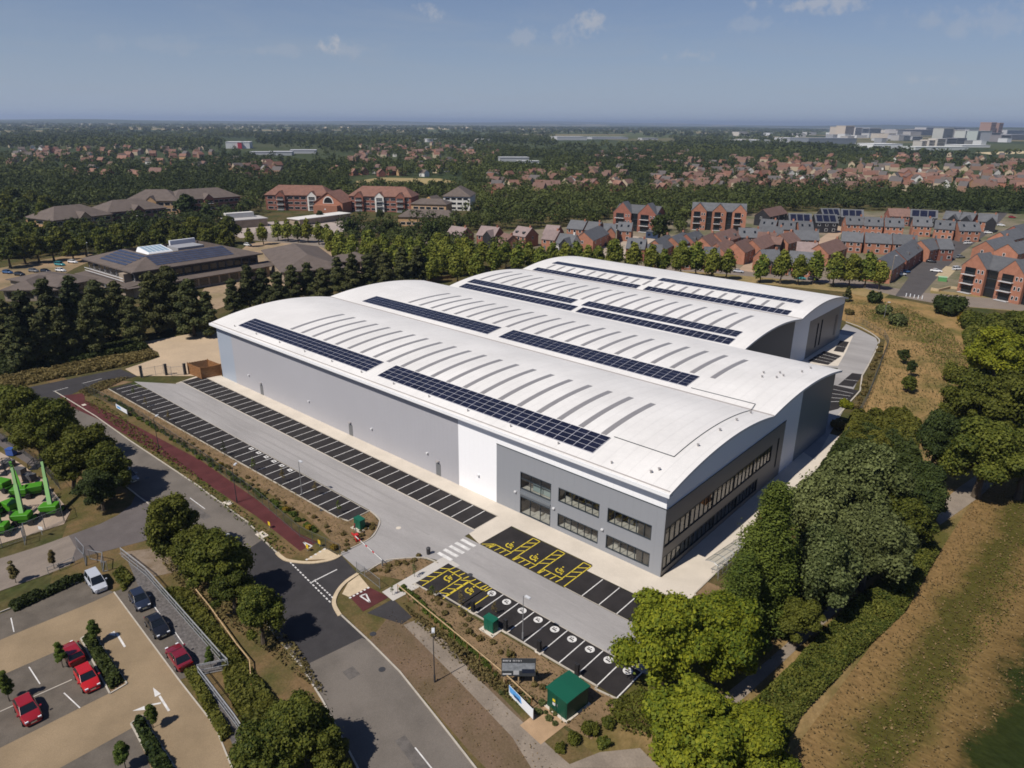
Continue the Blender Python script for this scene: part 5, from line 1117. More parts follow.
H = [  # ridge ends in the photo, wall, roof, feature, street row
 ((452, 226), (467, 228), 'orange', 'mauve', 'chimney', 'w'), ((482, 226), (499, 227.5), 'red', 'mauve', 'wing', 'w'), ((518.4, 226.2), (532, 228.1), 'orange', 'mauve', 'dormer', 'w'), ((504, 233), (513, 235.5), 'orange', 'brown', 'chimney', 'w'),
 ((546.9, 229.7), (559.4, 230.9), 'orange', 'mauve', 'chimney', 'w'), ((547, 225), (560, 226), 'red', 'mauve', 'plain', 'w'), ((560, 233.5), (577, 235), 'white', 'slate', 'wing', 'w'), ((571, 220), (587, 221.3), 'orange', 'slate', 'chimney', 'w'),
 ((588.5, 221.5), (602, 222.6), 'orange', 'slate', 'chimney', 'w'), ((584, 232), (600, 225.5), 'orange', 'slate', 'chimney', 'w'), ((604, 223.6), (616, 223.9), 'black', 'slate', 'wing', 'w'), ((619, 222), (632.6, 222.6), 'orange', 'slate', 'rooflights', 'w'),
 ((628, 238), (646.8, 239), 'red', 'slate', 'rooflights', 'm'), ((655, 240), (668, 234.5), 'orange', 'slate', 'chimney', 'm'), ((671.6, 237), (684, 232), 'orange', 'slate', 'dormer', 'm'), ((686, 234), (698, 230.5), 'red', 'slate', 'dormer', 'm'),
 ((702, 237.5), (713, 232.5), 'orange', 'brown', 'chimney', 'm'), ((715, 233.5), (733, 228.2), 'orange', 'brown', 'dormer', 'm'), ((739, 228), (760, 228.6), 'orange', 'slate', 'rooflights', 'm'), ((716, 243.5), (731, 240), 'orange', 'brown', 'chimney', 'm'),
 ((735, 243), (748, 238), 'orange', 'brown', 'chimney', 'm'), ((752, 240), (769, 233.5), 'orange', 'brown', 'wing', 'm'), ((704, 247), (720, 247.5), 'orange', 'slate', 'chimney', 'm'), ((676, 246), (692, 246.5), 'orange', 'slate', 'plain', 'm'), ((648, 244.5), (662, 245), 'orange', 'slate', 'plain', 'm'),
 ((763, 209.5), (781, 206), 'black', 'brown', 'plain', 'b'), ((762, 219), (777, 220), 'orange', 'slate', 'rooflights', 'b'), ((779, 220.3), (795.5, 221), 'orange', 'slate', 'rooflights', 'b'), ((798, 221.4), (813, 221.8), 'orange', 'slate', 'rooflights', 'b'),
 ((789, 213.4), (811, 214), 'black', 'solar', 'plain', 'b'), ((814, 214.3), (837, 214.7), 'black', 'solar', 'plain', 'b'), ((821, 208.5), (839, 208.6), 'black', 'solar', 'plain', 'b'), ((841, 209.2), (863.7, 210), 'black', 'solar', 'plain', 'b'),
 ((762, 226), (783, 227), 'orange', 'slate', 'chimney', 'm'), ((758, 232), (776.6, 233), 'black', 'brown', 'wing', 'm'), ((794, 230.3), (818, 231), 'orange', 'slate', 'chimney', 'm'), ((780, 234.5), (792, 231.5), 'orange', 'brown', 'chimney', 'm'),
 ((797, 241.8), (818, 243), 'orange', 'mauve', 'chimney', 'm'), ((791, 251), (814, 253), 'orange', 'slate', 'plain', 'm'), ((761, 250), (778, 249.5), 'orange', 'slate', 'wing', 'm'), ((819, 244.5), (838, 238.5), 'orange', 'brown', 'chimney', 'm'),
 ((845.5, 216), (863, 216.5), 'orange', 'slate', 'rooflights', 'r'), ((865, 217), (883, 217.8), 'orange', 'slate', 'rooflights', 'r'), ((885, 217.9), (904, 218.7), 'orange', 'slate', 'rooflights', 'r'), ((913.3, 217.3), (932, 218.2), 'orange', 'slate', 'rooflights', 'r'),
 ((936, 220), (955.7, 221.2), 'orange', 'slate', 'rooflights', 'r'), ((958, 221.7), (978.5, 222.3), 'orange', 'slate', 'rooflights', 'r'), ((842, 231.6), (864, 232.9), 'orange', 'slate', 'chimney', 'f'), ((866, 233), (891, 234.2), 'orange', 'slate', 'chimney', 'f'),
 ((893, 234.3), (917, 235.4), 'orange', 'slate', 'chimney', 'f'), ((896, 250), (914, 239), 'red', 'slate', 'dormer', 'f'), ((880, 259), (894, 250.5), 'orange', 'slate', 'plain', 'f'), ((921, 240.5), (935, 238), 'orange', 'slate', 'chimney', 'f'), ((936.5, 239), (951, 239.3), 'red', 'slate', 'plain', 'f'),
 ((888, 208.5), (910, 209), 'red', 'brown', 'chimney', 'b'), ((911, 209.3), (938, 210.6), 'black', 'solar', 'plain', 'b'), ((946, 211), (962, 212.2), 'orange', 'slate', 'wing', 'b'), ((963.5, 212.2), (977, 213.4), 'orange', 'slate', 'wing', 'b'), ((979, 213.4), (998, 214.5), 'orange', 'slate', 'wing', 'b'),
 ((1014, 226), (1034, 222), 'red', 'slate', 'chimney', 'e'), ((986, 241), (1008, 235.5), 'orange', 'slate', 'chimney', 'e'), ((1008, 244), (1028, 240), 'orange', 'slate', 'chimney', 'e'), ((1000, 232), (1018, 228), 'orange', 'slate', 'plain', 'e')]
ROWN = dict(w='at the left end of the estate', m='behind the street trees', b='in the rear estate rows', r='in the straight row', f='near the estate road', e='behind the apartment block')
cnt = {}
for h in sorted(H, key=lambda h: h[0][0]):
    k = (h[2], h[3], h[5]); cnt[k] = cnt.get(k, 0)+1
tot = dict(cnt); cnt = {}
for h in sorted(H, key=lambda h: h[0][0]):
    k = (h[2], h[3], h[5]); i = cnt.get(k, 0); cnt[k] = i+1
    lab = '%s house, %s roof, %s%s' % (WALLW[h[2]][1], ROOFW[h[3]][1], ROWN[h[5]], (', %s from left' % ordw(i)) if tot[k] > 1 else '')
    zr = 9.4 if h[5] in 'rb' else 8.8
    place_house(h[0], h[1], h[2], h[3], h[4], lab, zr=zr, ze=5.6 if h[5] in 'rb' else 5.2)
# apartment blocks: three storeys, gabled bays with balconies
def apartments(loc, rz, bays, ze, label, gap=4.2, D=13, wallm=None, roofm=None):
    t = thing('apartment_block', label, 'apartment block', (*loc, 0), rz, None); wallm = wallm or brick; roofm = roofm or slate
    x = 0; tops = []
    Ltot = sum(bays)+gap*(len(bays)-1)
    mb = MB(); mb.extr([(1.0, 0), (D, 0), (D, ze), (D/2+.5, ze+3.6), (1.0, ze)], 0, .3, Ltot-.3); mb.build('wall', wallm, t)
    mb = MB(); k = 3.6/(D/2-.5); mb.extr([(.5, ze-.5*k), (D/2+.5, ze+3.6), (D+.5, ze-.5*k), (D+.5, ze-.5*k+.25), (D/2+.5, ze+3.85), (.5, ze-.5*k+.25)], 0, 0, Ltot); rf = mb.build('roof', roofm, t)
    for bi, w in enumerate(bays):
        mb = MB(); mb.extr([(x, 0), (x+w, 0), (x+w, ze), (x+w/2, ze+w*.52), (x, ze)], 1, -.6, D/2); mb.build('gabled_bay', wallm, t)
        mb = MB(); kk = .52*2; mb.extr([(x-.35, ze-.35*kk), (x+w/2, ze+w*.52), (x+w+.35, ze-.35*kk), (x+w+.35, ze-.35*kk+.22), (x+w/2, ze+w*.52+.22), (x-.35, ze-.35*kk+.22)], 1, -.72, D/2); mb.build('bay_roof', roofm, t)
        s = ze/3
        for f in range(3):
            z = .3+s*f
            wb = MB(); wb.box(x+w*.16, -.66, z+.1, x+w*.60, -.612, z+s*.78); wn = wb.build('balcony_door', pane_m, t)
            b = MB(); b.box(x+w*.12, -2.0, z-.12, x+w*.64, -.61, z+.02); bal = b.build('balcony', wframe, t)
            b = MB()
            for i in range(12): u = x+w*.12+w*.52*i/11; b.box(u-.03, -2.0, z+.02, u+.03, -1.95, z+1.05)
            b.box(x+w*.12, -2.02, z+1.0, x+w*.64, -1.93, z+1.1); b.build('railing', frame_m, bal)
            for u in (.72, .88):
                if u > .8 and w < 8: continue
                f_ = MB(); f_.box(x+w*u-.42, -.66, z+.8, x+w*u+.42, -.61, z+2.1); fo = f_.build('window', wframe, t)
                q = MB(); q.quad((x+w*u-.32, -.675, z+.9), (x+w*u+.32, -.675, z+.9), (x+w*u+.32, -.675, z+2.0), (x+w*u-.32, -.675, z+2.0)); q.build('pane', pane_m, fo)
        x += w
        if bi < len(bays)-1:
            mb = MB(); mb.box(x+.1, .55, 0.1, x+gap-.1, 1.01, ze-.2); st = mb.build('glazed_stair', DARK_GLASS, t)
            mb = MB()
            for q in (1, 2): mb.box(x+.1, .4, ze*q/3-.12, x+gap-.1, .6, ze*q/3+.12)
            mb.build('spandrel', frame_m, st); x += gap
    for s_, xx in ((0, .3), (1, Ltot-.3)):
        for f in range(3):
            for y in (3.5, 9):
                z = .3+ze/3*f; d = -.05 if s_ == 0 else .05
                mb = MB(); mb.box(min(xx, xx+d), y-.5, z+.8, max(xx, xx+d), y+.5, z+2.1); mb.build('window', pane_m, t)
    return t
p = at(957.5, 291); q = at(1024, 305.5)
apartments(p, atan2(q[1]-p[1], q[0]-p[0]), [8.7, 8.7, 8.7], 9.6, 'red brick apartment block with three gables and balconies, right edge by the estate road', gap=4.4)
p = at(690, 229.5); q = at(737, 231.5)
apartments(p, atan2(q[1]-p[1], q[0]-p[0]), [8, 7.5, 7.5], 10.6, 'tall red brick flats with green-tinged balconies behind the middle of the estate', gap=3.2)
p = at(613, 229.5); q = at(635, 231.5)
apartments(p, atan2(q[1]-p[1], q[0]-p[0]), [10.5, 10.5], 9.8, 'grey-roofed brick flats with corner balconies left of the estate, behind the site cabin', gap=4, wallm=brick_r)
t = thing('site_cabin', 'small dark blue flat-roofed cabin on the unfinished estate road', 'cabin', (*at(653, 238), 0), 0.2); pbox(t, 'wall', mat('navy_cladding', (0.03, 0.05, 0.10), rough=.5), -3.2, -2.2, 0, 3.2, 2.2, 3.4); pbox(t, 'roof', slate, -3.4, -2.4, 3.4, 3.4, 2.4, 3.6)
for i in range(2): pbox(t, 'window', pane_m, -2.2+2.8*i, -2.26, 1.3, -.8+2.8*i, -2.2, 2.4)
# hipped roof helper
def hip(mb, x0, y0, x1, y1, z0, z1, ov=.6, th=.25, frac=.5):
    """hipped roof over a rectangle; ridge along the longer side"""
    x0 -= ov; y0 -= ov; x1 += ov; y1 += ov; w, d = x1-x0, y1-y0
    if w >= d: a, b = (x0+d*frac, (y0+y1)/2), (x1-d*frac, (y0+y1)/2)
    else: a, b = ((x0+x1)/2, y0+w*frac), ((x0+x1)/2, y1-w*frac)
    B = [(x0, y0), (x1, y0), (x1, y1), (x0, y1)]
    vs = [(x, y, z0) for x, y in B]+[(x, y, z0+th) for x, y in B]+[(*a, z1), (*b, z1)]
    fs = [(3, 2, 1, 0)]+[(i, (i+1) % 4, 4+(i+1) % 4, 4+i) for i in range(4)]
    if w >= d: fs += [(4, 5, 9, 8), (5, 6, 9), (6, 7, 8, 9), (7, 4, 8)]
    else: fs += [(4, 5, 8), (5, 6, 9, 8), (6, 7, 9), (7, 4, 8, 9)]
    mb.add(vs, fs)
def strip_windows(t, x0, x1, y, z0, z1, n, side, m=None, vertical=False):
    for i in range(n):
        a = x0+(x1-x0)*(i+.12)/n; b = x0+(x1-x0)*(i+.88)/n; mb = MB(); q = MB()
        if not vertical:
            s = -.06 if side < 0 else .06; mb.box(a-.1, min(y, y+s), z0-.1, b+.1, max(y, y+s), z1+.1); q.quad((a, y+s*1.3, z0), (b, y+s*1.3, z0), (b, y+s*1.3, z1), (a, y+s*1.3, z1))
        else:
            s = -.06 if side < 0 else .06; mb.box(min(y, y+s), a-.1, z0-.1, max(y, y+s), b+.1, z1+.1); q.quad((y+s*1.3, a, z0), (y+s*1.3, b, z0), (y+s*1.3, b, z1), (y+s*1.3, a, z1))
        f = mb.build('window', m or wframe, t); q.build('pane', pane_m, f)
# --- office with the solar roof (hips round an open court)
p = at(132, 273, 8); q = at(263, 253.6, 8); rz = atan2(q[1]-p[1], q[0]-p[0]); Lo = hypot(q[0]-p[0], q[1]-p[1])
OF = thing('office_building', 'two-storey office with dark eaves, brown roof and blue solar panels around a white skylight', 'office', (*p, 0), rz)
Wd = 40.0
# local: x along the front eave, y back (rotated +90 from x)
mb = MB(); mb.box(1.5, 1.5, 0, Lo-1.5, Wd-1.5, 7.6); mb.build('wall', mat('office_dark_wall', (0.06, 0.055, 0.055), rough=.6, var=.2, scale=.3), OF)
ro = MB(); A = [(0, 0), (Lo, 0), (Lo, Wd), (0, Wd)]; i_ = 11; B = [(i_, i_), (Lo-i_, i_), (Lo-i_, Wd-i_), (i_, Wd-i_)]
vs = [(x, y, 7.7) for x, y in A]+[(x, y, 8.1) for x, y in A]+[(x, y, 11.4) for x, y in B]+[(x, y, 9.6) for x, y in B]
ro.add(vs, [(0, 3, 2, 1)]+[(k, (k+1) % 4, 4+(k+1) % 4, 4+k) for k in range(4)]+[(4+k, 4+(k+1) % 4, 8+(k+1) % 4, 8+k) for k in range(4)]+[(8+k, 8+(k+1) % 4, 12+(k+1) % 4, 12+k) for k in range(4)]+[(12, 13, 14, 15)])
orf = ro.build('roof', tile_gb, OF)
off_pv = mat('blue_solar_cells', (0.045, 0.055, 0.09), rough=0.3, var=.2, scale=.5, spec=.5)
def pv_slope(u0, u1, v0, v1, front):
    mb = MB(); nx = int((u1-u0)/1.9); ny = 5; k = (11.4-8.1)/i_
    for i in range(nx):
        for j in range(ny):
            a = u0+(u1-u0)*i/nx+.07; b = u0+(u1-u0)*(i+1)/nx-.07; c = v0+(v1-v0)*j/ny+.20; d = v0+(v1-v0)*(j+1)/ny-.20
            f = lambda v: 8.1+k*v+.12
            if front: mb.quad((a, c, f(c)), (b, c, f(c)), (b, d, f(d)), (a, d, f(d)))
            else: mb.quad((c, b, f(c)), (c, a, f(c)), (d, a, f(d)), (d, b, f(d)))
    return mb.build('solar_array', off_pv, orf)
pv_slope(9.5, Lo-10.5, 2.2, 10.2, True); pv_slope(10, Wd-10, 2.2, 10.2, False)
mb = MB(); cx, cy = 17, Wd/2-2; mb.add([(cx-5, cy-5, 10.2), (cx+5, cy-5, 10.2), (cx+5, cy+5, 10.2), (cx-5, cy+5, 10.2), (cx-4.2, cy-4, 11.4), (cx+4.2, cy-4, 11.4), (cx+4.2, cy+4, 12.6), (cx-4.2, cy+4, 12.6)], [(4, 5, 6, 7), (0, 1, 5, 4), (1, 2, 6, 5), (2, 3, 7, 6), (3, 0, 4, 7)]); sk = mb.build('skylight_frame', trim_m, OF)
mb = MB()
for i in range(5): x0 = cx-3.9+1.57*i; mb.quad((x0, cy-3.6, 11.49), (x0+1.35, cy-3.6, 11.49), (x0+1.35, cy+3.6, 12.57), (x0, cy+3.6, 12.57))
mb.build('skylight_glass', mat('pale_sky_glass', (0.30, 0.40, 0.47), rough=.1, spec=.6), sk)
pbox(OF, 'roof_screen', trim_m, Lo-22, Wd-13, 10, Lo-12, Wd-12, 12.6); pbox(OF, 'plant_room', mat('plant_grey', (.3, .3, .31), rough=.6), cx+7, cy-3, 9.6, Lo-15, cy+5, 11.6)
strip_windows(OF, 2, Lo-2, 1.5, 4.7, 7.0, 14, -1, frame_m); strip_windows(OF, 2, Wd-2, 1.5, 4.7, 7.0, 8, -1, wframe, True)
mb = MB(); mb.extr([(-4.5, 3.6), (1.6, 4.5), (1.6, 4.75), (-4.5, 3.85)], 0, -4, Lo+3); mb.build('lower_roof', tile_gb, OF)
mb = MB(); mb.box(-1, -3.2, 0, Lo, 1.4, 3.5); mb.build('ground_floor', mat('office_stone', (.30, .24, .18), rough=.8, var=.15, scale=.4), OF)
strip_windows(OF, 1, Lo-1, -3.2, .8, 3.0, 12, -1, frame_m); 
pbox(OF, 'stair_tower', MATS['office_stone'], -1.2, 4, 0, 1.4, 7.5, 7.2)
mb = MB(); mb.extr([(-5, 3.7), (1.4, 4.4), (1.4, 4.6), (-5, 3.9)], 1, -3, Wd-5); mb.build('lower_roof', tile_gb, OF); pbox(OF, 'ground_floor', MATS['office_stone'], -3.6, -1, 0, 1.4, Wd-6, 3.6)
mb = MB()
for i in range(7): mb.box(-4.7, 2+i*4.6, 0, -4.5, 2.2+i*4.6, 3.8)
for i in range(2): mb.box(-2.4, 2, 5.2+i*.9, -2.25, Wd-8, 5.35+i*.9)
mb.build('veranda_posts', wframe, OF)
# low brown pavilions either side of it
def pavilion(pxs, z0, z1, label, rot=None, wall=None):
    """rectangle from three eave corners seen in the photo: origin, along, depth point"""
    a, b, c = [at(*k, z0) for k in pxs]; rz = atan2(b[1]-a[1], b[0]-a[0]); L_ = hypot(b[0]-a[0], b[1]-a[1])
    D_ = -(c[0]-a[0])*sin(rz)+(c[1]-a[1])*cos(rz)
    t = thing('pavilion', label, 'pavilion', (*a, 0), rz)
    y0, y1 = sorted((0, D_)); mb = MB(); hip(mb, 0, y0, L_, y1, z0, z1, .3); mb.build('roof', tile_gb, t)
    pbox(t, 'wall', wall or MATS['office_stone'], .6, y0+.6, 0, L_-.6, y1-.6, z0-.01)
    strip_windows(t, 1, L_-1, y0+.6, 1, z0-.6, max(2, int(L_/4)), -1, frame_m)
    return t
pavilion([(282, 273), (346, 268), (318, 247)], 5.0, 9.0, 'large low pavilion with dark brown roof right of the solar-roofed office')
pavilion([(330, 262), (372, 262), (345, 250)], 4.5, 7.0, 'smaller brown pavilion at the right end of the office group')
pavilion([(0, 291), (36, 290.5), (22, 279)], 3.6, 6.0, 'long low brown-roofed pavilion at the left edge below the office car park')
pavilion([(58, 287.5), (100, 279), (72, 268)], 3.8, 5.8, 'brown-roofed link block between the left pavilion and the solar-roofed office')
pavilion([(36, 292), (62, 290), (60, 284)], 2.8, 3.8, 'small flat-topped wing between the left pavilion and the link block')
# --- brown roofed flats far left
def long_block(p0, p1, D_, ze, zr, label, roofm, wallm, storeys=3, nw=10, name='apartment_block', cat='apartment block', bays=0, hipped=True, wf=None):
    a = at(*p0, ze); b = at(*p1, ze); rz = atan2(b[1]-a[1], b[0]-a[0]); L_ = hypot(b[0]-a[0], b[1]-a[1])
    t = thing(name, label, cat, (*a, 0), rz)
    mb = MB(); hip(mb, 0, 0, L_, D_, ze, zr, .6, frac=.36 if hipped else .02); rf = mb.build('roof', roofm, t)
    pbox(t, 'wall', wallm, 0, 0, 0, L_, D_, ze-.01)
    for s in range(storeys):
        z = .9+s*(ze/storeys); strip_windows(t, 1, L_-1, 0, z, z+1.4, nw, -1, wf)
        strip_windows(t, 1, D_-1, 0, z, z+1.4, 3, -1, wf, True)
    for i in range(bays):
        x = L_*(i+.5)/bays; w = 6.0
        mb = MB(); mb.extr([(x-w/2, 0), (x+w/2, 0), (x+w/2, ze), (x, ze+2.8), (x-w/2, ze)], 1, -1.6, D_/2); g = mb.build('gabled_bay', render_w if (wallm is brick_r and i % 2) else wallm, t)
        mb = MB(); mb.extr([(x-w/2-.4, ze-.37), (x, ze+2.8), (x+w/2+.4, ze-.37), (x+w/2+.4, ze-.15), (x, ze+3.02), (x-w/2-.4, ze-.15)], 1, -1.8, D_/2); mb.build('bay_roof', roofm, t)
        for s in range(storeys):
            z = .6+s*(ze/storeys); mb = MB(); mb.box(x-2, -1.72, z, x+2, -1.62, z+1.9); bd = mb.build('balcony_door', pane_m, t); mb = MB(); mb.box(x-2.3, -2.8, z-.15, x+2.3, -1.63, z); mb.box(x-2.3, -2.8, z+.9, x+2.3, -2.72, z+1.0); mb.build('balcony', wframe, bd)
    return t
long_block((54, 221), (112, 214.5), 24, 9.0, 14.5, 'nearer brown-roofed flats with orange end wall, left side', tile_gb, brick_y, nw=9, bays=1)
long_block((108, 213), (166, 208), 24, 9.0, 14.2, 'middle range of brown-roofed flats joining the two left blocks', tile_gb, brick_r, nw=8, bays=1)
long_block((124, 201.5), (178, 201), 26, 10, 15.8, 'rear range of brown-roofed flats with the white roof frames', tile_gb, brick_y, nw=8, bays=1)
long_block((174, 201), (240, 196.5), 24, 10, 15.4, 'rightmost long range of brown-roofed flats behind the dark tree', tile_gb, brick_r, nw=12, bays=1)
# --- care home with red roofs
long_block((265, 195), (328, 196), 18, 9.6, 15.5, 'left wing of the red-roofed brick care home', tile_red, brick_r, nw=9, bays=2)
long_block((349, 196), (411, 197.5), 18, 9.6, 15.5, 'right wing of the red-roofed brick care home with white bays', tile_red, brick_r, nw=9, bays=3)
p = at(313, 213); q = at(341, 214); rz = atan2(q[1]-p[1], q[0]-p[0])
t = thing('entrance_hall', 'orange brick gabled entrance hall of the care home with arched window', 'hall', (*p, 0), rz); w = hypot(q[0]-p[0], q[1]-p[1])
mb = MB(); mb.extr([(0, 0), (w, 0), (w, 6.5), (w/2, 13), (0, 6.5)], 1, 3, 22); mb.build('wall', brick, t); pbox(t, 'porch', brick, 1.5, -2, 0, w-1.5, 2.99, 5.2)
mb = MB(); kk = 6.5/(w/2); mb.extr([(-.5, 6.5-.5*kk), (w/2, 13), (w+.5, 6.5-.5*kk), (w+.5, 6.8-.5*kk), (w/2, 13.3), (-.5, 6.8-.5*kk)], 1, 2.4, 22.5); mb.build('roof', tile_red, t)
mb = MB(); n = 12; mb.poly([(w/2+3.0*cos(pi*i/n), 2.95, 6.2+3.6*sin(pi*i/n)) for i in range(n+1)]); mb.build('arched_window', pane_m, t)
mb = MB(); n = 12; mb.poly([(w/2+3.7*cos(pi*i/n), 2.97, 5.9+4.6*sin(pi*i/n)) for i in range(n+1)]); mb.build('white_surround', render_w, t)
mb = MB(); mb.tube((w/2, -2.03, 2.9), (w/2, -2.1, 2.9), .5, n=12); mb.build('wall_sign', wframe, t)
long_block((411, 204), (446, 205), 14, 7.5, 10.5, 'low grey-roofed link behind the buff gable of the care home', tile_gb, brick_y, 2, 5)
long_block((443, 196.5), (470, 197), 24, 9.0, 15.0, 'grey pyramid-roofed block at the right end of the care home', tile_gb, render_w, 3, 4)
long_block((398, 217), (455, 218), 14, 5.0, 8.6, 'long single-storey grey-roofed range in front of the care home', tile_gb, brick_y, 1, 9)
t = thing('annexe', 'buff brick gable-ended annexe of the care home', 'annexe', (*at(429, 211.5), 0), .35)
mb = MB(); mb.extr([(-7, 0), (7, 0), (7, 4.5), (0, 9.5), (-7, 4.5)], 1, 0, 12); mb.build('wall', mat('golden_brick', (.55, .32, .12), rough=.9), t); mb = MB(); mb.extr([(-7.5, 4.2), (0, 9.5), (7.5, 4.2), (7.5, 4.45), (0, 9.75), (-7.5, 4.45)], 1, .3, 12.4); mb.build('roof', tile_gb, t)
t = thing('canopy_building', 'low white-roofed building in front of the care home court', 'building', (*at(282, 224), 0), .1); 
p = at(300, 226); q = at(352, 219); rz = atan2(q[1]-p[1], q[0]-p[0]); t.location = (*p, 0); t.rotation_euler = (0, 0, rz); L_ = hypot(q[0]-p[0], q[1]-p[1]); pbox(t, 'roof', render_w, 0, 0, 3.2, L_, 11, 3.6); pbox(t, 'wall', MATS['office_stone'], .6, .6, 0, L_-.6, 10.4, 3.19)
p = at(231, 229); q = at(268, 226); rz = atan2(q[1]-p[1], q[0]-p[0]); L_ = hypot(q[0]-p[0], q[1]-p[1])
t = thing('flat_roofed_building', 'pale flat-roofed building left of the care home with white parapet', 'building', (*p, 0), rz); pbox(t, 'wall', MATS['office_stone'], 0, 0, 0, L_, 14, 4.0); pbox(t, 'roof', mat('pale_flat_roof', (.42, .40, .38), rough=.8), -.4, -.4, 4.01, L_+.4, 14.4, 4.5); pbox(t, 'parapet', render_w, 1, 9, 4.51, L_-4, 13, 7.2)
# --- far commercial sheds and the town on the skyline
def shed(px0, px1, py, h, depth, col, label, roofcol=(.5, .5, .5), band=None, cat='building', name='industrial_shed', zoff=0):
    a = at(px0, py); b = at(px1, py); rz = atan2(b[1]-a[1], b[0]-a[0]); L_ = hypot(b[0]-a[0], b[1]-a[1])
    t = thing(name, label, cat, (*a, 0), rz); c = tuple(round(v, 3) for v in col)
    pbox(t, 'wall', mat('wall_%s_%s_%s' % c, col, rough=.6), 0, 0, 0, L_, depth, h)
    rc = tuple(round(v, 3) for v in roofcol); pbox(t, 'roof', mat('roof_%s_%s_%s' % rc, roofcol, rough=.7), -.5, -.5, h+.01, L_+.5, depth+.5, h+max(.6, h*.05))
    if band: 
        mb = MB(); n = max(2, int(h/ (3.6 if h < 60 else 6)))
        for i in range(n): z = h*(i+.3)/n; mb.box(L_*.04, -.4, z, L_*.96, -.01, z+h/n*.42)
        mb.build('window_band', DARK_GLASS, t)
    return t
for s in [(226, 238, 148.5, 12, 60, (.62, .62, .62), 'white retail shed beside the red-fronted one, far left'), (238, 242, 148.6, 12.2, 50, (.42, .03, .05), 'bright red entrance block of the far white retail shed'), (242, 250, 148.5, 12, 60, (.62, .62, .62), 'white end of the far retail shed right of its red block')]: shed(*s[:3], *s[3:6], s[6])
for i, (x0, x1, y, h, d, c) in enumerate([(250, 268, 155, 4.5, 26, (.40, .40, .42)), (268, 292, 155.5, 5.5, 34, (.38, .39, .40)), (290, 316, 153.6, 5.5, 34, (.43, .43, .45))]): shed(x0, x1, y, h, d, c, 'pale grey low factory in the far left estate, %s from left' % ordw(i), (.42, .42, .44))
for (x0, x1, y, h, d, c, lab) in [(557, 587, 140.2, 11, 60, (.52, .52, .53), 'big white distribution shed on the far plain, centre'), (592, 628, 139.3, 7, 60, (.42, .43, .45), 'long grey shed right of the big white distribution shed'), (642, 658, 140.0, 6, 30, (.45, .45, .46), 'small white shed right of the long grey shed'),
                             (500, 529, 161.5, 5.5, 22, (.40, .41, .42), 'pale flat-roofed school block among mid-distance trees'), (518, 539, 163.8, 3.5, 12, (.5, .5, .5), 'low white block in front of the flat-roofed school'), (476, 490, 142.6, 9, 60, (.6, .58, .55), 'pale shed in the far woods left of centre'), (405, 420, 141.5, 9, 60, (.6, .6, .58), 'whitish shed among the far woods'), (427, 440, 142.2, 8, 50, (.55, .55, .55), 'grey shed among the far woods'),
                             (740, 775, 143, 8, 60, (.66, .66, .66), 'low white warehouse at the left foot of the far town'), (785, 806, 142.5, 14, 60, (.66, .66, .68), 'white block at the left foot of the far town'), (806, 822, 143, 12, 60, (.55, .56, .58), 'grey block left of the skyline towers'),
                             (873, 902, 148.6, 11, 70, (.72, .72, .71), 'bright white shed at the foot of the far town'), (808, 856, 144, 16, 90, (.20, .22, .25), 'long dark grey office block below the skyline towers')]: shed(x0, x1, y, h, d, c, lab, tuple(min(.7, v*1.05) for v in c))
TOWN = [(838, 844, 137.5, 46, (.50, .44, .38)), (844, 853, 137.8, 52, (.52, .45, .38)), (854, 861, 137.6, 44, (.62, .60, .58)), (861, 868, 137.4, 40, (.66, .65, .64)), (868, 880, 137.2, 40, (.60, .59, .57)), (880, 886, 138.6, 22, (.48, .43, .36)), (888, 895, 139, 24, (.45, .40, .34)), (897, 908, 139.4, 20, (.40, .40, .42)),
        (903, 910, 140.5, 22, (.62, .60, .56)), (912, 922, 140.2, 16, (.42, .42, .42)), (921, 928, 148.2, 32, (.50, .47, .42)), (928, 936, 148.3, 36, (.54, .50, .45)), (936, 944, 148.4, 42, (.52, .49, .44)), (946, 956, 144.5, 26, (.26, .26, .27)), (956, 966, 144, 26, (.25, .25, .26)), (942, 952, 139, 46, (.46, .46, .42)), (953, 963, 139, 40, (.5, .48, .45)),
        (964, 976, 140, 40, (.48, .50, .47)), (976, 990, 141, 44, (.44, .48, .45)), (990, 999, 141.5, 38, (.22, .23, .25)), (988, 993, 139.5, 74, (.34, .22, .18)), (996, 1000, 139.5, 72, (.30, .2, .17)), (1000, 1010, 142, 30, (.24, .22, .22)), (1010, 1030, 140, 24, (.4, .4, .42)), (895, 935, 135.5, 26, (.46, .43, .42)), (925, 965, 134.5, 30, (.48, .46, .45)), (1006, 1024, 136, 26, (.5, .48, .47)), (968, 985, 135.6, 26, (.42, .4, .4))]
for i, (x0, x1, y, h, c) in enumerate(sorted(TOWN)):
    d = CAMPOS[2]/max(.1, (y-proj(*at((x0+x1)/2, y+30), 0)[1]+0)) if False else 0
    k = ppm(*at((x0+x1)/2, y)); px_h = (h/52*10.8); shed(x0, x1, y, px_h/k, 12/k, c, 'town building on the far right skyline, %s from left' % ordw(i), tuple(v*1.05 for v in c), band=True, name='town_building', cat='building').__setitem__('group', 'buildings of the far town')
r_ = random.Random(9)
for i in range(34):
    px = r_.uniform(735, 1024); y = r_.uniform(134.5, 143.5)+(1.5 if px > 930 else 0); c = r_.choice([(.62, .62, .62), (.5, .5, .5), (.42, .40, .38), (.55, .5, .45), (.3, .31, .33)]); k = ppm(*at(px, y))
    shed(px, px+r_.uniform(4, 13), y, r_.uniform(2, 5.2)/k, 10/k, c, 'small pale block scattered through the far town', tuple(v*1.05 for v in c), name='town_building').__setitem__('group', 'small blocks of the far town')
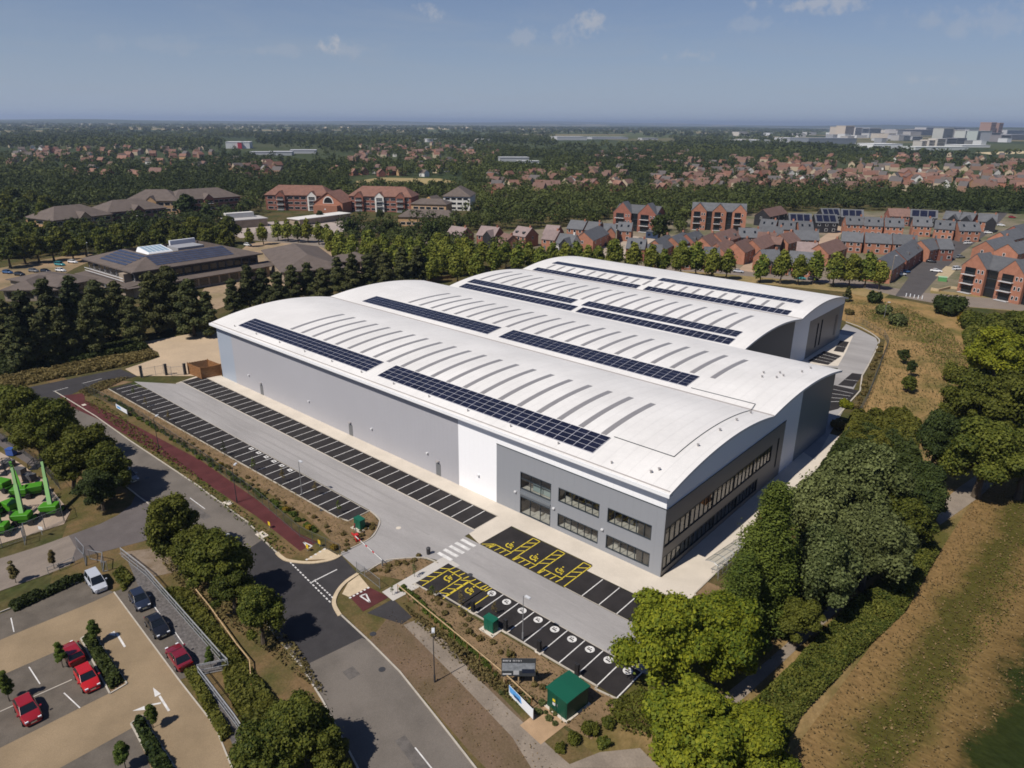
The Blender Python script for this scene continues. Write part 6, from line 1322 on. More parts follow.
shed(915, 968, 150.2, 7, 60, (.50, .52, .50), 'long low pale-roofed shed in front of the far town', (.56, .57, .54)); shed(962, 990, 147.5, 6, 70, (.6, .6, .58), 'white tent-like roof by the far town', (.66, .66, .64))
# --- distant houses among the trees: too small to show parts
def far_house_mesh(w, d, ze, zr, rm, wm):
    mb = MB(); mb.extr([(-d/2, 0), (d/2, 0), (d/2, ze), (0, zr), (-d/2, ze)], 0, -w/2, w/2, 0)
    k = (zr-ze)/(d/2); mb.extr([(-d/2-.5, ze-.5*k), (0, zr), (d/2+.5, ze-.5*k), (d/2+.5, ze-.5*k+.3), (0, zr+.3), (-d/2-.5, ze-.5*k+.3)], 0, -w/2-.3, w/2+.3, 1)
    return mb.mesh('distant_house', [wm, rm])
cream = mat('cream_wall', (.55, .45, .30), rough=.9, obvar=.2)
tile_far = mat('weathered_red_tiles', (0.185, 0.10, 0.072), rough=0.9, var=.15, scale=.3, obvar=.3)
FM = [far_house_mesh(13, 9, 5.5, 9.5, tile_far, brick_y), far_house_mesh(10, 9, 5.5, 9.2, tile_far, cream), far_house_mesh(16, 10, 5.5, 9.8, tile_br, brick), far_house_mesh(12, 9, 5.5, 9.4, tile_gb, render_w), far_house_mesh(11, 10, 5.5, 10, tile_far, brick_r)]
FAR = [(58, [(785, 196), (782, 172), (850, 166), (1024, 166), (1060, 180), (1060, 196), (960, 192), (880, 188)], 'red-roofed house in the far estate beyond the new terraces, right side'), (26, [(870, 176), (1040, 172), (1040, 186), (900, 188)], 'red-roofed house in the far estate beyond the new terraces, right side'),
       (34, [(535, 192), (540, 180), (600, 181), (690, 176), (750, 178), (760, 190), (640, 196)], 'brownish house in the tree-filled suburb behind the estate, centre'), (8, [(480, 196), (482, 184), (524, 180), (534, 190)], 'brownish house in the tree-filled suburb behind the estate, centre'),
       (40, [(680, 182), (690, 160), (830, 158), (835, 178), (760, 190)], 'house half hidden by trees in the far suburb right of centre'), (36, [(10, 167), (15, 152), (80, 150), (205, 156), (205, 166), (90, 164)], 'red-roofed house in the far left village'), (8, [(10, 160), (16, 150), (60, 148), (66, 158)], 'red-roofed house in the far left village'),
       (14, [(228, 180), (230, 168), (265, 168), (285, 176), (280, 184), (240, 184)], 'orange-roofed house in the small left-centre cluster'), (30, [(362, 158), (364, 146), (470, 147), (480, 158)], 'house in the far wooded village, centre left'), (10, [(60, 180), (70, 170), (170, 172), (170, 182)], 'low house between dark woods on the far left'),
       (16, [(330, 178), (335, 170), (400, 168), (450, 172), (440, 178)], 'pale house among trees near the straw field'), (14, [(870, 166), (875, 156), (935, 156), (940, 164)], 'red-roofed house under the far town')]
r_ = random.Random(5)
for n, poly, lab in FAR:
    xs = [p[0] for p in poly]; ys = [p[1] for p in poly]; k = 0; base = r_.uniform(0, 3); got = []; tries = 0
    while k < n and tries < 4000:
        tries += 1
        px, py = r_.uniform(min(xs), max(xs)), r_.uniform(min(ys), max(ys))
        if not inpoly(px, py, poly) or any(inpoly(px, py, e) for e in EXCL[1:]): continue
        x, y = at(px, py)
        if any(hypot(x-a, y-b) < 11 for a, b in got): continue
        got.append((x, y)); o = bpy.data.objects.new('distant_house', r_.choice(FM)); COL.objects.link(o); o.location = (x, y, 0); o.rotation_euler = (0, 0, base+r_.choice((0, 0, 1.57, .3))+r_.uniform(-.1, .1)); s = r_.uniform(.68, .95); o.scale = (s, s, s); tag(o, lab, 'house', lab.split(' in ')[-1].split(' among ')[-1] if False else 'houses: '+lab); k += 1

# the rest of the far suburbs: roofs beyond counting
def suburb():
    mb = MB(); r_ = random.Random(31)
    for n, poly in ((210, [(690, 192), (700, 160), (830, 157), (1060, 157), (1060, 194), (900, 192)]), (85, [(480, 194), (482, 178), (690, 166), (760, 176), (760, 192)]), (75, [(5, 168), (10, 146), (215, 147), (290, 160), (280, 182), (205, 170)]), (70, [(340, 168), (350, 143), (480, 143), (500, 156), (480, 168)]), (60, [(560, 172), (600, 150), (700, 150), (690, 165)])):
        xs = [p[0] for p in poly]; ys = [p[1] for p in poly]
        for _ in range(n):
            px, py = r_.uniform(min(xs), max(xs)), r_.uniform(min(ys), max(ys))
            if not inpoly(px, py, poly) or any(inpoly(px, py, e) for e in EXCL[1:]): continue
            x, y = at(px, py); w = r_.uniform(7, 13)/2; d = r_.uniform(7, 9)/2; a = r_.choice((0, 1.57, .4))+r_.uniform(-.15, .15); ze = r_.uniform(4.8, 5.6); zr = ze+r_.uniform(3, 4.2)
            Rr = lambda u, v, z: (x+u*cos(a)-v*sin(a), y+u*sin(a)+v*cos(a), z)
            vs = [Rr(-w, -d, 0), Rr(w, -d, 0), Rr(w, d, 0), Rr(-w, d, 0), Rr(-w, -d, ze), Rr(w, -d, ze), Rr(w, d, ze), Rr(-w, d, ze), Rr(-w, 0, zr), Rr(w, 0, zr)]
            m = r_.choice((2, 2, 3, 4)); wl = r_.choice((0, 0, 1))
            for f, mi in (((0, 1, 5, 4), wl), ((2, 3, 7, 6), wl), ((1, 2, 6, 9, 5), wl), ((3, 0, 4, 8, 7), wl), ((4, 5, 9, 8), m), ((6, 7, 8, 9), m)): mb.add([vs[i] for i in f], [tuple(range(len(f)))], mi)
    tag(mb.build('suburb', [mat('far_brick', (.26, .16, .11), rough=.9), mat('far_cream', (.42, .34, .24), rough=.9), mat('far_roof_brown', (.15, .09, .07), rough=.9), mat('far_roof_red', (.165, .082, .057), rough=.9), mat('far_roof_grey', (.11, .098, .094), rough=.9)]), 'far suburbs of countless small brown-roofed houses among trees', None, None, 'stuff')
suburb()
# ------------------------------------------------------------------ vehicles
tyre_m = mat('tyre_rubber', (0.015, 0.015, 0.016), rough=.85); rim_m = mat('alloy_rim', (.45, .45, .46), rough=.35, metal=.8)
lamp_c = mat('headlamp_lens', (.75, .77, .8), rough=.1, spec=.6); lamp_r = mat('tail_lamp_lens', (.35, .01, .01), rough=.2); plate_m = mat('number_plate', (.75, .72, .5), rough=.5); trim_b = mat('black_trim', (.02, .02, .022), rough=.5)
car_glass = mat('car_window', (0.010, 0.013, 0.016), rough=.04, spec=.7)
def paint_m(name, c): return mat(name, c, rough=.28, metal=.0, spec=.5, coat=.8)
CARM = {}
def car_meshes(style):
    if style in CARM: return CARM[style]
    out = []
    L_ = dict(hatch=1.0, saloon=1.1, mpv=1.06, pickup=1.25)[style]
    st = [(-2.0, .70, .70), (-1.93, .80, .90), (-1.5, .86, .98), (-.6, .885, .97), (.5, .885, .95), (1.1, .87, .90), (1.65, .83, .80), (1.95, .74, .66), (2.03, .62, .52)]
    if style == 'saloon': st = [(-2.0, .66, .66), (-1.93, .78, .88), (-1.45, .85, .95)]+st[3:]
    zb = .22; mb = MB(); R = []
    for x, w, z in st:
        x *= L_; R.append([(x, -w*.94, zb), (x, -w, zb+.22), (x, -w, z-.16), (x, -w*.88, z), (x, w*.88, z), (x, w, z-.16), (x, w, zb+.22), (x, w*.94, zb)])
    V = [p for r in R for p in r]; F = []; n = 8
    for i in range(len(R)-1):
        for k in range(n): a = i*n+k; b = i*n+(k+1) % n; F.append((a, b, b+n, a+n))
    F += [tuple(range(n)), tuple(range(len(V)-n, len(V)))[::-1]]; mb.add(V, F)
    out.append(('body', mb, 'paint', None))
    # greenhouse: glass frustum with a painted roof
    rz = dict(hatch=1.46, saloon=1.42, mpv=1.68, pickup=1.75)[style]
    x0, x1, xa, xb = dict(hatch=(-1.86, .95, -1.45, .15), saloon=(-1.62, .85, -.95, .05), mpv=(-1.93, 1.15, -1.75, .35), pickup=(-.55, 1.2, -.45, .55))[style]
    x0, x1, xa, xb = [v*L_ for v in (x0, x1, xa, xb)]
    mb = MB(); B = [(x0, -.78, .93), (x1, -.76, .88), (x1, .76, .88), (x0, .78, .93)]; T_ = [(xa, -.60, rz-.05), (xb, -.60, rz-.05), (xb, .60, rz-.05), (xa, .60, rz-.05)]
    mb.add(B+T_, [(4, 5, 6, 7), (0, 1, 5, 4), (1, 2, 6, 5), (2, 3, 7, 6), (3, 0, 4, 7)]); out.append(('windows', mb, car_glass, None))
    mb = MB(); mb.extr([(xa-.10, rz-.07), (xb+.10, rz-.07), (xb-.05, rz), (xa+.08, rz)], 1, -.63, .63); 
    for s in (-1, 1):        # pillars
        for (p, q) in ((B[0], T_[0]), (B[1], T_[1])):
            mb.tube((p[0], s*abs(p[1])*1.0, p[2]), (q[0], s*.615, q[2]), .045, n=4)
        xm = (x0+x1)/2*.6+(xa+xb)/2*.4; mb.tube((xm, s*.785, .92), (xm-.05, s*.62, rz-.05), .05, n=4)
    out.append(('roof', mb, 'paint', None))
    for sx in (-1.28, 1.28):
        for s in (-1, 1):
            mb = MB(); mb.tube((sx*L_, s*.68, .32), (sx*L_, s*.91, .32), .33, n=14); out.append(('wheel', mb, tyre_m, None)); w = len(out)-1
            mb = MB(); mb.tube((sx*L_, s*.90, .32), (sx*L_, s*.925, .32), .21, n=10); out.append(('rim', mb, rim_m, w))
    for s in (-1, 1):
        mb = MB(); mb.box(1.86*L_-.02, s*.56-.15, .55, 1.99*L_, s*.56+.15, .70); out.append(('headlight', mb, lamp_c, None))
        mb = MB(); mb.box(-2.0*L_-.01, s*.62-.13, .62, -1.9*L_, s*.62+.13, .82); out.append(('tail_light', mb, lamp_r, None))
        mb = MB(); mb.box(.72*L_, s*.98-.09, .92, .92*L_, s*.98+.09, 1.06); out.append(('mirror', mb, 'paint', None))
    mb = MB(); mb.box(2.02*L_-.02, -.26, .36, 2.02*L_+.02, .26, .47); out.append(('number_plate', mb, plate_m, None))
    mb = MB(); mb.box(1.98*L_, -.42, .50, 2.025*L_, .42, .58); out.append(('grille', mb, trim_b, None))
    CARM[style] = [(nm, b.mesh(nm, trim_b if m == 'paint' else m, smooth=(nm == 'body')), m == 'paint', sub) for nm, b, m, sub in out]
    return CARM[style]
def car(p_rear, p_front, style, pm, label, group=None, xy=None, rz=None, small=False, name='parked_car'):
    if xy is None:
        a = at(*p_rear, .5); b = at(*p_front, .5); xy = ((a[0]+b[0])/2, (a[1]+b[1])/2); rz = atan2(b[1]-a[1], b[0]-a[0])
    t = thing(name, label, 'pickup' if style == 'pickup' else 'car', (*xy, .018), rz, group); objs = []
    for nm, me, pt, sub in car_meshes(style):
        if small and nm in ('rim', 'mirror', 'number_plate', 'grille', 'headlight', 'tail_light'): objs.append(None); continue
        o = bpy.data.objects.new(nm, me); COL.objects.link(o); link_child(o, t if sub is None else objs[sub]); objs.append(o)
        if pt: o.material_slots[0].link = 'OBJECT'; o.material_slots[0].material = pm
        if nm in ('body', 'roof') and not small: bevel(o, .11 if nm == 'body' else .05, 3)
    return t
RED = paint_m('bright_red_paint', (.42, .012, .012)); RED2 = paint_m('deep_red_paint', (.26, .010, .014)); MAR = paint_m('burgundy_paint', (.17, .012, .022)); SIL = paint_m('silver_paint', (.44, .46, .50)); NAV = paint_m('navy_paint', (.018, .024, .042)); BLK = paint_m('black_paint', (.010, .011, .014)); WHT = paint_m('white_paint', (.70, .70, .70)); BLU = paint_m('blue_paint', (.03, .09, .22)); TEAL = paint_m('teal_paint', (.05, .26, .28)); GRY = paint_m('grey_paint', (.16, .165, .17))
G_ = 'cars in the lower left car park'
car((89, 572), (104, 593), 'mpv', SIL, 'silver people carrier parked at the hedge end of the grey bays', G_)
car((133, 589), (147, 611), 'hatch', NAV, 'dark blue car, uppermost of the three beside the gravel strip', G_)
car((149, 614), (166, 638), 'saloon', BLK, 'black car parked between the dark blue car and the burgundy one', G_)
car((186, 667), (172, 647), 'saloon', MAR, 'burgundy car parked by the corner of the fence, lowest of the three', G_)
car((80, 665), (64, 642), 'hatch', RED2, 'red car half hidden behind the small tree, beside the planted island', G_)
car((79, 664), (96, 693), 'hatch', RED, 'bright red car nose-out beside the lower end of the planted island', G_)
car((20, 696), (36, 725), 'hatch', RED2, 'red car standing alone near the left edge of the car park', G_)
car((122, 472), (134, 480), 'pickup', GRY, 'grey pickup in the shade of the left tree clump by the road', None)
for (px, py, rz, st_, pm, lab) in [(901, 275.5, .9, 'hatch', WHT, 'white car of the pair parked left of the estate road'), (905, 273, .9, 'hatch', BLU, 'blue car of the pair parked left of the estate road'), (936, 272, .15, 'saloon', WHT, 'white car driving along the middle of the estate road'), (931, 262.5, .1, 'hatch', BLK, 'dark car turning into the upper bay lane of the estate'), (957, 270, 1.0, 'mpv', WHT, 'white van-like car beside the apartment block'),
                               (988, 233.5, .3, 'hatch', WHT, 'white car, lower of two beside the end terrace'), (987, 231, .3, 'hatch', SIL, 'silver car, upper of two beside the end terrace'), (1001, 226, .2, 'hatch', WHT, 'white car at the far end of the estate road'), (658, 266.5, .2, 'mpv', WHT, 'white van parked under the street trees'), (744, 259.5, .6, 'hatch', SIL, 'silver car on the block-paved lane between the terraces'), (800, 279.3, .3, 'hatch', TEAL, 'teal car parked behind the street trees'), (813, 280, .3, 'hatch', BLK, 'black car parked next to the teal one behind the street trees'),
                               (1022, 298, .3, 'mpv', SIL, 'pale car at the right edge beside the apartment block'), (8, 273.5, .4, 'hatch', BLU, 'blue car at the left end of the office car park'), (20, 275.5, .4, 'hatch', BLK, 'black car in the office car park next to the blue one'), (34, 272, .4, 'hatch', GRY, 'grey car in the middle of the office car park'), (60, 265.5, .4, 'mpv', TEAL, 'teal vehicle at the right side of the office car park'), (61, 271.5, .4, 'hatch', WHT, 'white car below the teal one in the office car park'), (73, 263, .4, 'hatch', WHT, 'white car by the eaves of the solar-roofed office'), (46, 272.5, .4, 'hatch', BLK, 'black car right of the grey one in the office car park'), (248, 246, .2, 'hatch', WHT, 'white car behind the solar-roofed office')]:
    car(None, None, st_, pm, lab, 'cars seen in the distance', xy=at(px, py), rz=rz, small=True)
r_ = random.Random(41); cc = [WHT, SIL, BLK, GRY, BLU, RED2, NAV]
for i, (px, py, rz) in enumerate([(606, 246, .4), (618, 243.5, .5), (640, 241, .9), (663, 250, .3), (676, 252.5, .3), (722, 254, .6), (755, 257, .6), (772, 256, .3), (836, 255.5, .2), (852, 246.5, .2), (868, 246.5, .2), (886, 246.5, .2), (832, 228.5, .3), (915, 262, 1.0), (940, 255, 1.0), (950, 246, .9), (968, 244, .9), (985, 246, .8), (960, 258, 1.0), (1012, 218, .3), (700, 269, .3), (738, 272.5, .3)]):
    car(None, None, r_.choice(('hatch', 'saloon', 'mpv')), r_.choice(cc), 'small parked car among the new houses, %s from left' % ordw(sorted([606, 618, 640, 663, 676, 722, 755, 772, 836, 852, 868, 886, 832, 915, 940, 950, 968, 985, 960, 1012, 700, 738]).index(px)), 'cars among the new houses', xy=at(px, py), rz=rz+r_.choice((0, 1.57)), small=True)
# green boom lifts in the hire yard
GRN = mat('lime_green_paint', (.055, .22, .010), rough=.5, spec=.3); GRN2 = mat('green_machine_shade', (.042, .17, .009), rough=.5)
def lift(base, tip, label, rz=.5):
    x, y = at(*base); t = thing('boom_lift', label, 'boom lift', (x, y, .01), rz, 'green boom lifts in the yard')
    ch = MB(); ch.box(-1.3, -.75, .45, 1.3, .75, .85); o = ch.build('chassis', GRN2, t); bevel(o, .08)
    for sx in (-1, 1):
        for s in (-1, 1): mb = MB(); mb.tube((sx*1.05, s*.7, .45), (sx*1.05, s*1.05, .45), .45, n=14); mb.build('wheel', tyre_m, t)
    mb = MB(); mb.box(-1.5, -.85, .86, .9, .85, 1.75); mb.box(-1.75, -.6, .95, -1.5, .6, 1.6); o = mb.build('turret', GRN, t); bevel(o, .15, 3)
    if tip:
        d = ray(*tip); best = None      # the boom head: point on that line of sight above the base, leaning away from the road
        k = (np.array((x, y, 0))-CAMPOS) @ CF; P = CAMPOS+d*(k*1.02)/(d @ CF)
        v = Vector((P[0]-x, P[1]-y, P[2])); v.rotate(Matrix.Rotation(-rz, 3, 'Z')); o0 = Vector((-.2, 0, 1.5)); 
        mid = o0.lerp(v, .62); mb = MB(); mb.tube(o0, mid, .42, .36, n=4); mb.build('boom', GRN, t); mb = MB(); mb.tube(mid, v, .30, .26, n=4); b = mb.build('boom_extension', GRN2, t)
        mb = MB(); mb.tube(o0+Vector((.25, 0, .1)), mid+Vector((.28, 0, 0)), .07, n=5); mb.build('hydraulic_ram', rim_m, t)
        c = v+Vector((-.9, 0, -.3)); mb = MB(); mb.box(c.x-.7, c.y-1.0, c.z-.5, c.x+.5, c.y+1.0, c.z-.42)
        for z in (.15, .6):
            for (a, b2) in (((-.7, -1), (.5, -1)), ((.5, -1), (.5, 1)), ((.5, 1), (-.7, 1)), ((-.7, 1), (-.7, -1))): mb.tube((c.x+a[0], c.y+a[1], c.z+z), (c.x+b2[0], c.y+b2[1], c.z+z), .05, n=4)
        for a in ((-.7, -1), (.5, -1), (.5, 1), (-.7, 1)): mb.tube((c.x+a[0], c.y+a[1], c.z-.45), (c.x+a[0], c.y+a[1], c.z+.6), .05, n=4)
        mb.build('platform', trim_b, t)
    return t
lift((26, 523), (12, 468), 'green boom lift in the middle of the yard fence with raised boom', .9)
lift((54, 514), (42, 462), 'green boom lift at the yard corner with raised boom, nearest the trees', .9)
lift((5, 490), None, 'bright green machine with its boom down, uppermost in the yard', .4)
lift((3, 534), (-8, 482), 'green boom lift cut off by the left edge', .9)
lift((24, 497), (10, 462), 'green boom lift standing behind the front row in the yard', .9); lift((38, 494), None, 'green machine with lowered boom beside the stacked yard crates', 1.2); lift((14, 512), None, 'low green machine between the two raised booms', .2); lift((-6, 515), (-14, 470), 'green lift mostly beyond the left edge', .9)
for i, (px, py) in enumerate([(30, 480), (20, 474), (9, 466)]):
    t = thing('pallet_stack', 'dark stack of equipment on the yard floor, %s from left' % ordw(2-i), 'pallet stack', (*at(px, py), 0), .5); pbox(t, 'pallet', mat('pallet_wood', (.3, .2, .11), rough=.9), -1, -.7, 0, 1, .7, .16); pbox(t, 'load', mat('load_grey', (.09, .09, .095), rough=.7), -.9, -.6, .161, .9, .6, 1.1)
for (px, py, lab) in [(12, 455, 'blue drum-like crate at the top of the hire yard')]:
    t = thing('storage_crate', lab, 'crate', (*at(px, py), 0), .6); pbox(t, 'body', mat('blue_plastic', (.04, .09, .3), rough=.5), -.7, -.5, .1, .7, .5, 1.2); pbox(t, 'lid', MATS['blue_plastic'], -.75, -.55, 1.21, .75, .55, 1.3)
# ------------------------------------------------------------------ street furniture
galv = mat('galvanised_steel', (.36, .37, .38), rough=.45, metal=.5); galv2 = mat('bright_galvanised', (.40, .41, .42), rough=.5, metal=.2); darksteel = mat('dark_steel', (.045, .045, .048), rough=.5); timber = mat('brown_timber', (.26, .125, .05), rough=.85, var=.25, scale=1.5, stretch=(1, 1, 4)); timber_p = mat('pale_timber', (.44, .31, .17), rough=.85, var=.15, scale=2)
LAMP = {}
def lamp(base, h, label, arm=None, m=galv, group='lamp posts', r=.07):
    x, y = at(*base); key = (round(h*2), arm is not None, m.name)
    if key not in LAMP:
        mb = MB(); mb.tube((0, 0, 0), (0, 0, h), r, r*.6, n=8); mb.tube((0, 0, 0), (0, 0, .9), r*1.5, n=8); a = mb.mesh('pole', m)
        ln = 1.1 if arm is not None else .35
        mb = MB(); mb.tube((0, 0, h-.05), (ln*.8, 0, h+.1), r*.5, n=6); b = mb.mesh('arm', m)
        mb = MB(); mb.extr([(ln*.7, h+.02), (ln*.7+.75, h+.06), (ln*.7+.70, h+.17), (ln*.7+.05, h+.19)], 1, -.16, .16); c = mb.mesh('lantern', mat('lantern_grey', (.55, .56, .57), rough=.4)); LAMP[key] = (a, b, c)
    t = thing('lamp_post', label, 'lamp post', (x, y, 0), arm or 0, group)
    for nm, me in zip(('pole', 'arm', 'lantern'), LAMP[key]): o = bpy.data.objects.new(nm, me); COL.objects.link(o); link_child(o, t)
    return t
for b, h, lab, arm, m in [((434.75, 682), 5.7, 'dark lamp post on the bare soil verge by the road', 2.4, darksteel), ((159, 449), 6, 'dark lamp post beside the upper red cycle path', 2.2, darksteel), ((237, 502.5), 6, 'dark lamp post beside the lower red cycle path', 2.2, darksteel), ((302, 494.7), 6, 'grey lamp post between bays of the long outer row', None, galv), ((522.7, 639), 6.2, 'grey lamp post behind the charging bays near the billboard', None, galv),
                       ((132.5, 342), 9.5, 'tall lamp post before the pine clump by the dark side road', .4, galv), ((207, 326), 5, 'short lamp post at the corner of the sandy yard', None, galv), ((245, 310.6), 5.5, 'lamp post in the pines behind the warehouse, left one', None, galv), ((304, 298), 5.5, 'lamp post in the pines behind the warehouse, right one', None, galv), ((458, 279), 7, 'lamp post behind the valley between the two warehouses', None, galv), ((514, 268), 6, 'small lamp post beyond the far warehouse left corner', None, galv),
                       ((889, 285), 11, 'tall wooden-coloured lamp post at the estate road mouth', None, timber_p), ((705, 279), 9, 'pale pole among the street trees in mid row', None, timber_p), ((229, 592), 7.5, 'lamp post rising through the verge trees', 2.0, galv), ((90, 262), 8, 'lamp post behind the solar-roofed office', None, galv), ((1017, 298), 6, 'dark post at the right edge by the apartment block', None, darksteel), ((420, 266), 6, 'lamp post in the belt behind the pine row', None, galv), ((884, 318), 5, 'lamp post by the far car park fence', None, galv)]: lamp(b, h, lab, arm, m)
# fences: every run is one fence with posts and infill
def fence(pts, h, label, m=galv, pitch=2.5, bars=.13, rails=(.12, .95), br=.012, rr=.028, pr=.04, name='fence', cat='fence', postm=None, group=None):
    t = thing(name, label, cat, (*pts[0], 0), 0, group); ox, oy = pts[0]; pm_ = None; inf = MB(); rl = MB(); npost = 0
    tot = sum(hypot(b[0]-a[0], b[1]-a[1]) for a, b in zip(pts[:-1], pts[1:])); pitch = max(pitch, tot/95)
    mb = MB(); mb.tube((0, 0, 0), (0, 0, h+.05), pr, n=6); pme = mb.mesh('post', postm or m)
    for i, (a, b) in enumerate(zip(pts[:-1], pts[1:])):
        d = hypot(b[0]-a[0], b[1]-a[1]); n = max(1, round(d/pitch))
        for k in range(n + (1 if i == len(pts)-2 else 0)):
            o = bpy.data.objects.new('post', pme); COL.objects.link(o); link_child(o, t); o.location = (a[0]+(b[0]-a[0])*k/n-ox, a[1]+(b[1]-a[1])*k/n-oy, 0)
        for r_h in rails: rl.tube((a[0]-ox, a[1]-oy, h*r_h), (b[0]-ox, b[1]-oy, h*r_h), rr, n=4)
        if bars:
            nb = int(d/bars)
            for k in range(nb): f = (k+.5)/nb; x, y = a[0]+(b[0]-a[0])*f-ox, a[1]+(b[1]-a[1])*f-oy; inf.tube((x, y, h*rails[0]), (x, y, h*rails[-1]), br, n=3, caps=False)
    rl.build('rail', m, t)
    if bars: inf.build('mesh_panel', m, t)
    return t
meshgrey = mat('fence_mesh_green_grey', (.10, .105, .095), rough=.6)
fence(PX([(84, 391), (112, 405), (140, 419), (195, 455), (256, 499), (300, 537), (340, 556)]), 1.9, 'long dark mesh fence between the red cycle path and the outer parking row', meshgrey, bars=.17, br=.010)
fence(PX([(357, 572), (365, 577), (380, 589)]), 1.6, 'short grey fence at the entrance planting triangle', galv, bars=.15)
fence([(-23.0, -25.2), (-9.1, -26.8), (-2.5, -27.6), (1.6, -28.3)], 1.25, 'timber-topped fence between the charging bays bed and the old path', timber_p, bars=0, rails=(.97,), rr=.07, postm=timber)
fence(PX([(122, 557), (147, 577), (222, 663), (229, 670), (199, 676)]), 1.5, 'galvanised guard fence along the gravel strip, upper part of the car park edge', galv2, bars=.14, rails=(.1, .5, .9, 1.0), rr=.032, br=.011)
fence(PX([(199, 677), (215, 698), (236, 726), (249, 746), (252, 800)]), 1.5, 'galvanised guard fence curving down to the bottom edge', galv2, bars=.14, rails=(.1, .5, .9, 1.0), rr=.032, br=.011)
fence(PX([(183, 577), (210, 610), (237, 648), (250, 664), (252, 690)]), .7, 'low timber knee rail through the rough growth', timber_p, bars=0, rails=(.9,), rr=.07, postm=timber)
fence(PX([(25, 545), (26, 537), (64, 521), (62, 512), (55, 505)]), 2.3, 'grey mesh fence around the corner of the hire yard', galv, bars=.17, rails=(.05, .97))
fence(PX([(-20, 555), (24, 540)]), 2.3, 'hire yard fence running off the left edge', galv, bars=.17, rails=(.05, .97))
fence(PX([(0, 440), (20, 452), (44, 470), (60, 490)]), 2.0, 'dark fence between hire yard and the left tree clump', meshgrey, bars=.2)
fence(PX([(846, 320), (862, 325), (884, 337), (888, 345), (880, 366), (868, 398), (852, 428), (838, 452)]), 1.8, 'dark fence curving round the rear car park beside the meadow', meshgrey, bars=.3, br=.012)
fence(PX([(428, 284), (470, 274), (520, 266)]), 1.6, 'brown timber fence behind the valley of the two warehouses', timber, bars=.35, rails=(.3, .9), br=.05)
fence(PX([(48.7, 574.5), (60, 570.5), (75, 564)]), 1.1, 'tubular railing loop on the concrete side road', galv, bars=0, rails=(.5, .97), rr=.035)
fence(PX([(78, 549), (86, 558), (86, 566)]), 1.9, 'pale-topped gate frame standing open on the side road', galv, bars=.25, rails=(.05, .97), rr=.05, name='gate', cat='gate')
fence(PX([(90, 559), (104, 562), (103, 572), (108, 571)]), 1.5, 'second gate leaf behind the silver people carrier', galv, bars=.25, rails=(.05, .97), rr=.05, name='gate', cat='gate')
fence(PX([(143, 378), (156, 375.5), (164, 374)]), 2.3, 'left leaf of the mesh site gate across the sandy yard', galv, bars=.2, name='gate', cat='gate'); fence(PX([(166, 374), (172, 376), (184, 375)]), 2.3, 'right leaf of the mesh site gate, nearer the timber store', galv, bars=.2, name='gate', cat='gate')
fence(PX([(228, 585), (255, 612)]), .01, '', galv) if False else None
for px, py, lab in [(142, 377, 'black gate post at the end of the dark side road'), (166.5, 375, 'tall dark gate post in the middle of the site gate'), (185.5, 374.5, 'grey gate post beside the timber store')]:
    t = thing('gate_post', lab, 'gate post', (*at(px, py), 0)); pbox(t, 'post', darksteel, -.25, -.25, 0, .25, .25, 2.6); pbox(t, 'cap', darksteel, -.3, -.3, 2.6, .3, .3, 2.7)
# timber bin store by the gate, and by the cycle shelter
def timber_store(pts, h, label):
    t = thing('timber_store', label, 'bin store', (*pts[0], 0)); ox, oy = pts[0]
    for i, (a, b) in enumerate(zip(pts, pts[1:]+pts[:1])):
        d = hypot(b[0]-a[0], b[1]-a[1]); n = max(2, int(d/.28)); rz = atan2(b[1]-a[1], b[0]-a[0]); mb = MB()
        for k in range(n):
            f0 = k/n; f1 = (k+.88)/n; x0, y0 = a[0]-ox+(b[0]-a[0])*f0, a[1]-oy+(b[1]-a[1])*f0; x1, y1 = a[0]-ox+(b[0]-a[0])*f1, a[1]-oy+(b[1]-a[1])*f1; nx, ny = -sin(rz)*.05, cos(rz)*.05
            mb.prism([(x0-nx, y0-ny), (x1-nx, y1-ny), (x1+nx, y1+ny), (x0+nx, y0+ny)], .05, h+(.06 if k % 2 else 0))
        mb.build('board_panel', timber, t); mb = MB(); mb.box(a[0]-ox-.1, a[1]-oy-.1, 0, a[0]-ox+.1, a[1]-oy+.1, h+.15); mb.build('post', timber, t)
    return t
timber_store(PX([(189, 373.5), (202, 379), (222, 375), (209, 370)]), 2.6, 'brown timber bin store between the site gate and the warehouse corner')
timber_store([(4.2, 21.2), (5.4, 21.2), (5.4, 22.6), (4.2, 22.6)], 1.8, 'small orange timber enclosure behind the cycle shelter')
# cycle shelter
t = thing('cycle_shelter', 'clear-roofed cycle shelter with hooped grey frames beside the office end', 'cycle shelter', (6.0, 4.4, 0), 1.45); n = 7
prof = [(0.0, 0), (0.0, 1.6), (.25, 2.1), (.8, 2.35), (1.5, 2.3), (2.1, 2.05)]
for i in range(5):
    mb = MB(); mb.path([(i*2.0, y, z) for y, z in prof], .045, n=6); mb.build('hoop', galv, t)
mb = MB()
for y, z in ((.25, 2.1), (.8, 2.35), (1.5, 2.3), (2.1, 2.05), (0, .6), (0, 1.6)): mb.tube((0, y, z), (8, y, z), .03, n=5)
mb.build('purlin', galv, t)
sh = glass('clear_plastic', (.80, .83, .83)); mb = MB()
for (a, b) in zip(prof[2:-1], prof[3:]): mb.quad((0, a[0], a[1]+.05), (8, a[0], a[1]+.05), (8, b[0], b[1]+.05), (0, b[0], b[1]+.05))
mb.build('roof', sh, t)
for i in range(6): mb = MB(); x = .8+1.25*i; mb.path([(x, .6, 0), (x, .6, .75), (x, 1.4, .75), (x, 1.4, 0)], .03, n=5); mb.build('bike_stand', galv, t)
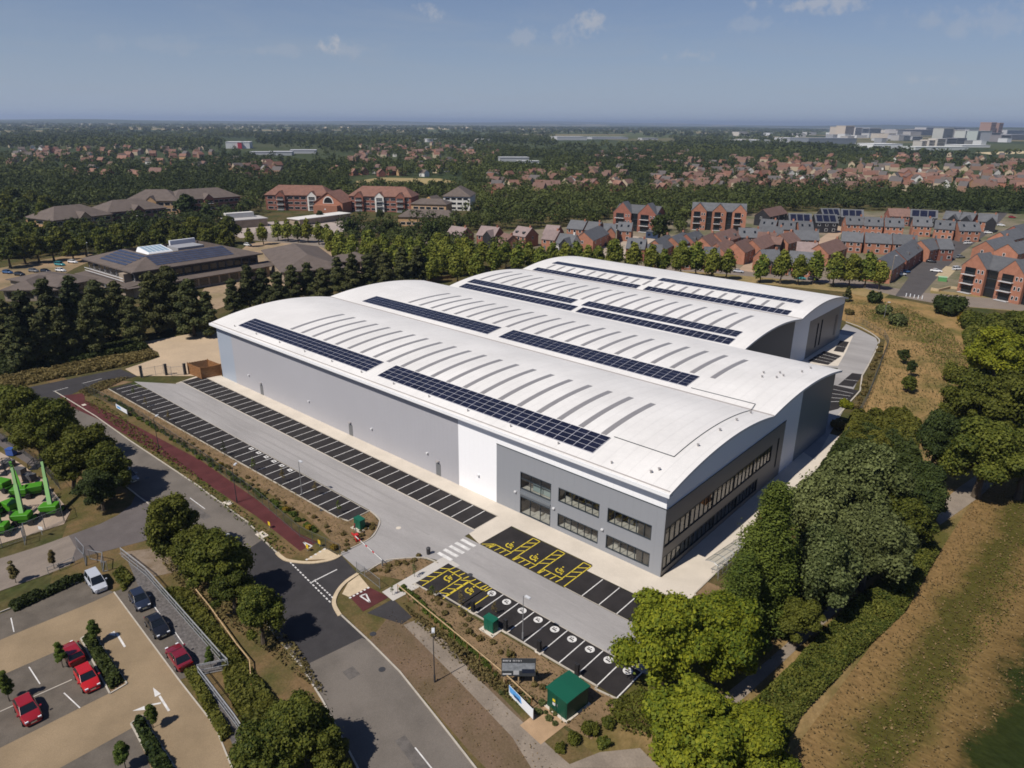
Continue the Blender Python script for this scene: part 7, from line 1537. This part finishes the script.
# green kiosk
kg = seams(mat('dark_green_steel', (.007, .062, .036), rough=.5, var=.1, scale=.8), 0, .55, .02, .15, .92)
t = thing('electricity_kiosk', 'dark green substation kiosk with ridged roof on a pale slab', 'kiosk', (4.15, -25.6, 0), -.10)
pbox(t, 'plinth', slab, -1.6, -1.85, 0, 1.6, 1.85, .12); pbox(t, 'wall', kg, -1.35, -1.6, .12, 1.35, 1.6, 2.35)
mb = MB(); mb.extr([(-1.75, 2.36), (1.75, 2.36), (1.75, 2.45), (0, 2.78), (-1.75, 2.45)], 1, -1.9, 1.9); mb.v = [(x, y, z) for x, y, z in mb.v]; mb2 = MB(); mb2.extr([(-1.75, 2.36), (1.75, 2.36), (1.75, 2.46), (0, 2.54), (-1.75, 2.46)], 0, -1.5, 1.5); mb2.build('roof', mat('green_roof_steel', (.008, .085, .050), rough=.45), t)
for s in (-1, 1):
    mb = MB(); mb.box(s*.64-.6, -1.64, .2, s*.64+.6, -1.6, 2.2); d = mb.build('door', kg, t); mb = MB(); mb.box(s*.12-.03, -1.7, 1.0, s*.12+.03, -1.64, 1.25); mb.build('handle', galv, d)
pbox(t, 'warning_sign', mat('yellow_sign', (.7, .55, .03), rough=.5), -.55, -1.665, 1.3, -.2, -1.645, 1.6); pbox(t, 'notice', white_p, -.55, -1.665, .85, -.2, -1.645, 1.15)
sheet('kiosk_apron', [(2.2, -30.8), (5.2, -31.2), (5.6, -27.4), (2.5, -27.2)], .006, mat('brown_paving', (.36, .24, .14), var=.1, scale=.8))
# smaller green cabinets
def cabinet(px, py, w, d, h, label, rz=0.0):
    t = thing('green_cabinet', label, 'cabinet', (*at(px, py), 0), rz); pbox(t, 'base', slab, -w/2-.35, -d/2-.45, 0, w/2+.35, d/2+.35, .10); o = pbox(t, 'body', mat('cabinet_green', (.008, .10, .060), rough=.45), -w/2, -d/2, .1, w/2, d/2, h); bevel(o, .03); pbox(t, 'cap', MATS['cabinet_green'], -w/2-.06, -d/2-.06, h, w/2+.06, d/2+.06, h+.08)
    for s in (-1, 1): q = pbox(t, 'door', MATS['cabinet_green'], s*w/4-w/4+.04, -d/2-.03, .2, s*w/4+w/4-.04, -d/2, h-.08)
cabinet(491, 630, 1.5, .9, 1.7, 'small green electrical cabinet on a slab behind the charging bays'); cabinet(360, 528, 1.5, .9, 1.6, 'green cabinet in the planting by the entrance barrier')
for i, (px, py) in enumerate([(473, 612), (505.5, 631), (539, 652), (576.7, 676)]):
    t = thing('charging_post', 'black vehicle charging post at the head of the white-roundel bays, %s from the left' % ordw(i), 'charger', (*at(px, py), 0), 0, 'vehicle charging posts'); pbox(t, 'base', slab, -.45, -.35, 0, .45, .35, .08); o = pbox(t, 'body', trim_b, -.25, -.16, .08, .25, .16, 1.65); bevel(o, .05); pbox(t, 'screen', DARK_GLASS, -.15, .161, 1.1, .15, .18, 1.4)
    mb = MB(); mb.path([(.27, 0, 1.2), (.42, .1, .6), (.40, .1, .45), (.27, .1, .9)], .03, n=5); mb.build('cable', trim_b, t)
# entrance barrier
a = at(357, 541); b = at(384.4, 565.5); rz = atan2(b[1]-a[1], b[0]-a[0]); L_ = hypot(b[0]-a[0], b[1]-a[1])
t = thing('barrier', 'red barrier cabinet with a white arm lowered across the site entrance', 'barrier', (*a, 0), rz); red = mat('barrier_red', (.48, .03, .03), rough=.4); o = pbox(t, 'cabinet', red, -.3, -.25, 0, .3, .25, 1.15); bevel(o, .04)
arm = pbox(t, 'arm', white_p, .1, -.32, .92, L_, -.25, 1.04)
for i in range(3): pbox(t, 'red_stripe', red, 1.2+i*1.9, -.335, .915, 1.7+i*1.9, -.235, 1.045)
pbox(t, 'counterweight', red, -.9, -.34, .85, .1, -.24, 1.1); pbox(t, 'rest_post', galv, L_-.1, -.36, 0, L_+.05, -.2, .95)
a = at(356, 536); t = thing('barrier_sign', 'red and white round sign beside the barrier cabinet', 'sign', (*a, 0), -.9); pbox(t, 'post', galv, -.04, -.04, 0, .04, .04, 1.9); mb = MB(); mb.tube((0, -.05, 1.7), (0, -.08, 1.7), .36, n=16); mb.build('sign_disc', red, t); pbox(t, 'white_bar', white_p, -.24, -.09, 1.62, .24, -.082, 1.78)
# billboard by the kiosk
x, y = at(518.5, 677, 1.0); bb = thing('billboard', 'dark grey letting board on three posts beside the green kiosk', 'billboard', (x, y, 0), radians(41.5))
board = mat('board_dark', (.055, .06, .065), rough=.5); bw, bh, bz = 3.6, 2.3, 1.15
panel = pbox(bb, 'panel', board, -bw/2, -.05, bz, bw/2, .03, bz+bh)
for u in (-1.55, 0, 1.55): pbox(bb, 'post', timber_p, u-.07, .031, 0, u+.07, .16, bz+bh-.1)
bw2 = mat('board_white', (.70, .70, .70), rough=.5); bgr = mat('board_photo_grey', (.22, .235, .25), rough=.5, col2=(.36, .38, .40), scale=2.5); bnv = mat('board_photo_navy', (.02, .028, .05), rough=.5)
def mark(x0, z0, x1, z1, m, d=.054): return (x0, z0, x1, z1, m, d)
pbox(bb, 'picture', bgr, -bw/2+.06, -.058, bz+.72, bw/2-.08, -.051, bz+1.72); pbox(bb, 'picture', bnv, .35, -.064, bz+.42, bw/2-.12, -.059, bz+.95); pbox(bb, 'picture', mat('board_pale', (.5, .5, .5), rough=.5), -.55, -.064, bz+.2, .05, -.059, bz+.75)
mb = MB(); xx = -bw/2+.15         # the heading: two lines of bold capitals too small to read in the photo, kept as letter-like strokes
r_ = random.Random(3)
for wlen in (5, 6):
    for i in range(wlen):
        w = r_.choice((.10, .12, .14)); z0, z1 = bz+1.92, bz+2.12; mb.box(xx, -.062, z0, xx+.035, -.052, z1)
        if r_.random() < .7: mb.box(xx+w-.035, -.062, z0, xx+w, -.052, z1)
        mb.box(xx+.035, -.062, r_.choice((z0, z1-.04, (z0+z1)/2)), xx+w-.035, -.052, r_.choice((z0+.04, z1))) if r_.random() < .3 else mb.box(xx+.035, -.062, z1-.04, xx+w-.035, -.052, z1); xx += w+.05
    xx += .16
mb.build('heading', bw2, bb); pbox(bb, 'text_block', bw2, -bw/2+.12, -.062, bz+.22, -.75, -.052, bz+.36)
# banners tied to the fences
def banner(pa, pb, z0, z1, label, cols):
    a = at(*pa); b = at(*pb); rz = atan2(b[1]-a[1], b[0]-a[0]); L_ = hypot(b[0]-a[0], b[1]-a[1]); t = thing('banner', label, 'banner', (*a, 0), rz); pbox(t, 'sheet', cols[0], 0, -.02, z0, L_, .02, z1)
    for (u0, u1, w0, w1, m) in cols[1]: mb = MB(); q = z1-z0; mb.poly([(L_*u0, -.026, z0+q*w0), (L_*u1, -.026, z0+q*w0), (L_*(u1-.06), -.026, z0+q*w1), (L_*max(0.0, u0-.04), -.026, z0+q*w1)]); mb.build('print', m, t)
    for u in (.02, .98): pbox(t, 'post', galv, L_*u-.04, .03, 0, L_*u+.04, .11, z1+.05)
    return t
skyb = mat('banner_blue', (.10, .33, .68), rough=.5); navb = mat('banner_navy', (.03, .07, .22), rough=.5); whb = mat('banner_white', (.72, .74, .76), rough=.5)
banner((509, 696), (533, 721), .25, 1.45, 'white and blue printed banner on the fence below the billboard', (whb, [(.04, .55, .35, 1.0, skyb), (.22, .5, .3, .6, navb)])); banner((117, 410.5), (128, 417), .6, 1.5, 'white and pale blue banner on the mesh fence at the top of the cycle path', (whb, [(.1, .45, .2, .7, skyb)]))
t = thing('notice_sign', 'small white notice on the hire yard fence', 'sign', (*at(43, 536), 0), .4); pbox(t, 'panel', whb, -.4, -.1, 1.1, .4, -.07, 1.6); pbox(t, 'fixing', galv, -.05, -.07, .2, .05, -.03, 1.6)
# yellow marker posts, bollards, bins, covers
for i, (px, py) in enumerate([(270, 528), (308, 551), (320, 546.5)]):
    t = thing('marker_post', 'yellow marker post by the end of the red cycle path, %s from left' % ordw(i), 'marker', (*at(px, py), 0), 0, 'yellow marker posts'); pbox(t, 'post', galv, -.05, -.05, 0, .05, .05, .9); o = pbox(t, 'plate', mat('marker_yellow', (.72, .50, .03), rough=.5), -.28, -.08, .45, .28, -.05, 1.05)
for i, (px, py) in enumerate([(906, 296.5), (910, 297), (914, 298), (918, 298.6), (922, 299)]):
    t = thing('bollard', 'white bollard closing the estate road end, %s from left' % ordw(i), 'bollard', (*at(px, py), 0), 0, 'white bollards'); mb = MB(); mb.tube((0, 0, 0), (0, 0, 1.1), .16, .14, n=8); mb.build('shaft', whb, t); mb = MB(); mb.tube((0, 0, 1.1), (0, 0, 1.2), .17, .05, n=8); mb.build('cap', whb, t)
t = thing('litter_bin', 'dark litter bin at the kerb by the zebra crossing', 'bin', (*at(428.5, 554), 0)); mb = MB(); mb.tube((0, 0, 0), (0, 0, .95), .26, .3, n=10); mb.build('body', darksteel, t); mb = MB(); mb.tube((0, 0, .95), (0, 0, 1.1), .32, .15, n=10); mb.build('lid', darksteel, t)
t = thing('post_box', 'slim dark post with a box at the end of the side path', 'post', (*at(182, 576.5), 0), .5); pbox(t, 'post', darksteel, -.06, -.06, 0, .06, .06, 1.1); o = pbox(t, 'box', darksteel, -.2, -.17, 1.1, .2, .17, 1.72); bevel(o, .04)
for px, py, w in [(228, 503, 1.5), (262, 535, 1.7), (84, 405, 1.0)]:
    x, y = at(px, py); struct(pbox(None, 'chamber_cover', slab, x-w/2, y-w*.35, -.02, x+w/2, y+w*.35, .05))
for px, py in [(398.5, 528), (382, 669.5), (373, 634), (147, 478), (322, 510), (470, 575)]:
    x, y = at(px, py); mb = MB(); mb.tube((x, y, .006), (x, y, .028), .38, n=14); struct(mb.build('manhole_cover', slab if px > 390 and px < 400 else darksteel))
# skip-like street cabinets of the estate, retaining wall, green skip
t = thing('green_tank', 'small green storage container on the apartment lawn', 'container', (*at(942, 281), 0), .3); pbox(t, 'body', mat('pale_green', (.10, .28, .10), rough=.5), -1.4, -1, 0, 1.4, 1, 1.5); pbox(t, 'lid', mat('light_green', (.3, .5, .3), rough=.5), -1.5, -1.1, 1.5, 1.5, 1.1, 1.65)
w_ = PX([(931, 290), (938, 291.5), (950, 288.5), (985, 293), (1024, 297), (1080, 302)]); t = thing('retaining_wall', 'low tan block wall along the apartment lawn', 'wall', (*w_[0], 0)); ox, oy = w_[0]; mb = MB()
for a, b in zip(w_[:-1], w_[1:]):
    d = hypot(b[0]-a[0], b[1]-a[1]); nx, ny = -(b[1]-a[1])/d*.2, (b[0]-a[0])/d*.2; mb.prism([(a[0]-nx-ox, a[1]-ny-oy), (b[0]-nx-ox, b[1]-ny-oy), (b[0]+nx-ox, b[1]+ny-oy), (a[0]+nx-ox, a[1]+ny-oy)], 0, .9)
mb.build('wall', mat('tan_block', (.45, .35, .22), rough=.9, var=.1, scale=1), t)
# ------------------------------------------------------------------ site planting
for i, (px, py, r, lm) in enumerate(sorted([(133, 390, 5, L_POP), (145, 400, 5, L_OLV), (168, 414, 6, L_OLV), (223, 446, 8, L_DARK), (253, 461, 8, L_POP), (282, 472, 8, L_OLV), (315, 486, 8, L_OLV), (338, 504, 8, L_POP), (414, 566, 9, L_WIL), (392, 588, 6, L_WIL), (432, 589, 9, L_POP), (461, 597, 10, L_OLV), (494, 606, 8, L_OLV), (508, 652, 7, L_BR)])):
    plant_px('sapling', px, py, r*.55, 'thin young tree in the parking-edge planting, %s from left' % ordw(i), group='young trees along the parking rows', leafm=lm, sz=.95, detail=240)
for i, (px, py, r) in enumerate([(4, 682, 12), (59, 651, 10), (92, 626, 10), (121, 749, 13), (150, 712, 10), (12, 569, 8), (51, 556, 7), (209, 655, 8)]):
    plant_px('sapling', px, py, r*.85, ['small car park tree at the left edge by the lone red car', 'small tree hiding the upper red car', 'slim tree at the top of the upper planted island', 'small tree on the lower grey bays at the bottom', 'slim tree at the top of the lower planted island', 'thin olive tree on the concrete side road, left one', 'thin olive tree on the concrete side road, right one', 'young tree growing against the guard fence corner'][i], group='small trees of the lower car park', leafm=L_OLV if i in (5, 6) else L_POP, sz=.9, detail=2600)
def shrub_row(p0, p1, n, rr, label, group, lm, seed, jit=.35):
    r_ = random.Random(seed); a = at(*p0) if p0[0] > 0 else p0; b = at(*p1) if p0[0] > 0 else p1
    for i in range(n):
        f = (i+.5)/n; r = rr*r_.uniform(.5, 1.05); x, y = a[0]+(b[0]-a[0])*f+r_.uniform(-jit, jit), a[1]+(b[1]-a[1])*f+r_.uniform(-jit, jit)
        _, cm = tree_meshes('bush', lm, 700, .26, r_.randrange(4)); o = bpy.data.objects.new('planted_shrub', cm); COL.objects.link(o); o.location = (x, y, -.05); s = r; o.scale = (s, s, s*1.25); o.rotation_euler = (0, 0, r_.uniform(0, 6)); tag(o, label, 'shrub', group)
shrub_row((105, 396), (318, 532), 70, .62, 'low dark shrub in the long planting row beside the mesh fence', 'shrubs of the long planting row', L_POP, 3)
shrub_row((180, 438), (345, 540), 34, .45, 'small dry shrub in the bark beside the outer parking row', 'dry shrubs in the bark', L_OLV, 4, .7)
shrub_row((401, 587), (498, 676), 44, .50, 'dark low shrub in the clipped row behind the timber-topped fence', 'shrubs of the clipped row', L_POP, 5, .25)
shrub_row((425, 590), (560, 700), 26, .5, 'dry tufty shrub in the bed behind the charging bays', 'dry shrubs behind the charging bays', L_OLV, 6, .9)
shrub_row((372, 574), (418, 557), 14, .5, 'small shrub in the triangular entrance bed', 'shrubs of the entrance bed', L_OLV, 7, .6)
shrub_row((345, 548), (375, 522), 16, .5, 'small shrub in the bed around the barrier', 'shrubs of the barrier bed', L_OLV, 8, .8)
shrub_row((505, 690), (560, 720), 16, .5, 'small grey-green shrub between the billboard and the kiosk', 'shrubs below the billboard', L_WIL, 9, .8)
shrub_row((843, 445), (882, 345), 26, .8, 'shrub in the strip along the rear car park fence', 'shrubs of the rear strip', L_OLV, 10, .5)
for px, py in [(220, 466), (286, 511), (309, 529), (334, 549)]:
    x, y = at(px, py); _, cm = tree_meshes('bush', L_GOLD, 420, .30, 0); o = bpy.data.objects.new('planted_shrub', cm); COL.objects.link(o); o.location = (x, y, 0); o.scale = (.6, .6, .8); tag(o, 'yellow flowering shrub beside the red cycle path', 'shrub', 'yellow shrubs')
